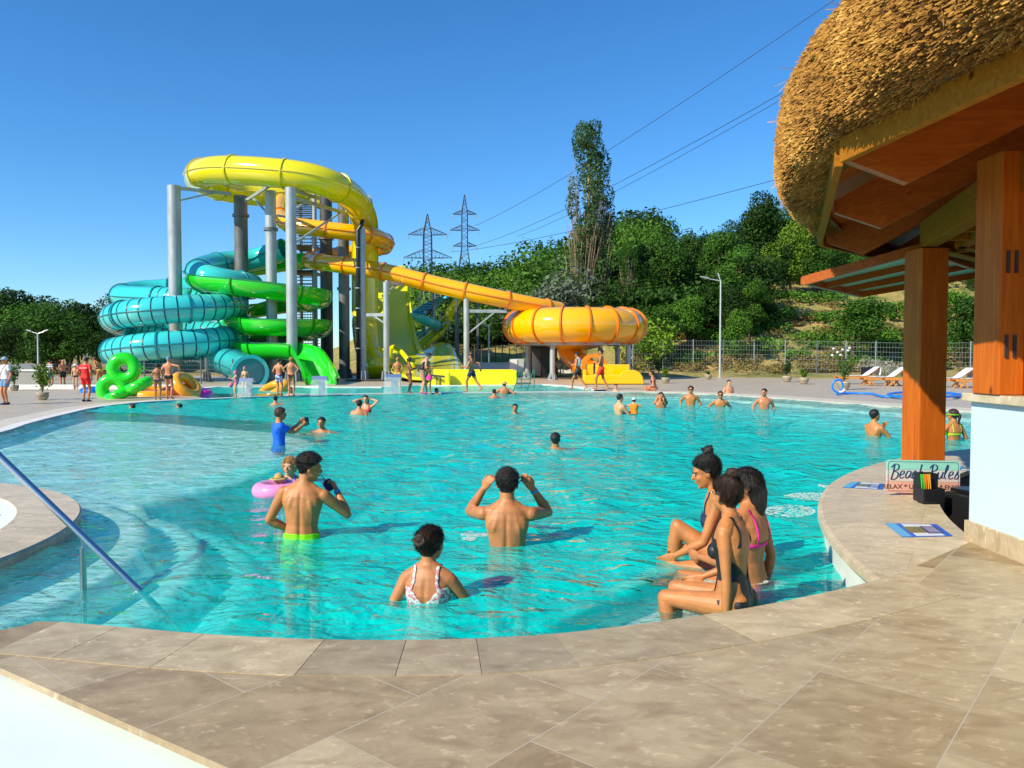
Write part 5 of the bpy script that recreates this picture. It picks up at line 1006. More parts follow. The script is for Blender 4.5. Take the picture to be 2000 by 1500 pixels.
# ------------------------------------------------------------------ pylons and wires
M_lat = mat('pylon_steel', (0.06, 0.065, 0.085), 0.7)
def pylon(px_, ytop, ybase, Y_, arms, w0, w1, waist, label):
    x_ = (px_ - 1000) / FPX * Y_; zt_ = zat(ytop, Y_); zb_ = zat(ybase, Y_) - 6; r_ = tag(empty('power_pylon', (x_, Y_, zb_)), label, 'pylon'); H = zt_ - zb_; mb = MB()
    def wid(z_): f = z_ / H; return np.interp(f, [0, waist, arms[0][0] + .02, 1], [w0, w1, w1 * .92, 0.08])
    N_ = 22; zs = [H * i / N_ for i in range(N_ + 1)]; T_ = 0.16
    for i in range(N_):
        a = wid(zs[i]) / 2; b_ = wid(zs[i + 1]) / 2
        ca_ = [(-a, -a), (a, -a), (a, a), (-a, a)]; cb_ = [(-b_, -b_), (b_, -b_), (b_, b_), (-b_, b_)]
        for k in range(4):
            mb.beam((*ca_[k], zs[i]), (*cb_[k], zs[i + 1]), T_, T_); k2 = (k + 1) % 4; mb.beam((*ca_[k], zs[i]), (*cb_[k2], zs[i + 1]), T_ * .55, T_ * .55)
            if i % 2 == 0: mb.beam((*ca_[k], zs[i]), (*ca_[k2], zs[i]), T_ * .5, T_ * .5)
    mb.build('mast', M_lat, r_)
    for f, L_ in arms:
        z_ = H * f; w_ = wid(z_) / 2
        for s_ in (-1, 1):
            mb = MB(); tip = Vector((s_ * L_, 0, z_))
            for yy_ in (-w_, w_): mb.beam((s_ * w_, yy_, z_), tip, .13, .13); mb.beam((s_ * w_, yy_, z_ + L_ * .34), tip + Vector((0, 0, .1)), .13, .13)
            for k in range(1, 5): q_ = k / 5; mb.beam(Vector((s_ * w_, 0, z_)).lerp(tip, q_), Vector((s_ * w_, 0, z_ + L_ * .34)).lerp(tip, q_), .08, .08); mb.beam(Vector((s_ * w_, 0, z_)).lerp(tip, q_), Vector((s_ * w_, 0, z_ + L_ * .34)).lerp(tip, q_ - .2), .08, .08)
            o = mb.build('crossarm', M_lat, r_)
            mb = MB(); 
            for k in range(5): mb.lathe([(0.05, 0), (.2, .08), (.05, .16)], tip + Vector((0, 0, -.3 - .2 * k)), 8)
            mb.cyl(tip, tip + Vector((0, 0, -1.3)), .05, n=6); mb.build('insulator', M_lamp, o)
    return r_
pylon(836, 418, 530, 200, [(0.745, 4.9), (0.46, 6.2 * .98)][::1], 3.2, 2.1, .35, 'lattice power pylon with two crossarms, the lower and nearer of the two')
pylon(908, 380, 520, 215, [(0.79, 3.2), (0.62, 4.0), (0.45, 3.2)], 4.6, 1.6, .42, 'taller lattice power pylon with three crossarms and splayed feet')
M_wire = mat('wire', (0.04, 0.05, 0.07), 0.6)
for i, (ax, ay, ad, bx, by, bd, sag) in enumerate([(928, 441, 215, 1760, -90, 60, 6), (913, 484, 215, 1680, 95, 55, 7), (880, 492, 200, 1900, 245, 50, 5), (1010, 462, 214, 1560, 175, 70, 4)]):
    a = P(ax, ay, ad); b_ = P(bx, by, bd); pts = [a.lerp(b_, k / 20) - Vector((0, 0, sag * 4 * (k / 20) * (1 - k / 20) * .25)) for k in range(21)]; mb = MB(); mb.tube(pts, [0.055 - 0.03 * k / 20 for k in range(21)], 5); o = mb.build('power_line', M_wire)
    tag(o, ['thin power line passing over the poplar, uppermost of the wires', 'power line running from the pylon feet up to the thatched roof', 'lowest power line crossing in front of the wooded slope', 'faint power line just above the middle of the sky'][i], 'power line')
# ------------------------------------------------------------------ fences
M_fence = mat('fence_steel', (0.35, 0.40, 0.40), 0.45, metal=0.4)
def fence(pts, h, label, step=2.5, mesh_gap=0.2, m=M_fence, rows=7, zg=None, wires=True):
    root = tag(empty('mesh_fence', pts[0]), label, 'fence'); mb = MB(); o0 = Vector(pts[0])
    for a, b_ in zip(pts, pts[1:]):
        a = Vector(a); b_ = Vector(b_); L_ = (b_ - a).length; n = max(1, round(L_ / step))
        for k in range(n + 1):
            p_ = a.lerp(b_, k / n); pm = MB(); pm.cyl(p_ - o0, p_ - o0 + Vector((0, 0, h + .1)), 0.04, n=8); pm.build('fence_post', m, root)
        if wires:
            for k in range(rows + 1): z_ = Vector((0, 0, .08 + (h - .1) * k / rows)); mb.beam(a - o0 + z_, b_ - o0 + z_, 0.008, 0.012)
            nn_ = int(L_ / mesh_gap)
            for k in range(nn_): p_ = a.lerp(b_, (k + .5) / nn_) - o0; mb.beam(p_ + Vector((0, 0, .06)), p_ + Vector((0, 0, h)), 0.007, 0.007, up=(0, 1, 0))
    if wires: mb.build('wire_mesh', m, root)
    return root
def gz(x_, y_): return (x_, y_, float(hillh(np.array([x_]), np.array([float(y_)]))[0]))
fence([gz(9.5, 62), gz(16.5, 61.5), gz(23, 59.5), gz(28.5, 57), gz(34, 54.5), gz(42, 52)], 2.5, 'tall grey wire mesh fence with steel posts below the slope on the right', 2.4)
M_rust = mat('rebar_posts', (0.12, 0.08, 0.06), 0.8)
fence([gz(-3.6, 64), gz(2.6, 64.5)], 2.2, 'row of thin dark fence stakes in front of the bare orange bank', 0.55, m=M_rust, wires=False)
fence([(P(1300, 650, 75).x, 75, 5.6), (P(1385, 650, 75).x, 75, 6.0)], 1.4, 'short brown paling fence up on the slope by the lamp', 0.3, m=M_rust, wires=False)
M_ston = stone_mat('rubble_stone', (0.30, 0.30, 0.24), (0.52, 0.52, 0.44), 0, 0.5, 0.3, (0.7, 0.7, 0.68), (0.35, 0.34, 0.3))
gw = tag(empty('stone_wall', (P(30, 740, 38).x, 38, 0)), 'light rubble stone wall with a pale coping at the far left', 'wall')
xa, xb = P(-60, 740, 38).x, P(76, 740, 38).x; mb = MB(); mb.box(((xa + xb) / 2, 38.2, 0.42), (xb - xa, .4, 0.84)); put(mb, 'masonry', M_ston, gw); mb = MB(); mb.box(((xa + xb) / 2, 38.2, 0.88), (xb - xa + .1, .5, 0.08)); put(mb, 'coping', M_rim, gw)
mb = MB(); mb.box(((xa + xb) / 2, 38.15, 1.06), (xb - xa, .03, 0.28)); put(mb, 'mesh_panel', M_grey, gw)
lf = fence([(P(92, 740, 42).x, 42, .02), (P(235, 740, 43).x, 43, .02), (P(330, 740, 43).x, 43, .02)], 1.15, 'low dark mesh fence on the left deck behind the bathers', 1.6, m=M_poled, rows=5, mesh_gap=.12)
fence([(P(330, 740, 43.2).x, 43.2, .02), (P(455, 740, 43.2).x, 43.2, .02)], 1.3, 'low mesh fence between the teal coil and the splash pool', 1.6, m=M_poled, rows=5, mesh_gap=.12)
blockthing('low_wall', 'long low white wall below the orange bank', 'wall', [('wall', (P(930, 720, 60).x, 60.5, 0.5), (14.5, .3, 1.0), M_rim), ('coping', (P(930, 720, 60).x, 60.5, 1.02), (14.6, .4, 0.06), M_white)], (P(930, 720, 60).x, 60.5, 0))
blockthing('kerb_wall', 'low pale kerb across the left deck behind the bathers', 'kerb', [('kerb', (P(150, 760, 36).x, 36.8, 0.12), (8.5, .35, 0.22), M_rim)], (P(150, 760, 36).x, 36.8, 0.02))
blockthing('storage_kiosk', 'dark anthracite steel kiosk under the orange bowl', 'kiosk', [('cabin', (P(1062, 710, 57).x, 57.5, 1.15), (1.9, 1.8, 2.3), M_black), ('door', (P(1048, 710, 56.5).x, 56.56, 1.1), (0.62, .05, 2.0), M_conc), ('roof', (P(1062, 710, 57).x, 57.5, 2.34), (2.05, 1.95, 0.09), M_poled)], (P(1062, 730, 57).x, 57.5, 0.02))
blockthing('equipment_box', 'pale grey equipment box with a white poster left of the dark kiosk', 'box', [('case', (P(1009, 710, 56).x, 56.5, .85), (1.05, .8, 1.0), M_lamp), ('poster', (P(1003, 710, 56).x, 56.05, .85), (0.55, .03, .9), M_cup), ('stand', (P(1009, 710, 56).x, 56.5, .2), (0.9, .6, .3), M_conc)], (P(1009, 725, 56).x, 56.5, 0.02))
# rocks by the bowl
rk = tag(empty('rock_pile', P(1112, 722, 56)), 'heap of pale boulders behind the orange bowl outlet', 'rocks'); 
for i in range(9): mb = MB(); mb.ell((rng.uniform(-.9, .9), rng.uniform(-.4, .4), rng.uniform(.1, .5)), (rng.uniform(.25, .45), .3, rng.uniform(.2, .32)), 8, Matrix.Rotation(rng.uniform(0, 3), 3, 'Z')); mb.build('boulder', M_ston, rk)
# ------------------------------------------------------------------ planters
M_pot = mat('pot_ceramic', (0.42, 0.36, 0.25), 0.6, var=0.12, vscale=5); M_potb = mat('pot_bands', (0.17, 0.13, 0.08), 0.6); M_soil = mat('potting_soil', (0.05, 0.03, 0.02), 0.95); M_stem = mat('plant_stem', (0.14, 0.12, 0.04), 0.8)
def pot(px_, yb, r_px, hplant, leafm, label, z=0.03, kind='bush', flowers=False):
    g = G(px_, yb, z); s_ = r_px / FPX * g.y; root = tag(empty('planter', g), label, 'potted plant', 'striped ceramic planters on the deck'); h_ = s_ * 1.38
    mb = MB(); mb.lathe([(0.001, 0), (.62 * s_, 0), (.86 * s_, h_ * .2), (.98 * s_, h_ * .5), (1.0 * s_, h_), (.9 * s_, h_), (.88 * s_, h_ * .85), (0.001, h_ * .85)], (0, 0, 0), 24); mb.build('pot', M_pot, root, smooth=True)
    for f in (.42, .6, .78): mb = MB(); mb.lathe([(1.0 * s_, h_ * f), (1.035 * s_, h_ * (f + .035)), (1.0 * s_, h_ * (f + .07))], (0, 0, 0), 24); mb.build('band', M_potb, root)
    if hplant:
        hp = hplant / FPX * g.y; rs = np.random.RandomState(int(px_)); mb = MB(); P_ = []; N_ = []
        for i in range(9):
            a = rs.uniform(0, 6.28); w_ = hp * rs.uniform(.1, .34); tip = Vector((w_ * math.cos(a), w_ * math.sin(a), h_ * .85 + hp * rs.uniform(.6, 1.0))); mb.tube([(0, 0, h_ * .8), (w_ * .3 * math.cos(a), w_ * .3 * math.sin(a), h_ * .85 + hp * .4), tip], [.014, .01, .005], 5)
            for k in range(46): q_ = rs.uniform(.35, 1.02); P_.append(Vector((0, 0, h_ * .85)).lerp(tip, q_) + Vector(rs.normal(0, hp * .06, 3))); N_.append(rs.normal(0, 1, 3))
        mb.build('stems', M_stem, root); N_ = np.array(N_); N_ /= np.linalg.norm(N_, axis=1)[:, None]; V, Q = leafquads(np.array([tuple(p) for p in P_]), N_, rs.uniform(.035, .075, len(P_)), rs); npobj('leaves', npmesh('leaves', V, Q, leafm, smooth=False), root)
        if flowers:
            for i in range(7): mb = MB(); mb.ell((rs.normal(0, .25), rs.normal(0, .2), h_ + hp * rs.uniform(.85, 1.15)), (.07, .07, .05), 8); mb.build('flower', M_cup, root)
pot(83, 781, 11, 66, L_bri, 'planter with a tall wispy yellow-green shrub on the left deck, nearest the pool', kind='tall')
pot(28, 763, 8, 50, L_mid, 'smaller planter behind the man in the white shirt')
pot(1300, 748.5, 8, 18, L_bri, 'planter with a thin sprig right of the amber trough')
pot(1287, 740, 7, 40, L_dark, 'dark bushy planter just behind the seated woman')
pot(1383, 741, 7, 8, L_mid, 'nearly bare planter just left of the street lamp')
pot(1537, 746, 8.5, 34, L_dark, 'planter with a dark little tree, middle of the right deck')
pot(1570, 750, 9, 18, L_bri, 'planter with a thin flowering sprig next to the dark little tree', flowers=False)
pot(1648, 761, 11.5, 58, L_mid, 'large planter with white oleander blossoms beside the blue hose', flowers=True)
pot(1020, 731, 6, 22, L_mid, 'small planter in front of the pale equipment box'); pot(1091, 734, 6, 30, L_mid, 'small planter under the orange bowl')
for i, a in enumerate((948, 962, 978, 990)): pot(a, 728, 5, 26, L_dark, ['planter leftmost of the four dark ones below the bank', 'second dark planter below the bank', 'third dark planter below the bank', 'dark planter nearest the pale equipment box'][i])
# ------------------------------------------------------------------ loungers, hose, fountains
M_lw = wood_mat('lounger_timber', (0.55, 0.22, 0.05), (0.70, 0.33, 0.10)); M_cush = mat('towel_white', (0.72, 0.76, 0.80), 0.85, bump=.4, bscale=30)
def lounger():
    root = empty('sun_lounger', (0, 0, 0)); mb = MB()
    for s_ in (-.32, .32): mb.beam((-.95, s_, .32), (.95, s_, .32), .05, .09, up=(0, 0, 1))
    mb.build('side_rails', M_lw, root); mb = MB()
    for k in range(14): mb.box((-.9 + .098 * k, 0, .375), (.07, .66, .022))
    mb.build('slatted_bed', M_lw, root)
    for x_ in (-.62, .55):
        mb = MB(); 
        for s_ in (-.3, .3): mb.beam((x_ - .16, s_, .01), (x_ + .12, s_, .3), .05, .07, up=(0, 1, 0)); mb.beam((x_ + .16, s_, .01), (x_ - .12, s_, .3), .05, .07, up=(0, 1, 0))
        mb.build('leg_frame', M_lw, root, bevel=.005)
    mb = MB(); mb.beam((.38, 0, .39), (.93, 0, .76), .64, .03); mb.build('backrest', M_lw, root); return root
proto = lounger(); ls = [(1672, 750, 0), (1722, 753, 0), (1765, 754, 0), (1850, 756, 0), (1905, 758, 0)]; LN = ['wooden sun lounger leftmost in the row, behind the large planter', 'second wooden sun lounger from the left with a white towel', 'wooden sun lounger partly hidden by the timber post', 'wooden sun lounger just right of the timber post', 'wooden sun lounger at the right end, next to the white wall']
for i, (a, b_, r_) in enumerate(ls):
    o = proto if i == 0 else copy_tree(proto); g = G(a, b_, .025); o.location = g; o.rotation_euler.z = R(-4 + 3 * (i % 2)); o.scale = (1.12, 1.12, 1.12); tag(o, LN[i], 'sun lounger', 'wooden sun loungers on the right deck')
    if i in (0, 1, 3, 4):
        tw_ = tag(empty('towel', g), ['white towel over the backrest of the leftmost lounger', 'white towel over the second lounger', '', 'big white towel draped on the lounger right of the post', 'white towel on the last lounger by the wall'][i], 'towel', 'white towels on the loungers'); tw_.rotation_euler = o.rotation_euler; tw_.scale = o.scale
        mb = MB(); W_ = .33; path = [(-.5, .41), (.0, .405), (.37, .42), (.6, .58), (.92, .80), (1.0, .84), (1.06, .80), (1.05, .55), (1.03, .42)]; c_ = cr([(a_2, b_2, 0) for a_2, b_2 in path], 4); vs = []; 
        for q_ in c_:
            for k in range(7): vs.append((q_[0] + rng.uniform(-.008, .008), -W_ + 2 * W_ * k / 6, q_[1] + .012 + rng.uniform(-.008, .008)))
        fs = [(r2 * 7 + k, r2 * 7 + k + 1, r2 * 7 + k + 8, r2 * 7 + k + 7) for r2 in range(len(c_) - 1) for k in range(6)]; mb.add(vs, fs); to = mb.build('cloth', M_cush, tw_, smooth=True); sm = to.modifiers.new('thickness', 'SOLIDIFY'); sm.thickness = .015
bg_ = G(1692, 744, .025); bgo = tag(empty('beach_bag', bg_ + Vector((0, 0, 0.4))), 'black bag standing on the leftmost lounger', 'bag'); mb = MB(); mb.box((0, 0, .2), (.62, .3, .5)); mb.build('body', M_black, bgo, bevel=.06); mb = MB(); mb.tube([(-.15, 0, .44), (-.1, 0, .6), (.1, 0, .6), (.15, 0, .44)], .015, 6); mb.build('handle', M_black, bgo)
M_hose = mat('hose_blue', (0.0, 0.20, 0.85), 0.35); hs_o = tag(empty('pool_hose', G(1750, 770, .05)), 'bright blue pool vacuum hose lying in loose coils on the right deck', 'hose')
pts = [G(1634, 770, .09), G(1650, 768, .09), G(1700, 769, .09), G(1735, 775, .09)]
for k in range(60): a = k * .42; rr_ = 1 - .004 * k; c_ = G(1775 + 42 * math.cos(a) * rr_ + (60 if k > 34 else 0) * min(1, (k - 34) / 6 if k > 34 else 0), 771 + 5.2 * math.sin(a) * rr_, .09 + .0012 * k); pts.append(c_)
pts += [G(1860, 775, .09), G(1880, 771, .09), G(1840, 767, .09)]
mb = MB(); mb.tube([Vector(tuple(p)) for p in cr([tuple(p) for p in pts], 4)], .042, 8); put(mb, 'hose', M_hose, hs_o, smooth=True)
lp = G(1640, 769, .06); mb = MB(); mb.tube([Vector(tuple(p)) for p in cr([tuple(lp + Vector(v)) for v in ((.25, 0, .05), (-.1, 0, .05), (-.3, 0, .25), (-.22, 0, .5), (.0, 0, .55), (.12, 0, .35), (.05, 0, .12))], 5)], .04, 8); put(mb, 'raised_loop', M_hose, hs_o, smooth=True)
mb = MB(); mb.cyl(lp + Vector((.0, 0, .02)), lp + Vector((.2, 0, .16)), .06, n=10); put(mb, 'coupling', M_cush, hs_o)
M_sheet = bpy.data.materials.new('water_sheet'); M_sheet.use_nodes = True; b = bsdf(M_sheet); b.inputs['Base Color'].default_value = (0.72, 0.86, 0.84, 1); b.inputs['Alpha'].default_value = 0.3; b.inputs['Roughness'].default_value = 0.1
M_sfb = mat('cascade_steel', (0.30, 0.34, 0.46), 0.3, metal=0.8)
for i, (a, yt, yb, wp) in enumerate([(485, 738, 774, 27), (628, 734, 772, 30), (771, 730, 768, 32)]):
    g = G(a - 2, yb, .05); s_ = wp / FPX * g.y; hh = (yb - yt) / FPX * g.y; root = tag(empty('water_cascade', g), ['steel swan-neck water cascade in front of the teal tube mouth', 'steel water cascade in front of the green chute', 'steel water cascade beside the woman in the yellow bikini top'][i], 'fountain', 'steel water cascades on the partition wall')
    mb = MB(); mb.box((0, 0.25, hh * .4), (s_ * .42, .09, hh * .8)); mb.build('stem', M_sfb, root, bevel=.01)
    mb = MB(); mb.add([(-s_ * .44, .3, hh * .8), (s_ * .44, .3, hh * .8), (s_ * .5, -.1, hh), (-s_ * .5, -.1, hh), (-s_ * .5, -.14, hh * .80), (s_ * .5, -.14, hh * .80), (s_ * .44, .3, hh * .74), (-s_ * .44, .3, hh * .74)], [(0, 1, 2, 3), (3, 2, 5, 4), (4, 5, 6, 7), (0, 7, 6, 1), (1, 6, 5, 2), (0, 3, 4, 7)]); mb.build('spout', M_sfb, root, bevel=.01)
    mb = MB(); vs = []; 
    for r2 in range(12):
        f = r2 / 11
        for k in range(13): u = k / 12 - .5; vs.append((u * s_ * (1.0 + .1 * f) + .012 * math.sin(k * 2.3 + r2), -.14 - .16 * f - .02 * math.sin(k * 3.1), hh * .82 * (1 - f ** 1.6)))
    mb.add(vs, [(r2 * 13 + k, r2 * 13 + k + 1, r2 * 13 + k + 14, r2 * 13 + k + 13) for r2 in range(11) for k in range(12)]); o = mb.build('falling_water', M_sheet, root, smooth=True)
# ladder at the splash pool
ld = tag(empty('pool_ladder', G(1030, 758, .0)), 'thin green steel ladder at the edge of the splash pool', 'ladder'); g = G(1030, 764, 0)
for s_ in (-.3, .3): mb = MB(); mb.tube([(g.x + s_ - .35, g.y, -.1), (g.x + s_, g.y + 1.0, .95), (g.x + s_ + .05, g.y + 1.5, .9), (g.x + s_ + .05, g.y + 1.7, .05)], .022, 8); put(mb, 'rail', mat('ladder_green', (0.03, .2, .14), .4) if s_ < 0 else MATS['ladder_green'], ld)
for k in range(4): mb = MB(); q_ = .15 + .2 * k; mb.cyl((g.x - .3 - .35 * (1 - q_), g.y + q_, .95 * q_), (g.x + .3 - .35 * (1 - q_), g.y + q_, .95 * q_), .018, n=8); put(mb, 'rung', MATS['ladder_green'], ld)
# ------------------------------------------------------------------ inflatables
def vinyl(name, c): return mat(name, c, 0.22, coat=0.5, sss=0.1)
V_grn = vinyl('vinyl_green', (0.02, 0.75, 0.01)); V_ora = vinyl('vinyl_orange', (0.95, 0.42, 0.01)); V_red = vinyl('vinyl_redorange', (0.90, 0.16, 0.01)); V_pnk = vinyl('vinyl_pink', (0.9, 0.02, 0.42)); V_pal = vinyl('vinyl_palepink', (0.9, 0.30, 0.58)); V_blu = vinyl('vinyl_blue', (0.0, 0.16, 0.6)); V_pur = vinyl('vinyl_purple', (0.12, 0.0, 0.45))
def ring(name, c, Rr, r_, rot, m, label, n=40, cat='swim ring', sq=1.0, group=None, z2=1.0):
    o = MB(); vs = []; fs = []; k2 = 18
    for i in range(n):
        a = 2 * math.pi * i / n; wr = 1 + .018 * math.sin(a * 16)
        for k in range(k2): b_ = 2 * math.pi * k / k2; q_ = Rr + r_ * wr * math.cos(b_); vs.append((q_ * math.cos(a), q_ * math.sin(a) * sq, r_ * wr * math.sin(b_) * z2))
    for i in range(n):
        for k in range(k2): a = i * k2 + k; b_ = i * k2 + (k + 1) % k2; c2 = ((i + 1) % n) * k2; fs.append((a, b_, c2 + (k + 1) % k2, c2 + k))
    o.add(vs, fs); ob = o.build(name, m, smooth=True); ob.location = c; ob.rotation_euler = rot; tag(ob, label, cat, group); return ob
def double_ring(name, c, Rr, r_, rot, m, label):
    root = empty(name, c); root.rotation_euler = rot; tag(root, label, 'swim ring')
    for i, s_ in enumerate((-1, 1)):
        t_ = ring('ring', (0, s_ * Rr * 1.12, 0), Rr, r_, (0, 0, 0), m, None); t_.parent = root
        for k_ in ('label', 'category', 'group'):
            if k_ in t_: del t_[k_]
        mb = MB(); mb.tube([(Rr + r_ * .6, s_ * (Rr + r_ * .75), r_ * .3), (Rr + r_ * 1.15, s_ * (Rr + r_ * .75) + .05, r_ * .5), (Rr + r_ * 1.2, s_ * (Rr + r_ * .75) + .2, r_ * .4), (Rr + r_ * .7, s_ * (Rr + r_ * .75) + .25, r_ * .3)], .02, 6); mb.build('handle', m, root)
    return root
Yg = 29.5
def setrot(o, yax, nrm):
    y_ = Vector(yax).normalized(); z_ = (Vector(nrm) - y_ * Vector(nrm).dot(y_)).normalized(); x_ = y_.cross(z_); o.rotation_mode = 'QUATERNION'; o.rotation_quaternion = Matrix((x_, y_, z_)).transposed().to_quaternion()
o = double_ring('double_swim_ring', P(232, 740, Yg + 0.6), .39, .235, (0, 0, 0), V_grn, 'big bright green double ring standing upright behind the other green one'); setrot(o, (.40, .1, .85), (.25, -1, .05))
o = double_ring('double_swim_ring', P(252, 762, Yg - .5), .34, .205, (0, 0, 0), V_grn, 'big bright green double ring leaning against the upright one'); setrot(o, (.86, .15, .42), (-.43, -.16, .88))
o = ring('swim_ring', P(364, 753, 31.0), .46, .2, (0, 0, 0), V_ora, 'orange ring leaning up beside the man with the cap', group='swim rings on the partition'); setrot(o, (.66, 0, -.72), (.70, -.22, .66))
ring('swim_ring', P(300, 770, 31.0), .62, .24, (R(6), R(4), 0), V_ora, 'orange ring lying flat behind the two bathers at the left', group='swim rings on the partition')
ring('swim_ring', P(345, 768, 31.6), .55, .24, (R(-8), R(-14), 0), V_red, 'red-orange ring lying behind the bathers, right of the flat orange one', group='swim rings on the partition')
ring('swim_ring', P(278, 772, 31.4), .5, .2, (R(4), R(-6), 0), V_red, 'darker orange ring lowest in the heap beside the green rings', group='swim rings on the partition')
pk = ring('swim_ring', P(384, 770, 31.6), .42, .2, (R(6), 0, 0), V_pnk, 'hot pink ring with purple patches lying right of the orange rings', group='swim rings on the partition')
for a in (-.3, .5, 1.4): mb = MB(); mb.ell((.42 * math.cos(a), .42 * math.sin(a), .15), (.12, .08, .07), 10); mb.build('patch', V_pur, pk)
ring('swim_ring', P(534, 762, 35.5), .55, .22, (R(24), R(-22), 0), V_oya if False else V_ora, 'yellow-orange ring behind the boy in patterned shorts', group='swim rings on the partition')
ring('swim_ring', P(182, 764, 33.5), .36, .17, (R(4), 0, 0), V_blu, 'blue ring on the deck right of the lifeguard')
# ------------------------------------------------------------------ people
def skinm(name, c, r=0.5):
    m = mat(name, c, r, var=0.16, vscale=9, sss=0.10, bump=0.12, bscale=90, rvar=0.1); bsdf(m).inputs['Specular IOR Level'].default_value = 0.55; return m
SK = {'tan': skinm('skin_tan', (0.47, 0.18, 0.062)), 'fair': skinm('skin_fair', (0.64, 0.32, 0.17)), 'brown': skinm('skin_brown', (0.34, 0.125, 0.045)), 'red': skinm('skin_sunburnt', (0.57, 0.21, 0.09)), 'gold': skinm('skin_golden', (0.50, 0.195, 0.058))}
def hairm(name, c): return mat(name, c, 0.55, var=0.5, vscale=60, stretch=(1, 1, 0.25), bump=0.7, bscale=70)
HR = {'black': hairm('hair_black', (0.010, 0.007, 0.006)), 'brown': hairm('hair_brown', (0.035, 0.014, 0.007)), 'blonde': hairm('hair_blonde', (0.48, 0.24, 0.07)), 'grey': hairm('hair_grey', (0.35, 0.33, 0.3))}
CL = {}
def cloth(n, c, r=0.7, **k):
    if n not in CL: CL[n] = mat('cloth_' + n, c, r, **k)
    return CL[n]
cloth('black', (0.012, 0.012, 0.015), .5); cloth('navy', (0.012, 0.02, 0.07)); cloth('white', (.78, .80, .82), bump=.4, bscale=25); cloth('red', (0.80, 0.012, 0.012), bump=.4, bscale=18); cloth('blue', (0.0, 0.12, 0.72), bump=.3, bscale=18); cloth('pink', (0.95, 0.03, 0.38)); cloth('neon', (0.45, 0.95, 0.0)); cloth('lime', (0.22, 0.85, 0.0)); cloth('yellow', (0.85, 0.65, 0.02)); cloth('maroon', (0.10, 0.006, 0.012)); cloth('orange', (0.95, 0.24, 0.01)); cloth('denim', (0.14, 0.27, 0.45), bump=.3, bscale=30); cloth('redshort', (0.85, 0.05, 0.01)); cloth('palebl', (0.45, 0.62, 0.80)); cloth('straw', (0.60, 0.40, 0.13), bump=.6, bscale=90); cloth('bluecap', (.35, .5, .62)); cloth('pinkcap', (.85, .16, .3)); cloth('rasp', (.45, .01, .04))
def wavecloth(n, c1, c2, sc_, direction='Z', rampmid=0.5, tex='wave'):
    m = mat('cloth_' + n, c1, .7); t = m.node_tree; L = t.links.new; tc = nd(t, 'ShaderNodeTexCoord')
    if tex == 'wave': w_ = nd(t, 'ShaderNodeTexWave'); w_.bands_direction = direction
    else: w_ = nd(t, 'ShaderNodeTexNoise')
    w_.inputs['Scale'].default_value = sc_; L(tc.outputs['Object'], w_.inputs['Vector']); r = nd(t, 'ShaderNodeValToRGB'); r.color_ramp.interpolation = 'CONSTANT'; r.color_ramp.elements[0].color = (*c1, 1); r.color_ramp.elements[1].position = rampmid; r.color_ramp.elements[1].color = (*c2, 1); L(w_.outputs['Fac'], r.inputs[0]); L(r.outputs[0], bsdf(m).inputs['Base Color']); CL[n] = m
wavecloth('stripe', (0.8, .82, .85), (0.015, 0.02, 0.09), 2.9); wavecloth('pattern', (0.62, 0.6, 0.75), (0.06, 0.03, 0.22), 11, tex='noise'); wavecloth('floral', (0.62, 0.8, 0.75), (0.6, 0.25, 0.3), 45, tex='noise'); wavecloth('plaid', (0.07, .03, .08), (.2, .12, .25), 9)
M_eye = mat('eye_dark', (0.015, 0.01, 0.008), 0.2); M_eyew = mat('eye_white', (0.7, 0.68, 0.65), 0.3); M_lip = mat('lips', (0.50, 0.12, 0.09), 0.4); M_band_b = mat('wristband_blue', (0.0, 0.30, 0.85), 0.4); M_lens = mat('dark_lens', (0.01, 0.01, 0.012), 0.08)
TOR_M = [(-.075, .105, .075), (-.03, .165, .105), (.03, .168, .108), (.11, .150, .098), (.20, .137, .092), (.29, .150, .102), (.38, .172, .112), (.45, .178, .108), (.51, .150, .09), (.555, .085, .066), (.585, .06, .058)]
TOR_F = [(-.075, .11, .085), (-.03, .172, .118), (.03, .174, .118), (.11, .148, .098), (.20, .120, .084), (.29, .130, .094), (.38, .148, .112), (.45, .155, .098), (.505, .128, .08), (.55, .070, .056), (.585, .05, .05)]
def ik(a, b, l1, l2, hint):
    d = b - a; L_ = d.length; mx_ = (l1 + l2) * 0.999
    if L_ > mx_: b = a + d * (mx_ / L_); d = b - a; L_ = mx_
    x_ = (l1 * l1 - l2 * l2 + L_ * L_) / (2 * L_); h_ = math.sqrt(max(0, l1 * l1 - x_ * x_)); dn = d / L_; hv = Vector(hint) - dn * Vector(hint).dot(dn)
    hv = hv.normalized() if hv.length > 1e-6 else dn.orthogonal().normalized()
    return a + dn * x_ + hv * h_, b
def rotm(ax, deg): return Matrix.Rotation(R(deg), 3, ax)
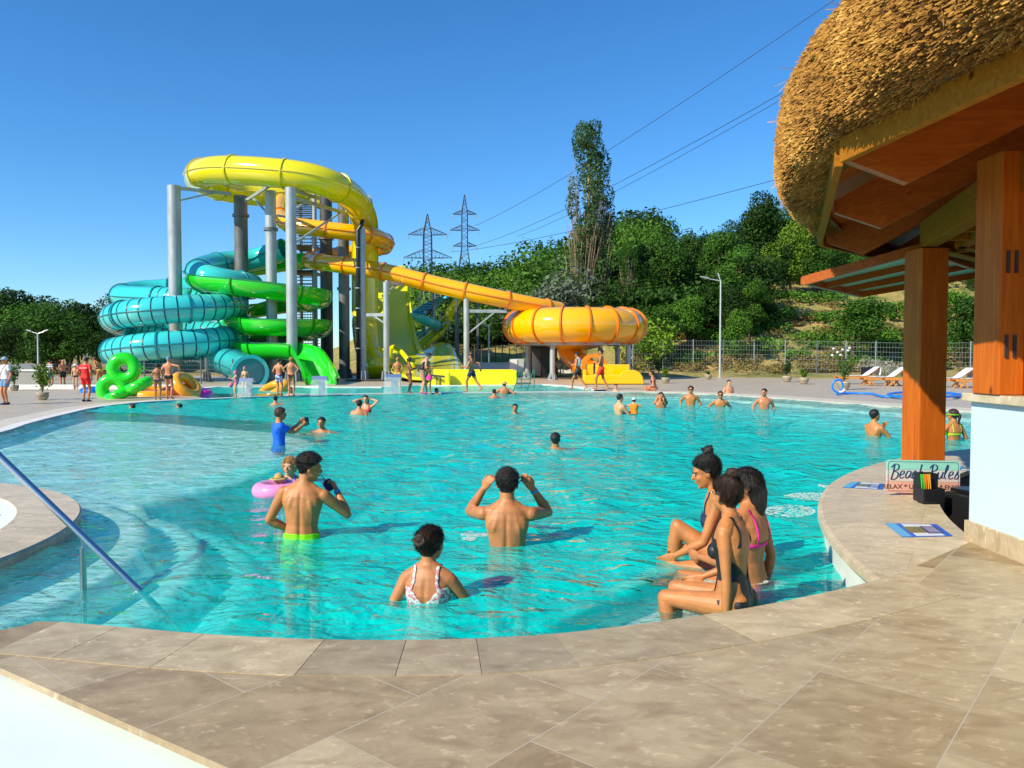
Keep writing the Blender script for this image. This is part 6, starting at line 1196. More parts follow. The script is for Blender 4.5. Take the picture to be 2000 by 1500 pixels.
def person(label, loc=None, yaw=0, H=1.72, sex='m', skin='tan', hair='black', style='short', pelvis=None, lean=0, side=0, twist=0, hyaw=0, hpitch=0, hroll=0, hl=None, hr=None, el=None, er=None, legs='stand', fl=None, fr=None, kl=None, kr=None, clothes=(), voxel=0.017, crown=None, face=True, group=None, cat='person', girth=1.0, floor=-1.2, band=None, curl=50, palm=None, near=False, build=1.0, extra=None, hips=0):
    """local frame: x right, y forward, z up, origin at the pelvis, metres at 1.75 m height. hl/hr: wrist targets from the chest; legs stand/sit/custom"""
    T = TOR_M if sex == 'm' else TOR_F; gw = girth
    Mt = rotm('Z', 0); Mc = rotm('Z', twist) @ rotm('Y', side) @ rotm('X', -lean)
    def spine(s):      # s height above pelvis along spine
        f = min(max(s / .5, 0), 1); M_ = rotm('Z', twist * f) @ rotm('Y', side * f) @ rotm('X', -lean * (0.35 + .65 * f)); return M_
    pts = [Vector((0, 0, 0))]; cur = Vector((0, 0, 0)); fr_ = {}
    ss = [-.075, -.03, 0, .03, .11, .20, .29, .38, .45, .505, .55, .585, .66]
    base = {}; prev = 0
    up0 = spine(0) @ Vector((0, 0, 1))
    for s in ss:
        if s <= 0: base[s] = up0 * s
        else: cur = cur + (spine((s + prev) / 2) @ Vector((0, 0, 1))) * (s - prev); prev = s; base[s] = cur.copy()
    def sp(s):
        k = sorted(base); 
        for a, b_ in zip(k, k[1:]):
            if a <= s <= b_: return base[a].lerp(base[b_], (s - a) / (b_ - a))
        return base[k[-1]]
    mb = MB()
    def loft(rings, k=22):
        vs = []; fs = []
        for c_, xa_, ya_, rx, ry in rings:
            for j in range(k):
                a = 2 * math.pi * j / k; ca_, sa_ = math.cos(a), math.sin(a); e_ = 0.86; cx_ = math.copysign(abs(ca_) ** e_, ca_); sy_ = math.copysign(abs(sa_) ** e_, sa_); vs.append(c_ + xa_ * rx * cx_ + ya_ * ry * sy_)
        n_ = len(rings)
        for i in range(n_ - 1):
            for j in range(k): a = i * k + j; b_ = i * k + (j + 1) % k; fs.append((a, b_, b_ + k, a + k))
        fs.append(tuple(range(k))[::-1]); fs.append(tuple((n_ - 1) * k + j for j in range(k))); mb.add(vs, fs)
    loft([(sp(s), spine(s) @ Vector((1, 0, 0)), spine(s) @ Vector((0, 1, 0)), rx * gw, ry * gw) for s, rx, ry in T])
    Cm = spine(.5); sh = sp(.475); X_, Y_, Z_ = Cm @ Vector((1, 0, 0)), Cm @ Vector((0, 1, 0)), Cm @ Vector((0, 0, 1))
    def limb(p_, r_, k=14):
        pts_ = [Vector(a) for a in p_]; q_ = [(*pts_[i], r_[i]) for i in range(len(pts_))]; mb.tube(pts_, r_, k); mb.ell(pts_[0], (r_[0],) * 3, 12); mb.ell(pts_[-1], (r_[-1],) * 3, 12)
    sw = .182 if sex == 'm' else .152; sw *= (1 + (gw - 1) * .6) * build; J = {}
    am = (1.0 if sex == 'm' else .84) * (0.55 + .45 * gw) * build
    # trapezius and pectoral / breast
    for s_ in (-1, 1):
        S_ = sh + X_ * s_ * sw; mb.tube([sp(.56) + Z_ * .02, sp(.50) + X_ * s_ * .10, S_], [.045, .055, .05], 12)
        if sex == 'f': mb.ell(sp(.345) + X_ * s_ * .068 + Y_ * .088, (.056, .048, .052), 14)
        else: mb.ell(sp(.40) + X_ * s_ * .085 + Y_ * .058, (.078, .05, .055), 14); mb.ell(sp(.40) + X_ * s_ * .09 - Y_ * .062, (.075, .04, .085), 14)
        mb.ell(sp(-.0) + X_ * s_ * .078 * gw - Y_ * .065 * gw, (.083 * gw, .068 * gw, .085), 14)
    def defh(s_): return sh + X_ * s_ * (sw + .06) - Z_ * .50 + Y_ * .04
    for s_, tgt, eh in ((-1, hl, el), (1, hr, er)):
        S_ = sh + X_ * s_ * sw; W = (sh + X_ * tgt[0] + Y_ * tgt[1] + Z_ * tgt[2]) if tgt is not None else defh(s_)
        E_, W = ik(S_, W, .285, .255, (X_ * eh[0] + Y_ * eh[1] + Z_ * eh[2]) if eh is not None else (X_ * s_ * .5 - Y_ * .8 - Z_ * .2)); J[('S', s_)] = S_; J[('E', s_)] = E_; J[('W', s_)] = W
        limb([S_, S_.lerp(E_, .3), S_.lerp(E_, .62), E_], [.056 * am, .053 * am, .046 * am, .038 * am]); limb([E_, E_.lerp(W, .28), E_.lerp(W, .65), W], [.038 * am, .043 * am, .034 * am, .0255 * am])
        d = (W - E_).normalized(); pn = Vector(palm[0 if s_ < 0 else 1]) if palm else (-X_ * s_); pn = X_ * pn.x + Y_ * pn.y + Z_ * pn.z if palm else pn
        pn = (pn - d * pn.dot(d)); pn = pn.normalized() if pn.length > .05 else d.orthogonal().normalized(); ac = d.cross(pn).normalized(); thumb_s = 1 if s_ > 0 else -1
        fr2 = (.0085 if near else .0115); Pm = W + d * .052
        loft([(W - d * .0, ac, pn, .026, .019), (W + d * .03, ac, pn, .036, .017), (W + d * .07, ac, pn, .042, .0165), (W + d * .092, ac, pn, .040, .0135)], 12)
        cu_ = curl if not isinstance(curl, (tuple, list)) else curl[0 if s_ < 0 else 1]
        for f_ in range(4):
            off = (f_ - 1.5) * .0205; L4 = (.072, .080, .075, .058)[f_]; p_ = W + d * .09 + ac * off; d2 = (d + ac * off * 2.2).normalized(); seq = [p_ - d * .02]; ang = 0; rr_ = [fr2 * 1.1]
            for j_, fl_ in enumerate((.45, .31, .26)):
                ang += R(cu_ * (.45, .85, .6)[j_] * (1 + .1 * f_)); v_ = d2 * math.cos(ang) + pn * math.sin(ang); p_ = p_ + v_ * L4 * fl_; seq.append(p_.copy()); rr_.append(fr2 * (1.02 - .1 * j_))
            limb(seq, rr_, 8)
        ts = -ac * 1.0 if (ac.cross(d)).dot(pn) > 0 else ac; ts = ac * (-1 if s_ > 0 else 1) if not palm else ac * (-1 if s_ > 0 else 1)
        p_ = W + d * .022 + ts * .022; v_ = (d * .62 + ts * .75 + pn * .25).normalized(); v2 = (d * .85 + ts * .25 + pn * .45).normalized(); limb([p_, p_ + v_ * .036, p_ + v_ * .036 + v2 * .03, p_ + v_ * .036 + v2 * .052], [.0145, .012, .0105, .009], 8)
        J[('H', s_)] = W + d * .06 + pn * .02; J[('d', s_)] = d; J[('pn', s_)] = pn
    # legs
    tg = (.088 if sex == 'm' else .092) * gw
    for s_, ft, kh in ((-1, fl, kl), (1, fr, kr)):
        Hh = Vector((s_ * .092 * (0.7 + .3 * gw), 0, -.01)); base_f = floor + .08
        if ft is not None: F_ = Vector(ft)
        elif legs == 'sit': F_ = Vector((s_ * .10, .42, -.42))
        else: F_ = Vector((s_ * .10, .0, max(base_f, -.84) if floor > -1.15 else -.83))
        K_, F_ = ik(Hh, F_, .43, .41, kh if kh is not None else (s_ * .15, 1, 0)); J[('K', s_)] = K_; J[('F', s_)] = F_; J[('P', s_)] = Hh
        limb([Hh + Vector((0, 0, 0)), Hh.lerp(K_, .3), Hh.lerp(K_, .7), K_], [tg, tg * .92, tg * .70, .054], 16); limb([K_, K_.lerp(F_, .3), K_.lerp(F_, .62), F_], [.053, .056, .044, .034], 14)
        cd = (F_ - K_).normalized(); toe = Vector((s_ * .12, 1, 0)); toe = (toe - cd * toe.dot(cd) * .7).normalized() if legs != 'pointed' else cd; heel = F_ - toe * .045 + cd * .045
        limb([heel, F_ + cd * .05 + toe * .05, F_ + cd * .062 + toe * .13, F_ + cd * .068 + toe * .19], [.032, .034, .032, .02], 10)
    # neck and head
    Mh = Cm @ rotm('X', lean * .75) @ rotm('Z', hyaw) @ rotm('X', hpitch) @ rotm('Y', hroll); nb = sp(.565); hc = nb + (Cm @ Vector((0, .012, .032 if sex == 'm' else .026))) + (Mh @ Vector((0, .018, .112)))
    nk = .056 if sex == 'm' else .047; limb([sp(.53), hc + Mh @ Vector((0, -.02, -.06))], [nk * 1.12, nk], 16)
    def hp(x_, y_, z_): return hc + Mh @ Vector((x_, y_, z_))
    hs_ = 1.0 if H > 1.35 else 1.75 / H * .80
    if H < 1.0: hs_ = 1.75 / H * .62
    def he(c_, r_, k=16): mb.ell(hc + Mh @ (Vector(c_) * hs_), tuple(x_ * hs_ for x_ in r_), k, Mh)
    he((0, -.012, .028), (.077, .097, .088), 22); he((0, .026, -.03), (.064, .068, .083), 20); he((0, .036, -.078), (.046, .048, .034)); he((0, .070, -.098), (.019, .02, .016), 12)
    for s_ in (-1, 1): he((s_ * .079, -.004, -.012), (.011, .02, .032), 10); he((s_ * .034, .062, -.028), (.026, .026, .024), 12); he((s_ * .033, .075, .026), (.026, .018, .011), 12)
    limb([hc + Mh @ (Vector((0, .092, .008)) * hs_), hc + Mh @ (Vector((0, .109, -.024)) * hs_)], [.009 * hs_, .0135 * hs_], 10); he((0, .086, -.058), (.024, .014, .011), 12)
    # merge to one skin
    me = mb.mesh('body_src', SK[skin]); tmp = bpy.data.objects.new('body_src', me); COL.objects.link(tmp)
    rm = tmp.modifiers.new('r', 'REMESH'); rm.mode = 'VOXEL'; rm.voxel_size = voxel; rm.use_smooth_shade = True; sm = tmp.modifiers.new('s', 'SMOOTH'); sm.factor = .55; sm.iterations = 5 if near else 2
    body = bpy.data.meshes.new_from_object(tmp.evaluated_get(bpy.context.evaluated_depsgraph_get())); bpy.data.objects.remove(tmp); body.name = 'person'
    n = len(body.vertices); co = np.empty(n * 3, np.float32); body.vertices.foreach_get('co', co); co = co.reshape(-1, 3).astype(float)
    Ci = np.array(Cm.transposed()); 
    # torso coordinates: nearest sample along the spine
    sps = np.linspace(-.09, .60, 70); spp = np.array([tuple(sp(s) if s > -.075 else base[-.075]) for s in sps]); spx = np.array([tuple(spine(max(s, 0)) @ Vector((1, 0, 0))) for s in sps]); spy = np.array([tuple(spine(max(s, 0)) @ Vector((0, 1, 0))) for s in sps]); spz = np.array([tuple(spine(max(s, 0)) @ Vector((0, 0, 1))) for s in sps])
    rel = co[:, None, :] - spp[None]; al = np.abs((rel * spz[None]).sum(-1)); ix = al.argmin(1); ar = np.arange(n); r0 = rel[ar, ix]; U = (r0 * spx[ix]).sum(1); Wd = (r0 * spy[ix]).sum(1); Sv = sps[ix] + (r0 * spz[ix]).sum(1)
    def segd(a, b_):
        a = np.array(a); b_ = np.array(b_); d = b_ - a; t_ = np.clip(((co - a) @ d) / (d @ d), 0, 1); return np.linalg.norm(co - a - t_[:, None] * d, axis=1), t_
    names = []; ds = []; ts_ = []
    dt_ = np.sqrt((U / .15) ** 2 + (Wd / .10) ** 2) * .085; dt_ = np.where((Sv < -.1) | (Sv > .6), 9, dt_); names.append('T'); ds.append(dt_); ts_.append(Sv)
    for nm, a, b_, r_ in [('Ul', J[('S', -1)], J[('E', -1)], .05), ('Ur', J[('S', 1)], J[('E', 1)], .05), ('Fl', J[('E', -1)], J[('W', -1)] + J[('d', -1)] * .15, .04), ('Fr', J[('E', 1)], J[('W', 1)] + J[('d', 1)] * .15, .04), ('Ll', J[('P', -1)], J[('K', -1)], .07), ('Lr', J[('P', 1)], J[('K', 1)], .07), ('Cl', J[('K', -1)], J[('F', -1)], .05), ('Cr', J[('K', 1)], J[('F', 1)], .05)]:
        d_, t_ = segd(tuple(a), tuple(b_)); names.append(nm); ds.append(d_ / r_ * .085); ts_.append(t_)
    Hd = (co - np.array(hc)) @ np.array(Mh) / hs_; dh = np.linalg.norm(Hd / np.array([.09, .11, .12]), axis=1); names.append('H'); ds.append(np.where((dh < 1.25) & (Hd[:, 2] > -.125), .01, 9)); ts_.append(Hd[:, 2])
    ds = np.array(ds); bone = ds.argmin(0); isb = lambda k: bone == names.index(k); tb_ = lambda k: ts_[names.index(k)]
    if near:   # spine groove, shoulder blades, buttock cleft
        nr = np.empty(n * 3, np.float32); body.vertices.foreach_get('normal', nr); nr = nr.reshape(-1, 3)
        back = (Wd < 0) & isb('T'); g = np.exp(-(U / .014) ** 2) * np.clip((Sv - .02) / .05, 0, 1) * np.clip((.5 - Sv) / .06, 0, 1) * back * (.008 if sex == 'm' else .005)
        er_ = np.exp(-((np.abs(U) - .04) / .022) ** 2) * np.clip((.34 - Sv) / .1, 0, 1) * np.clip((Sv - .02) / .06, 0, 1) * back * .005 * (1 if sex == 'm' else .5)
        sb_ = np.exp(-((np.abs(U) - .085 - (.42 - Sv) * .25) / .018) ** 2) * np.exp(-((Sv - .385) / .055) ** 2) * back * (.010 if sex == 'm' else .006)
        dis = sb_ + er_ - g; co = co + nr * dis[:, None]; body.vertices.foreach_set('co', co.astype(np.float32).ravel()); body.update()
    fe = np.array([p_.vertices[:] + (p_.vertices[0],) * (4 - len(p_.vertices)) if len(p_.vertices) < 4 else p_.vertices[:4] for p_ in body.polygons]); nr = np.empty(n * 3, np.float32); body.vertices.foreach_get('normal', nr); nr = nr.reshape(-1, 3)
    scale = H / 1.75; root = bpy.data.objects.new('person', body); COL.objects.link(root); body.materials.clear(); body.materials.append(SK[skin])
    tag(root, label, cat, group)
    # place: crown height or feet
    top = hc.z + (Mh @ Vector((0, 0, .118))).z * hs_ ; loc = Vector(loc)
    ydir = rotm('Z', yaw)
    hx = ydir @ (hc * scale)
    if crown is not None: z_ = crown - top * scale; x0_ = loc.x - hx.x * hips; y0_ = loc.y - hx.y * hips
    else: z_ = loc.z - (min(J[('F', -1)].z, J[('F', 1)].z) - .082) * scale; x0_, y0_ = loc.x, loc.y
    root.location = (x0_, y0_, z_); root.rotation_euler = (0, 0, R(yaw)); root.scale = (scale,) * 3
    def patch_(name, g, thick, m, fn=None, solid=0.0):
        """g>0 selects skin vertices; offset grows from the hem inwards"""
        sel = g > 0; fk = sel[fe].all(1)
        if fk.sum() < 3: return None
        f2 = fe[fk]; used = np.unique(f2); rp = -np.ones(n, int); rp[used] = np.arange(len(used)); off = np.full(len(used), float(thick)) if np.isscalar(thick) else thick[used]
        V = co[used] + nr[used] * (off * (np.clip(g[used] / .02, 0.15, 1) if solid == 0 else 1.0))[:, None]
        if fn is not None: V = V + fn(V)
        me_ = npmesh(name, V, rp[f2], m); o = bpy.data.objects.new(name, me_); COL.objects.link(o); o.parent = root
        if solid: s_ = o.modifiers.new('thickness', 'SOLIDIFY'); s_.thickness = solid; s_.offset = 0
        return o
    one = np.ones(n)
    fmin = lambda *a: np.minimum.reduce(a)
    Tz = isb('T'); thL, thR = isb('Ll'), isb('Lr'); tL, tR = tb_('Ll'), tb_('Lr'); hips_ = Tz | thL | thR
    fz = lambda tt, mask, lim: np.where(mask, lim - tt, 0)
    def shorts(top_, lim, m, loose=.012, name='swim_shorts'):
        g = np.where(Tz, top_ - Sv, np.where(thL, lim - tL, np.where(thR, lim - tR, -1))); th_ = np.where(Tz, .007, .007 + loose * np.clip(np.where(thL, tL, tR) / .5, 0, 1.2)); return patch_(name, g, th_, m, solid=.004)
    fold = np.abs(U)
    for c_ in clothes:
        k = c_[0]; m = CL[c_[1]]
        if k == 'shorts': shorts(c_[2] if len(c_) > 2 else .10, c_[3] if len(c_) > 3 else .55, m)
        elif k == 'trunks': shorts(.06, .16, m, .002, 'swim_trunks')
        elif k == 'bottom':
            lo = np.where(thL, .05 - tL, np.where(thR, .05 - tR, 1)); vb = -.095 + np.abs(U) * (.75 if c_[2:] == ('thong',) else .62); g = np.where(hips_, np.minimum(.055 - Sv, Sv - vb), -1); g = np.where(np.isin(bone, [names.index('Ll'), names.index('Lr')]), np.minimum(g, .07 - np.where(thL, tL, tR) + .03), g); patch_('bikini_bottom', g, .006, m, solid=.003)
        elif k == 'top':
            g = np.where(Tz & (Wd > -.02), np.minimum(.065 - np.abs(Sv - .345), one), np.where(Tz, .017 - np.abs(Sv - .325), -1)); patch_('bikini_top', g, .005, m, solid=.003)
            for s_ in (-1, 1):
                for w_ in (-1, 1): g = np.where((Tz | isb('Ul') | isb('Ur')) & (Sv > .35) & (Sv < .56) & (U * s_ > 0) & ((Wd * w_ > 0) | ((w_ > 0) & (Sv > .5))), .011 - np.abs(np.abs(U) - .085), -1) if len(c_) < 3 and w_ > 0 or (len(c_) < 3 and w_ < 0) else -one; patch_('bikini_strap', g, .006, m, solid=.003)
        elif k == 'swimsuit':
            neck = .40 + np.clip(np.abs(U) - .03, 0, .1) * 1.0; low = c_[2] if len(c_) > 2 else .30; gb = np.where(Wd < 0, np.minimum(low + np.abs(U) * 1.1, .44) - Sv, np.minimum(.40 + np.abs(U) * .3, .44) - Sv); vb = -.095 + np.abs(U) * .62
            g = np.where(hips_, np.minimum(gb, Sv - vb), -1); g = np.where(thL | thR, -1, g)
            if len(c_) > 3: g = np.where((Sv > .045) & (Sv < .16) & Tz, np.minimum(g, c_[3](U, Wd, Sv)), g)
            patch_('swimsuit', g, .005, m, solid=.003)
            for s_ in (-1, 1): g = np.where((Tz | isb('Ul') | isb('Ur')) & (Sv > .38) & (Sv < .57) & (U * s_ > 0), .012 - np.abs(np.abs(U) - (.078 + np.clip(.47 - Sv, 0, 1) * .35)), -1); patch_('swimsuit_strap', g, .006, m, solid=.003)
        elif k == 'tee':
            g = np.where(Tz, np.minimum(.535 - Sv, Sv - (c_[2] if len(c_) > 2 else -.04)), np.where(isb('Ul'), .55 - tb_('Ul'), np.where(isb('Ur'), .55 - tb_('Ur'), np.where(thL | thR, np.where((thL & (tL < .05)) | (thR & (tR < .05)), .02, -1) if len(c_) < 3 else -1, -1)))); patch_('t_shirt', g, .014, m, solid=.006)
        elif k == 'skirt':
            ring_ = []; mbs = MB(); vs = []; kk = 40
            for s, rx, ry in ((.07, .155, .11), (.0, .19, .14), (-.10, .235, .19), (-.16, .25, .21)):
                for j in range(kk): a = 2 * math.pi * j / kk; w2 = 1 + .06 * math.sin(a * 9) * (1 if s < 0 else 0); vs.append(up0 * s + spine(0) @ Vector((rx * w2 * math.cos(a), ry * w2 * math.sin(a), 0)))
            mbs.add(vs, [(i * kk + j, i * kk + (j + 1) % kk, (i + 1) * kk + (j + 1) % kk, (i + 1) * kk + j) for i in range(3) for j in range(kk)]); mbs.build('skirt', m, root, smooth=True)
        elif k == 'sleeve': g = np.where(isb('Ur') | isb('Fr'), 1, -1)
        elif k == 'towel':
            g = np.where(Tz & (Sv > .2) & (Sv < .56) & ((U > -.02) | (Wd < .02)), np.minimum(.56 - Sv, Sv - .2), np.where(isb('Ur') & (tb_('Ur') < .7), .02, -1)); patch_('towel', g, .03, m, solid=.012)
        elif k == 'vest': g = np.where(Tz, np.minimum(.52 - Sv, Sv - .02), -1); patch_('life_vest', g, .05, m, solid=.02)
        elif k == 'bagstrap':
            d_ = np.abs((U + .0) * .8 + (Sv - .30) * .6); g = np.where(Tz & (Sv > 0.02), .022 - d_, -1); patch_('shoulder_strap', g, .02, m, solid=.004)
        elif k == 'hangtowel':
            mbs = MB(); W_ = J[('H', 1)]; vs = []
            for r2 in range(8):
                for j in range(9): vs.append(W_ + Vector(((j / 8 - .5) * (.14 + .02 * r2), .03 * math.sin(j * 1.7 + r2 * .3), -.07 * r2)))
            mbs.add(vs, [(r2 * 9 + j, r2 * 9 + j + 1, r2 * 9 + j + 10, r2 * 9 + j + 9) for r2 in range(7) for j in range(8)]); o = mbs.build('towel', m, root, smooth=True); s_ = o.modifiers.new('t', 'SOLIDIFY'); s_.thickness = .02
        elif k in ('shoes', 'flipflops'):
            for q_, s_ in (('Cl', -1), ('Cr', 1)):
                F_ = np.array(J[('F', s_)]); g = np.where((np.linalg.norm(co - F_ - np.array([0, .05, -.06]), axis=1) < .19) & (co[:, 2] < F_[2] - (.0 if k == 'shoes' else .055)), .02, -1); patch_('shoe', g, .010, m, solid=.006)
        elif k in ('cap', 'sunhat', 'swimcap', 'knitcap'):
            g = np.where(isb('H'), Hd[:, 2] - (.035 if k != 'swimcap' else np.where(Hd[:, 1] > .03, .05, -.03)), -1); o = patch_('cap' if k != 'sunhat' else 'hat', g, .022 if k != 'swimcap' else .012, m, solid=.006)
            if k in ('cap', 'sunhat') and o:
                mbs = MB(); a0_, a1_ = (-70, 250) if False else (0, 360); br_ = .085 if k == 'sunhat' else .07; vs = []; kk = 28
                rng_ = range(kk) if k == 'sunhat' else range(int(kk * .5) + 1)
                for j in rng_:
                    a = 2 * math.pi * j / kk; x_, y_ = math.cos(a), math.sin(a); ext = br_ if k == 'sunhat' else br_ * max(0, y_) ** .7; vs += [hc + Mh @ (Vector((.098 * x_, .118 * y_ - .01, .045)) * hs_), hc + Mh @ (Vector(((.098 + ext * (.9 if k == 'sunhat' else .15)) * x_, (.118 + ext) * y_ - .01, .045 - .022)) * hs_)]
                nn_ = len(vs) // 2; mbs.add(vs, [(2 * j, 2 * j + 1, 2 * ((j + 1) % nn_) + 1, 2 * ((j + 1) % nn_)) for j in range(nn_ if k == 'sunhat' else nn_ - 1)]); b2 = mbs.build('brim', m, o, smooth=True); s_ = b2.modifiers.new('t', 'SOLIDIFY'); s_.thickness = .006
        elif k == 'shades':
            mbs = MB(); 
            for s_ in (-1, 1): mbs.ell(hp(s_ * .033, .098, .006), (.028, .012, .019), 12, Mh)
            mbs.beam(hp(-.02, .105, .012), hp(.02, .105, .012), .006, .006); 
            for s_ in (-1, 1): mbs.beam(hp(s_ * .06, .09, .01), hp(s_ * .086, -.0, .008), .006, .006)
            mbs.build('sunglasses', M_lens, root)
        elif k == 'goggles': g = np.where(isb('H') & (Hd[:, 2] > -.1), .008 - np.abs(Hd[:, 2] - .012), -1); patch_('goggle_strap', g, .020, m, solid=.004)
        elif k == 'sleevedark':
            g = np.where(isb('Fr') & (tb_('Fr') < .6) & (tb_('Fr') > .02), .05, -1); patch_('forearm_sleeve', g, .003, m, solid=.002)
    # hair
    if hair:
        hx_, hy_, hz_ = Hd[:, 0], Hd[:, 1], Hd[:, 2]
        line = np.interp(hy_, [-.12, -.05, -.02, .01, .05, .075, .12], [-.075 if style != 'buzz' else -.05, -.062, -.01, .02, .045, .066, .075])
        if style in ('bun', 'long', 'topknot', 'pony', 'bob'): line = np.interp(hy_, [-.12, -.04, 0.0, .03, .06, .08, .12], [-.085, -.075, -.01, .03, .05, .068, .078])
        g = np.where(isb('H') & (np.abs(hx_) < .086), hz_ - line, -1); th_ = {'short': .013, 'buzz': .006, 'fade': .02, 'mop': .024}.get(style, .014)
        if style == 'fade': tk = np.where(hz_ > .045, .026 + .006 * np.sin(hx_ * 130) * np.sin(hy_ * 110), .003)
        elif style == 'mop': tk = th_ + .007 * np.sin(hx_ * 120 + hy_ * 60) * np.sin(hz_ * 90)
        elif style == 'short': tk = np.where(hz_ > .035, .015 + .003 * np.sin(hx_ * 150) * np.sin(hy_ * 120), .0035)
        else: tk = one * th_ + .003 * np.sin(hx_ * 190)
        o = patch_('hair', g, tk * hs_, HR[hair])
        if o is not None:
            if near:
                hm = o.data; nf = len(hm.polygons); hv = np.empty(len(hm.vertices) * 3, np.float32); hm.vertices.foreach_get('co', hv); hv = hv.reshape(-1, 3); hq = np.empty(nf * 4, np.int32); hm.polygons.foreach_get('vertices', hq) if len(hm.loops) == nf * 4 else None; hq = hq.reshape(-1, 4); hn = np.empty(nf * 3, np.float32); hm.polygons.foreach_get('normal', hn); hn = hn.reshape(-1, 3)
                rs = np.random.RandomState(int(abs(yaw)) + 3); NSt = 5200; fi = rs.randint(0, nf, NSt); u_ = rs.rand(NSt, 2)[:, :, None]; q_ = hv[hq[fi]]; p0_ = (q_[:, 0] * (1 - u_[:, 0]) + q_[:, 1] * u_[:, 0]) * (1 - u_[:, 1]) + (q_[:, 3] * (1 - u_[:, 0]) + q_[:, 2] * u_[:, 0]) * u_[:, 1]; nn_ = hn[fi]
                tgt_ = {'bun': (-.012, -.105, .035), 'topknot': (0, -.055, .10), 'long': (0, -.09, -.2), 'bob': (0, -.05, -.14), 'short': (.03, .2, .2), 'fade': (.05, .25, .12)}.get(style, (0, 0, -.2)); dr = np.array(hp(*tgt_)) - p0_; dr = dr - nn_ * (dr * nn_).sum(1)[:, None]; dr /= np.linalg.norm(dr, axis=1)[:, None] + 1e-6; jit = .22 if style in ('bun', 'topknot', 'long', 'bob') else .8; dr = dr + rs.normal(0, jit, dr.shape); dr /= np.linalg.norm(dr, axis=1)[:, None]
                Ls = (rs.uniform(.02, .055, NSt) if jit < .5 else rs.uniform(.010, .024, NSt))[:, None]; fly = (rs.rand(NSt) < .05)[:, None]; lift = np.where(fly, .35, .08 if jit < .5 else .45); wd_ = np.cross(dr, nn_); wd_ /= np.linalg.norm(wd_, axis=1)[:, None] + 1e-6; ww = .0011
                p1_ = p0_ + dr * Ls * .5 + nn_ * Ls * lift * .5 + nn_ * .001; p2_ = p0_ + dr * Ls + nn_ * Ls * lift * np.where(fly, 1.0, .55); VV = np.stack([p0_ - wd_ * ww, p0_ + wd_ * ww, p1_ + wd_ * ww, p1_ - wd_ * ww, p2_ + wd_ * ww * .3, p2_ - wd_ * ww * .3], 1).reshape(-1, 3); bi = np.arange(NSt)[:, None] * 6; QQ = np.concatenate([bi + np.array([[0, 1, 2, 3]]), bi + np.array([[3, 2, 4, 5]])], 1).reshape(-1, 4)
                npobj('strands', npmesh('strands', VV, QQ, HR[hair], smooth=False), o)
            mbs = MB()
            if style == 'bun': mbs.ell(hp(-.012, -.105, .035), (.042, .034, .040), 14); mbs.lathe([(.036, 0)], (0, 0, 0), 4) if False else None; mbs.tube([hp(.02, -.12, .06), hp(.03, -.13, .03), hp(.0, -.14, .01), hp(-.035, -.135, .02), hp(-.04, -.125, .055), hp(-.01, -.12, .075), hp(.02, -.12, .06)], .014, 8)
            if style == 'topknot': mbs.ell(hp(0, -.06, .150), (.040, .040, .038), 16); mbs.tube([hp(0, -.055, .09), hp(0, -.06, .13)], .024, 10); mbs.tube([hp(.035, -.04, .15), hp(.02, -.09, .17), hp(-.03, -.08, .165), hp(-.03, -.03, .145), hp(.01, -.02, .17)], .013, 8)
            if style == 'crownbun': pass
            if style == 'pony': mbs.tube([hp(.0, -.10, .03), hp(.01, -.135, .0), hp(.015, -.12, -.09), hp(.02, -.10, -.2)], [.028, .03, .024, .008], 10)
            if style == 'long': mbs.tube([hp(0, -.05, .03), hp(0, -.075, -.05), hp(0, -.085, -.14), hp(0, -.08, -.26)], [.075, .075, .06, .02], 14)
            if style == 'bob': 
                for s_ in (-1, 1): mbs.tube([hp(s_ * .055, .02, .06), hp(s_ * .082, .01, 0), hp(s_ * .075, -.005, -.075)], [.03, .024, .014], 10)
                mbs.tube([hp(0, -.06, .03), hp(0, -.08, -.06)], [.075, .05], 12)
            if mbs.v: mbs.build('hair_bun' if style in ('bun', 'topknot') else ('ponytail' if style == 'pony' else 'hair_length'), HR[hair], o, smooth=True)
    if face:
        for s_ in (-1, 1):
            m2 = MB(); m2.ell(hc + Mh @ (Vector((s_ * .032, .0875, .006)) * hs_), (.0125 * hs_, .006 * hs_, .006 * hs_), 10, Mh); o = m2.build('eye', M_eyew if near else M_eye, root, smooth=True)
            if near: m3 = MB(); m3.ell(hc + Mh @ (Vector((s_ * .032, .0915, .006)) * hs_), (.0058 * hs_, .003 * hs_, .0056 * hs_), 10, Mh); m3.build('iris', M_eye, o, smooth=True)
            m2 = MB(); m2.tube([hc + Mh @ (Vector((s_ * .016, .0965, .022)) * hs_), hc + Mh @ (Vector((s_ * .034, .0955, .029)) * hs_), hc + Mh @ (Vector((s_ * .052, .0835, .023)) * hs_)], .003 * hs_, 6); m2.build('eyebrow', HR[hair or 'brown'], root)
        m2 = MB(); m2.ell(hc + Mh @ (Vector((0, .098, -.058)) * hs_), (.022 * hs_, .006 * hs_, .0075 * hs_), 10, Mh); m2.build('mouth', M_lip, root, smooth=True)
    if band:
        s_ = -1 if 'l' in band else 1
        W = J[('W', s_)]; d = J[('d', s_)]; m2 = MB(); m2.tube([W - d * .028, W - d * .010], .031 * (1 if sex == 'm' else .9), 16); m2.build('wristband', M_band_b, root)
    root['_top'] = top; del root['_top']
    return root, {k: (ydir @ (v * scale)) + Vector(root.location) for k, v in J.items() if k[0] in 'SEWHKFP'}, {k: ydir @ v for k, v in J.items() if k[0] in ('d', 'pn')}, hc
def wp(px_, yw, ycr, label, **k):
    """person standing in the water: pixel column, waterline, crown"""
    g = G(px_, yw, 0); return person(label, loc=(g.x, g.y, 0), crown=zat(ycr, g.y), hips=1.0, **k)
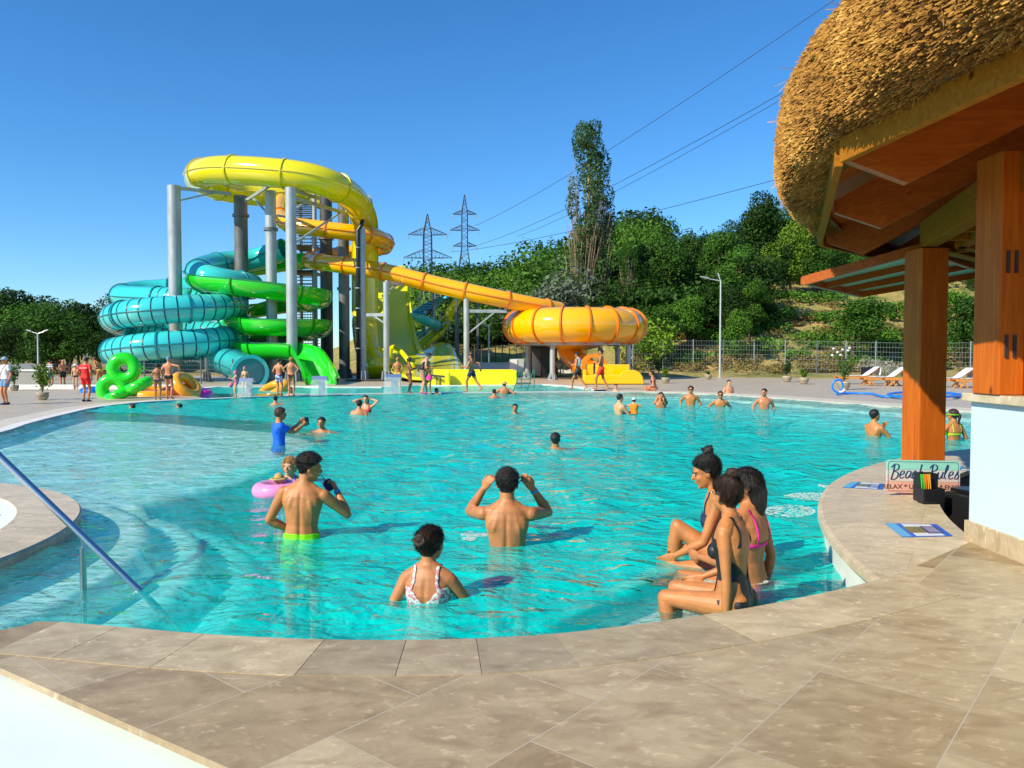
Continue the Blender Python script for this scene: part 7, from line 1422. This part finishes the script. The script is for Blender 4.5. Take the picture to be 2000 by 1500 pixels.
def gp(px_, yf, ycr, label, z=.05, pose=1.0, **k):
    g = G(px_, yf, z); h_ = (zat(ycr, g.y) - z) * pose; k.setdefault('H', h_); return person(label, loc=(g.x, g.y, z), **k)
if True:
    # ---- people on the left deck
    gp(12, 790, 697, 'man in a white T-shirt, shorts and cap at the far left edge', z=.03, yaw=150, skin='red', hair='grey', style='short', clothes=(('tee', 'white', .02), ('shorts', 'denim', .10, .62), ('cap', 'bluecap'), ('bagstrap', 'black'), ('shoes', 'navy')), hr=(.25, .05, -.42), girth=1.12)
    gp(98, 759, 702, 'man in a navy and white striped shirt with a hand at his ear', z=.03, yaw=-20, skin='red', hair='black', clothes=(('tee', 'stripe', .02), ('shorts', 'denim', .10, .6), ('shoes', 'white')), hl=(-.14, .10, .16), el=(-1, 0, -.5), hr=(.28, .14, -.36))
    gp(124, 758, 702, 'bald bare-chested man in black shorts, hands on hips, left of the lifeguard', z=.03, yaw=60, skin='red', hair=None, clothes=(('shorts', 'black'),), hl=(-.17, .02, -.36), hr=(.17, .02, -.36), el=(-1, -.4, 0), er=(1, -.4, 0))
    gp(148, 760, 711, 'child in a white sun hat and dark trunks standing by the lifeguard', z=.03, yaw=190, skin='fair', hair='brown', clothes=(('trunks', 'navy'), ('sunhat', 'white')))
    lg = gp(168, 784, 697, 'lifeguard seen from behind in a red T-shirt and red shorts', z=.03, yaw=-6, skin='tan', hair='black', hpitch=-18, clothes=(('tee', 'red', -.02), ('shorts', 'red', .10, .52), ('shoes', 'navy')), hl=(-.22, .06, -.44), hr=(.24, .04, -.46), voxel=.014)
    textobj('SALVAMAR', .062, CL['white'], lg[0], (0, -.142, .40), (R(90), 0, 0), bold=.001)
    gp(196, 758, 706, 'sunburnt woman bending over behind the big green rings', z=.03, yaw=80, lean=38, sex='f', skin='tan', hair='brown', style='bun', clothes=(('bottom', 'yellow'), ('top', 'yellow')), hl=(-.1, .25, -.3), hr=(.1, .25, -.3), H=1.6)
    gp(308, 780, 709, 'dark-haired woman in a brown bikini top beside the man with the cap', yaw=8, sex='f', skin='brown', hair='black', style='bob', hyaw=20, clothes=(('bottom', 'navy'), ('top', 'maroon', 1)), hl=(-.20, .05, -.46), hr=(.2, .06, -.46))
    gp(330, 778, 696, 'man in black trunks and a cap holding the leaning orange ring', yaw=-4, skin='red', hair='grey', style='buzz', clothes=(('trunks', 'black'), ('cap', 'denim')), hyaw=14, hr=(.43, .10, -.26), er=(.6, -.3, .3), hl=(-.2, .02, -.46), voxel=.014)
    gp(461, 776, 738, 'small child in a pink cap and pink suit holding a pink ball', yaw=120, sex='f', skin='fair', hair=None, clothes=(('swimcap', 'pinkcap'), ('swimsuit', 'pinkcap', .38)), hl=(-.1, .38, -.12), hr=(.12, .36, -.12), H=.98)
    b = tag(MB().ell((0, 0, 0), (.10, .10, .10), 16).build('toy_ball', MATS['cloth_pinkcap'], smooth=True), 'pink toy ball in the small child\'s hands', 'ball'); b.location = P(451, 752, 33.6)
    g = P(478, 745, 37); person('child in a pink cap sitting just inside the mouth of the teal tube', loc=(g.x, g.y, -.5), crown=zat(716, 37), hips=1, yaw=178, sex='f', skin='fair', hair=None, clothes=(('swimcap', 'pinkcap'),), H=1.4)
    gp(545, 773, 700, 'boy in white and purple patterned shorts seen from behind', yaw=-18, skin='red', hair='black', hyaw=-25, clothes=(('shorts', 'pattern', .08, .6),), hr=(.16, .22, -.22), hl=(-.18, .16, -.30), voxel=.014, girth=.95)
    gp(569, 773, 697, 'woman with hands on hips in a tiny dark bikini bottom, seen from behind', yaw=2, sex='f', skin='red', hair='blonde', style='bun', clothes=(('bottom', 'maroon', 'thong'),), hl=(-.17, -.02, -.36), hr=(.17, -.02, -.36), el=(-1, -.35, 0), er=(1, -.35, 0), voxel=.013)
    wp(568, 771, 756, 'woman low in the splash pool behind the legs of the woman in the tiny bottom', yaw=175, sex='f', skin='fair', hair='brown', style='long')
    gp(777, 766, 697, 'woman in a yellow bikini top behind the right water cascade', yaw=5, sex='f', skin='tan', hair='blonde', style='bun', clothes=(('top', 'yellow', 1), ('bottom', 'yellow')), hl=(-.2, .1, -.40), hr=(.2, .12, -.36), girth=1.05, voxel=.014)
    gp(799, 767, 698, 'woman in a dark bikini between the yellow bikini top and the black swimsuit', yaw=-70, sex='f', skin='brown', hair='brown', style='bun', clothes=(('top', 'maroon'), ('bottom', 'maroon')), hl=(-.05, .28, -.18), hr=(.08, .28, -.2), girth=1.1, voxel=.014)
    gp(824, 768, 697, 'woman in a black swimsuit bending forward towards the girl in the pink skirt', yaw=-72, sex='f', skin='fair', hair='black', style='bun', lean=32, hpitch=-20, clothes=(('swimsuit', 'black', .20), ('flipflops', 'pink')), hl=(-.08, .34, -.28), hr=(.08, .34, -.30), girth=1.28, voxel=.014, H=1.74)
    gp(837, 768, 708, 'girl in a bright pink swim skirt facing the bending woman', yaw=170, sex='f', skin='tan', hair='brown', style='bun', clothes=(('skirt', 'pink'), ('bottom', 'pink')), hl=(-.1, .3, .02), hr=(.1, .26, -.05), H=1.32, voxel=.014)
    gp(921, 765, 690, 'man in dark trunks striding along the partition with his arms out', yaw=62, skin='tan', hair='black', hyaw=35, clothes=(('shorts', 'navy', .09, .45),), hl=(-.26, .30, -.20), hr=(.36, -.26, -.30), el=(-.4, -.4, -1), er=(.3, -1, -.2), fl=(-.09, .18, -.80), fr=(.10, -.46, -.70), voxel=.013)
    gp(1129, 760, 686, 'teenager walking left with a white towel over his shoulders and black-orange shorts', yaw=68, skin='tan', hair='black', style='mop', hpitch=-12, clothes=(('shorts', 'black', .09, .58), ('towel', 'white')), hl=(-.12, .24, -.24), hr=(.14, .22, -.26), fl=(-.09, .26, -.79), fr=(.09, -.38, -.74), voxel=.013)
    gp(1174, 760, 681, 'teenager in red shorts walking left carrying a dark plaid towel', yaw=75, skin='tan', hair='black', style='mop', hyaw=20, clothes=(('shorts', 'redshort', .09, .62), ('hangtowel', 'plaid')), hl=(-.1, .26, -.2), hr=(.1, .26, -.22), fl=(-.09, .20, -.80), fr=(.09, -.28, -.79), voxel=.013)
    g = G(1277, 765, 0.0); person('woman in a bikini sitting on the pool edge right of the amber trough', loc=(g.x, g.y, 0), crown=zat(724, g.y), hips=.2, yaw=82, sex='f', skin='red', hair='brown', style='bun', legs='sit', fl=(-.08, .3, -.30), fr=(.1, .25, -.35), lean=14, clothes=(('bottom', 'black'), ('top', 'navy')), hl=(-.2, .28, -.38), hr=(.18, .26, -.42), H=1.72, girth=1.12, voxel=.014)
    for a, l_, c_, sk_ in ((1088, 'person in dark clothes standing behind the orange outlet tube', 'maroon', 'brown'), (1098, 'person in a light blue shirt behind the orange outlet tube', 'palebl', 'fair')): gp(a, 735, 692 if a > 1090 else 698, l_, z=.03, yaw=20, skin=sk_, hair='black', clothes=(('tee', c_),), face=False, voxel=.024)
    # ---- swimmers, far to near
    wp(258, 797, 789, 'swimmer whose wet head just breaks the surface near the green rings', yaw=90, skin='red', hair='brown', H=1.6); wp(350, 795, 788, 'dark head of a diver barely above the water, right of the first diver', yaw=90, skin='red', hair='black', H=1.6)
    wp(538, 791, 773, 'dark-haired boy up to his shoulders below the boy in patterned shorts', yaw=10, skin='red', hair='black', H=1.5, hr=(.25, .3, .0), face=False)
    wp(853, 770, 758, 'dark wet head resting at the partition right of the girl in pink', yaw=-60, skin='red', hair='black', H=1.6, face=False)
    wp(985, 769, 745, 'broad man in a straw hat seen from behind at the partition', yaw=10, skin='red', hair='brown', clothes=(('sunhat', 'straw'),), H=1.75, girth=1.15, hl=(-.3, .2, -.1), hr=(.3, .1, -.14), face=False)
    wp(965, 776, 760, 'black-haired head just left of the man in the straw hat', yaw=15, skin='red', hair='black', H=1.6, face=False)
    wp(1203, 766, 751, 'small child at the partition below the amber trough', yaw=170, skin='fair', hair='brown', H=1.1)
    wp(1006, 807, 789, 'smiling boy facing the camera with only his head above water, middle of the pool', yaw=178, skin='tan', hair='black', H=1.6, hl=(-.35, .25, -.1), hr=(.35, .25, -.1))
    mm = wp(1211, 809, 769, 'man facing right with a baby in an orange vest before him', yaw=-62, skin='fair', hair='black', style='buzz', hl=(-.1, .36, -.2), hr=(.12, .38, -.2), H=1.7)
    wp(1238, 809, 777, 'baby in an orange float vest and white cap held by the man', yaw=-20, skin='fair', hair='brown', H=.92, clothes=(('vest', 'orange'), ('cap', 'white')), hl=(-.2, .15, .0), hr=(.2, .15, .0))
    wp(1291, 796, 766, 'young man with both hands at his mouth, right of the man with the baby', yaw=182, skin='tan', hair='black', hl=(-.05, .17, .10), hr=(.05, .17, .10), H=1.68)
    wp(1349, 791, 754, 'young man with red sunglasses facing the camera, arm bent', yaw=170, skin='gold', hair='brown', style='mop', clothes=(('shades', 'black'),), hl=(-.26, .14, -.34), hr=(.3, .0, -.34), H=1.72, floor=-1)
    wp(1407, 795, 764, 'young man in dark sunglasses with shoulders out of the water', yaw=172, skin='gold', hair='black', clothes=(('shades', 'black'),), hl=(-.3, .12, -.3), hr=(.32, .1, -.3), lean=8, H=1.72)
    wp(1424, 770, 742, 'red-haired youth farther back by the pool rim, above the one in dark sunglasses', yaw=-160, skin='fair', hair='brown', H=1.68)
    wp(1492, 798, 759, 'bare-chested young man looking right, rightmost of the group at the far rim', yaw=176, hyaw=-45, skin='red', hair='black', hl=(-.27, .1, -.38), hr=(.27, .1, -.38), H=1.75)
    g = G(711, 806, 0); person('woman holding both hands to her wet hair, facing the camera', loc=(g.x, g.y + .25, 0), crown=zat(772, g.y + .25), hips=1, yaw=176, sex='f', skin='fair', hair='brown', style='long', hl=(-.13, .02, .24), hr=(.13, .02, .24), el=(-1, .3, 0), er=(1, .3, 0), clothes=(('top', 'red'),), H=1.68, hroll=8)
    wp(702, 811, 781, 'black-haired man seen from behind right in front of the woman holding her hair', yaw=-4, skin='red', hair='black', H=1.68, face=False)
    bt = wp(549, 866, 797, 'boy in a bright blue T-shirt holding a phone up to the right', yaw=-62, skin='tan', hair='brown', style='mop', clothes=(('tee', 'blue', -.02),), hl=(-.02, .40, .04), hr=(.06, .46, .0), el=(-.2, -.2, -1), er=(.3, -.2, -1), H=1.62, voxel=.011, curl=35, hpitch=-5, palm=((1, 0, 0), (-1, 0, 0)))
    W = bt[1][('H', 1)]; ph = tag(MB().box((0, 0, 0), (.075, .009, .15)).build('phone', M_black, bevel=.006), 'black phone held by the boy in the blue T-shirt', 'phone'); ph.location = W + bt[2][('d', 1)] * .05 + Vector((0, 0, .02)); ph.rotation_euler = (R(-20), 0, R(28))
    wp(628, 844, 815, 'black-haired boy swimming towards the camera with arms spread', yaw=170, skin='tan', hair='black', hl=(-.46, .12, -.03), hr=(.46, .12, -.03), H=1.65, voxel=.013)
    wp(1085, 880, 845, 'black-haired man floating with arms out and one knee up, seen from behind', yaw=-14, skin='gold', hair='black', style='short', hl=(-.40, .12, -.10), hr=(.42, .30, -.10), fr=(.35, .75, -.75), kr=(.2, .4, 1), lean=-8, H=1.72, voxel=.012, face=False, hpitch=8)
    wp(1708, 851, 800, 'tanned young man facing right with one hand at his chin, left of the timber post', yaw=-70, skin='gold', hair='black', hl=(.03, .17, .02), hr=(.16, .42, -.25), H=1.75, hpitch=6, voxel=.012)
    wp(1860, 858, 799, 'woman in a neon green bikini top and goggle strap right of the timber post', yaw=12, sex='f', skin='tan', hair='brown', style='pony', clothes=(('top', 'neon'), ('goggles', 'lime')), hl=(-.28, .22, -.22), hr=(.2, .2, -.34), H=1.66, hyaw=22, voxel=.011, face=False)
    # ---- near bathers
    n1 = wp(606, 1048, 888, 'muscular young man drinking from a dark pouch through a straw, seen from behind', yaw=6, skin='gold', hair='black', style='fade', hyaw=-68, hpitch=-6, lean=5, side=4, twist=-10, clothes=(('shorts', 'lime', .135, .4),), hl=(-.10, .14, -.36), el=(-1, -.5, -.1), hr=(.235, .20, .035), er=(.75, -.2, -1), H=1.73, voxel=.0062, near=True, band='r', curl=(40, 78), palm=((0, 0, 1), (-.8, .2, .2)), build=1.0)
    W = n1[1][('H', 1)]; g_ = tag(empty('drink_pouch', W), 'dark purple drink pouch with a black straw in the hand of the drinking man', 'drink'); mb = MB(); mb.box((-.035, .01, .0), (.085, .045, .11), M=rotm('Y', -28)); mb.build('pouch', mat('pouch_purple', (.03, .012, .08), .35), g_, bevel=.015); mb = MB(); mb.tube([(-.06, .01, .04), (-.125, .0, .13)], .0035, 8); mb.build('straw', M_black, g_)
    wp(991, 1058, 916, 'broad-shouldered man with both hands raised beside his ears, seen from behind', yaw=-3, skin='tan', hair='black', style='short', hpitch=-4, clothes=(('shorts', 'rasp', .05, .4),), hl=(-.20, .16, .17), el=(-.55, .55, -.7), hr=(.20, .16, .17), er=(.55, .55, -.7), H=1.88, voxel=.0062, near=True, band='r', curl=42, palm=((.6, .7, 0), (-.6, .7, 0)), build=1.04, face=False)
    wp(842, 1168, 1029, 'woman with a hair bun and floral swimsuit straps, seen from behind', yaw=-10, sex='f', skin='tan', hair='brown', style='bun', hyaw=-18, hpitch=-4, clothes=(('swimsuit', 'floral', .33), ('shorts', 'navy', .04, .05)), hl=(-.18, .16, -.34), hr=(.24, .34, -.30), H=1.70, voxel=.0060, near=True, curl=30, face=True)
    wp(566, 946, 893, 'blonde woman facing the camera behind the drinking man', yaw=172, sex='f', skin='fair', hair='blonde', style='bob', clothes=(('swimsuit', 'blue', .4),), hl=(-.2, .3, -.2), hr=(.3, .2, -.25), H=1.66, voxel=.009, near=True)
    g = G(544, 966, 0); pr2 = ring('baby_float', (g.x, g.y, .055), .20, .095, (R(0), 0, 0), V_pal, 'pink baby float ring with frilly pattern beside the blonde woman', cat='swim ring')
    person('baby in a straw sun hat sitting in the pink float ring', loc=(g.x + .0, g.y + .02, 0), crown=zat(922, g.y) - .02, hips=1, yaw=-168, sex='f', skin='fair', hair='brown', H=.76, clothes=(('sunhat', 'straw'), ('tee', 'pinkcap', .0)), hl=(-.25, .2, -.08), hr=(.25, .2, -.08), voxel=.016)
    # three women sitting on the submerged ledge at the right
    def sitter(label, px_, Y_, zs, **k):
        x_ = (px_ - 1000) / FPX * Y_; return person(label, loc=(x_, Y_, 0), crown=k.pop('zc'), hips=k.pop('hips', 0.0), **k)
    sitter('woman in a black cut-out swimsuit sitting at the pool edge nearest the camera', 1437, 4.82, 0, zc=zat(932, 4.85), yaw=56, sex='f', skin='gold', hair='brown', style='topknot', hyaw=-22, hpitch=0, hroll=0, lean=4, fl=(-.13, .36, -.42), fr=(.03, .42, -.40), kl=(0, 1, .9), kr=(0, 1, .8), clothes=(('swimsuit', 'black', .16, lambda U, W, S: np.abs(U) * 0 + np.where(np.abs(U) > .095, -.02, .02)),), hl=(-.19, .0, -.56), hr=(.12, .26, -.36), el=(-.3, -1, 0), H=1.64, voxel=.0055, near=True, curl=20, build=.95)
    sitter('suntanned woman in a pink bikini sitting behind the one in black', 1462, 5.6, 0, zc=zat(915, 5.6), yaw=48, sex='f', skin='tan', hair='black', style='long', hyaw=30, lean=-2, fl=(-.15, .50, -.38), fr=(.05, .52, -.38), kl=(0, .6, 1), kr=(0, .6, 1), clothes=(('top', 'pink'), ('bottom', 'pink')), hr=(.20, -.04, -.52), hl=(-.1, .3, -.3), H=1.84, voxel=.007, near=True, girth=1.12, band='r', curl=15)
    sitter('woman with a topknot and raised knee sitting farthest back of the three at the right', 1418, 6.0, 0, zc=zat(893, 6.0), yaw=76, sex='f', skin='gold', hair='black', style='topknot', hyaw=6, hpitch=-14, lean=10, fl=(-.10, .80, -.22), fr=(.14, .40, -.16), kl=(0, .1, 1), kr=(0, .1, 1), clothes=(('top', 'navy'), ('bottom', 'navy')), hr=(.14, .30, -.34), hl=(-.1, .36, -.34), H=1.82, voxel=.007, near=True, curl=20, girth=1.05)
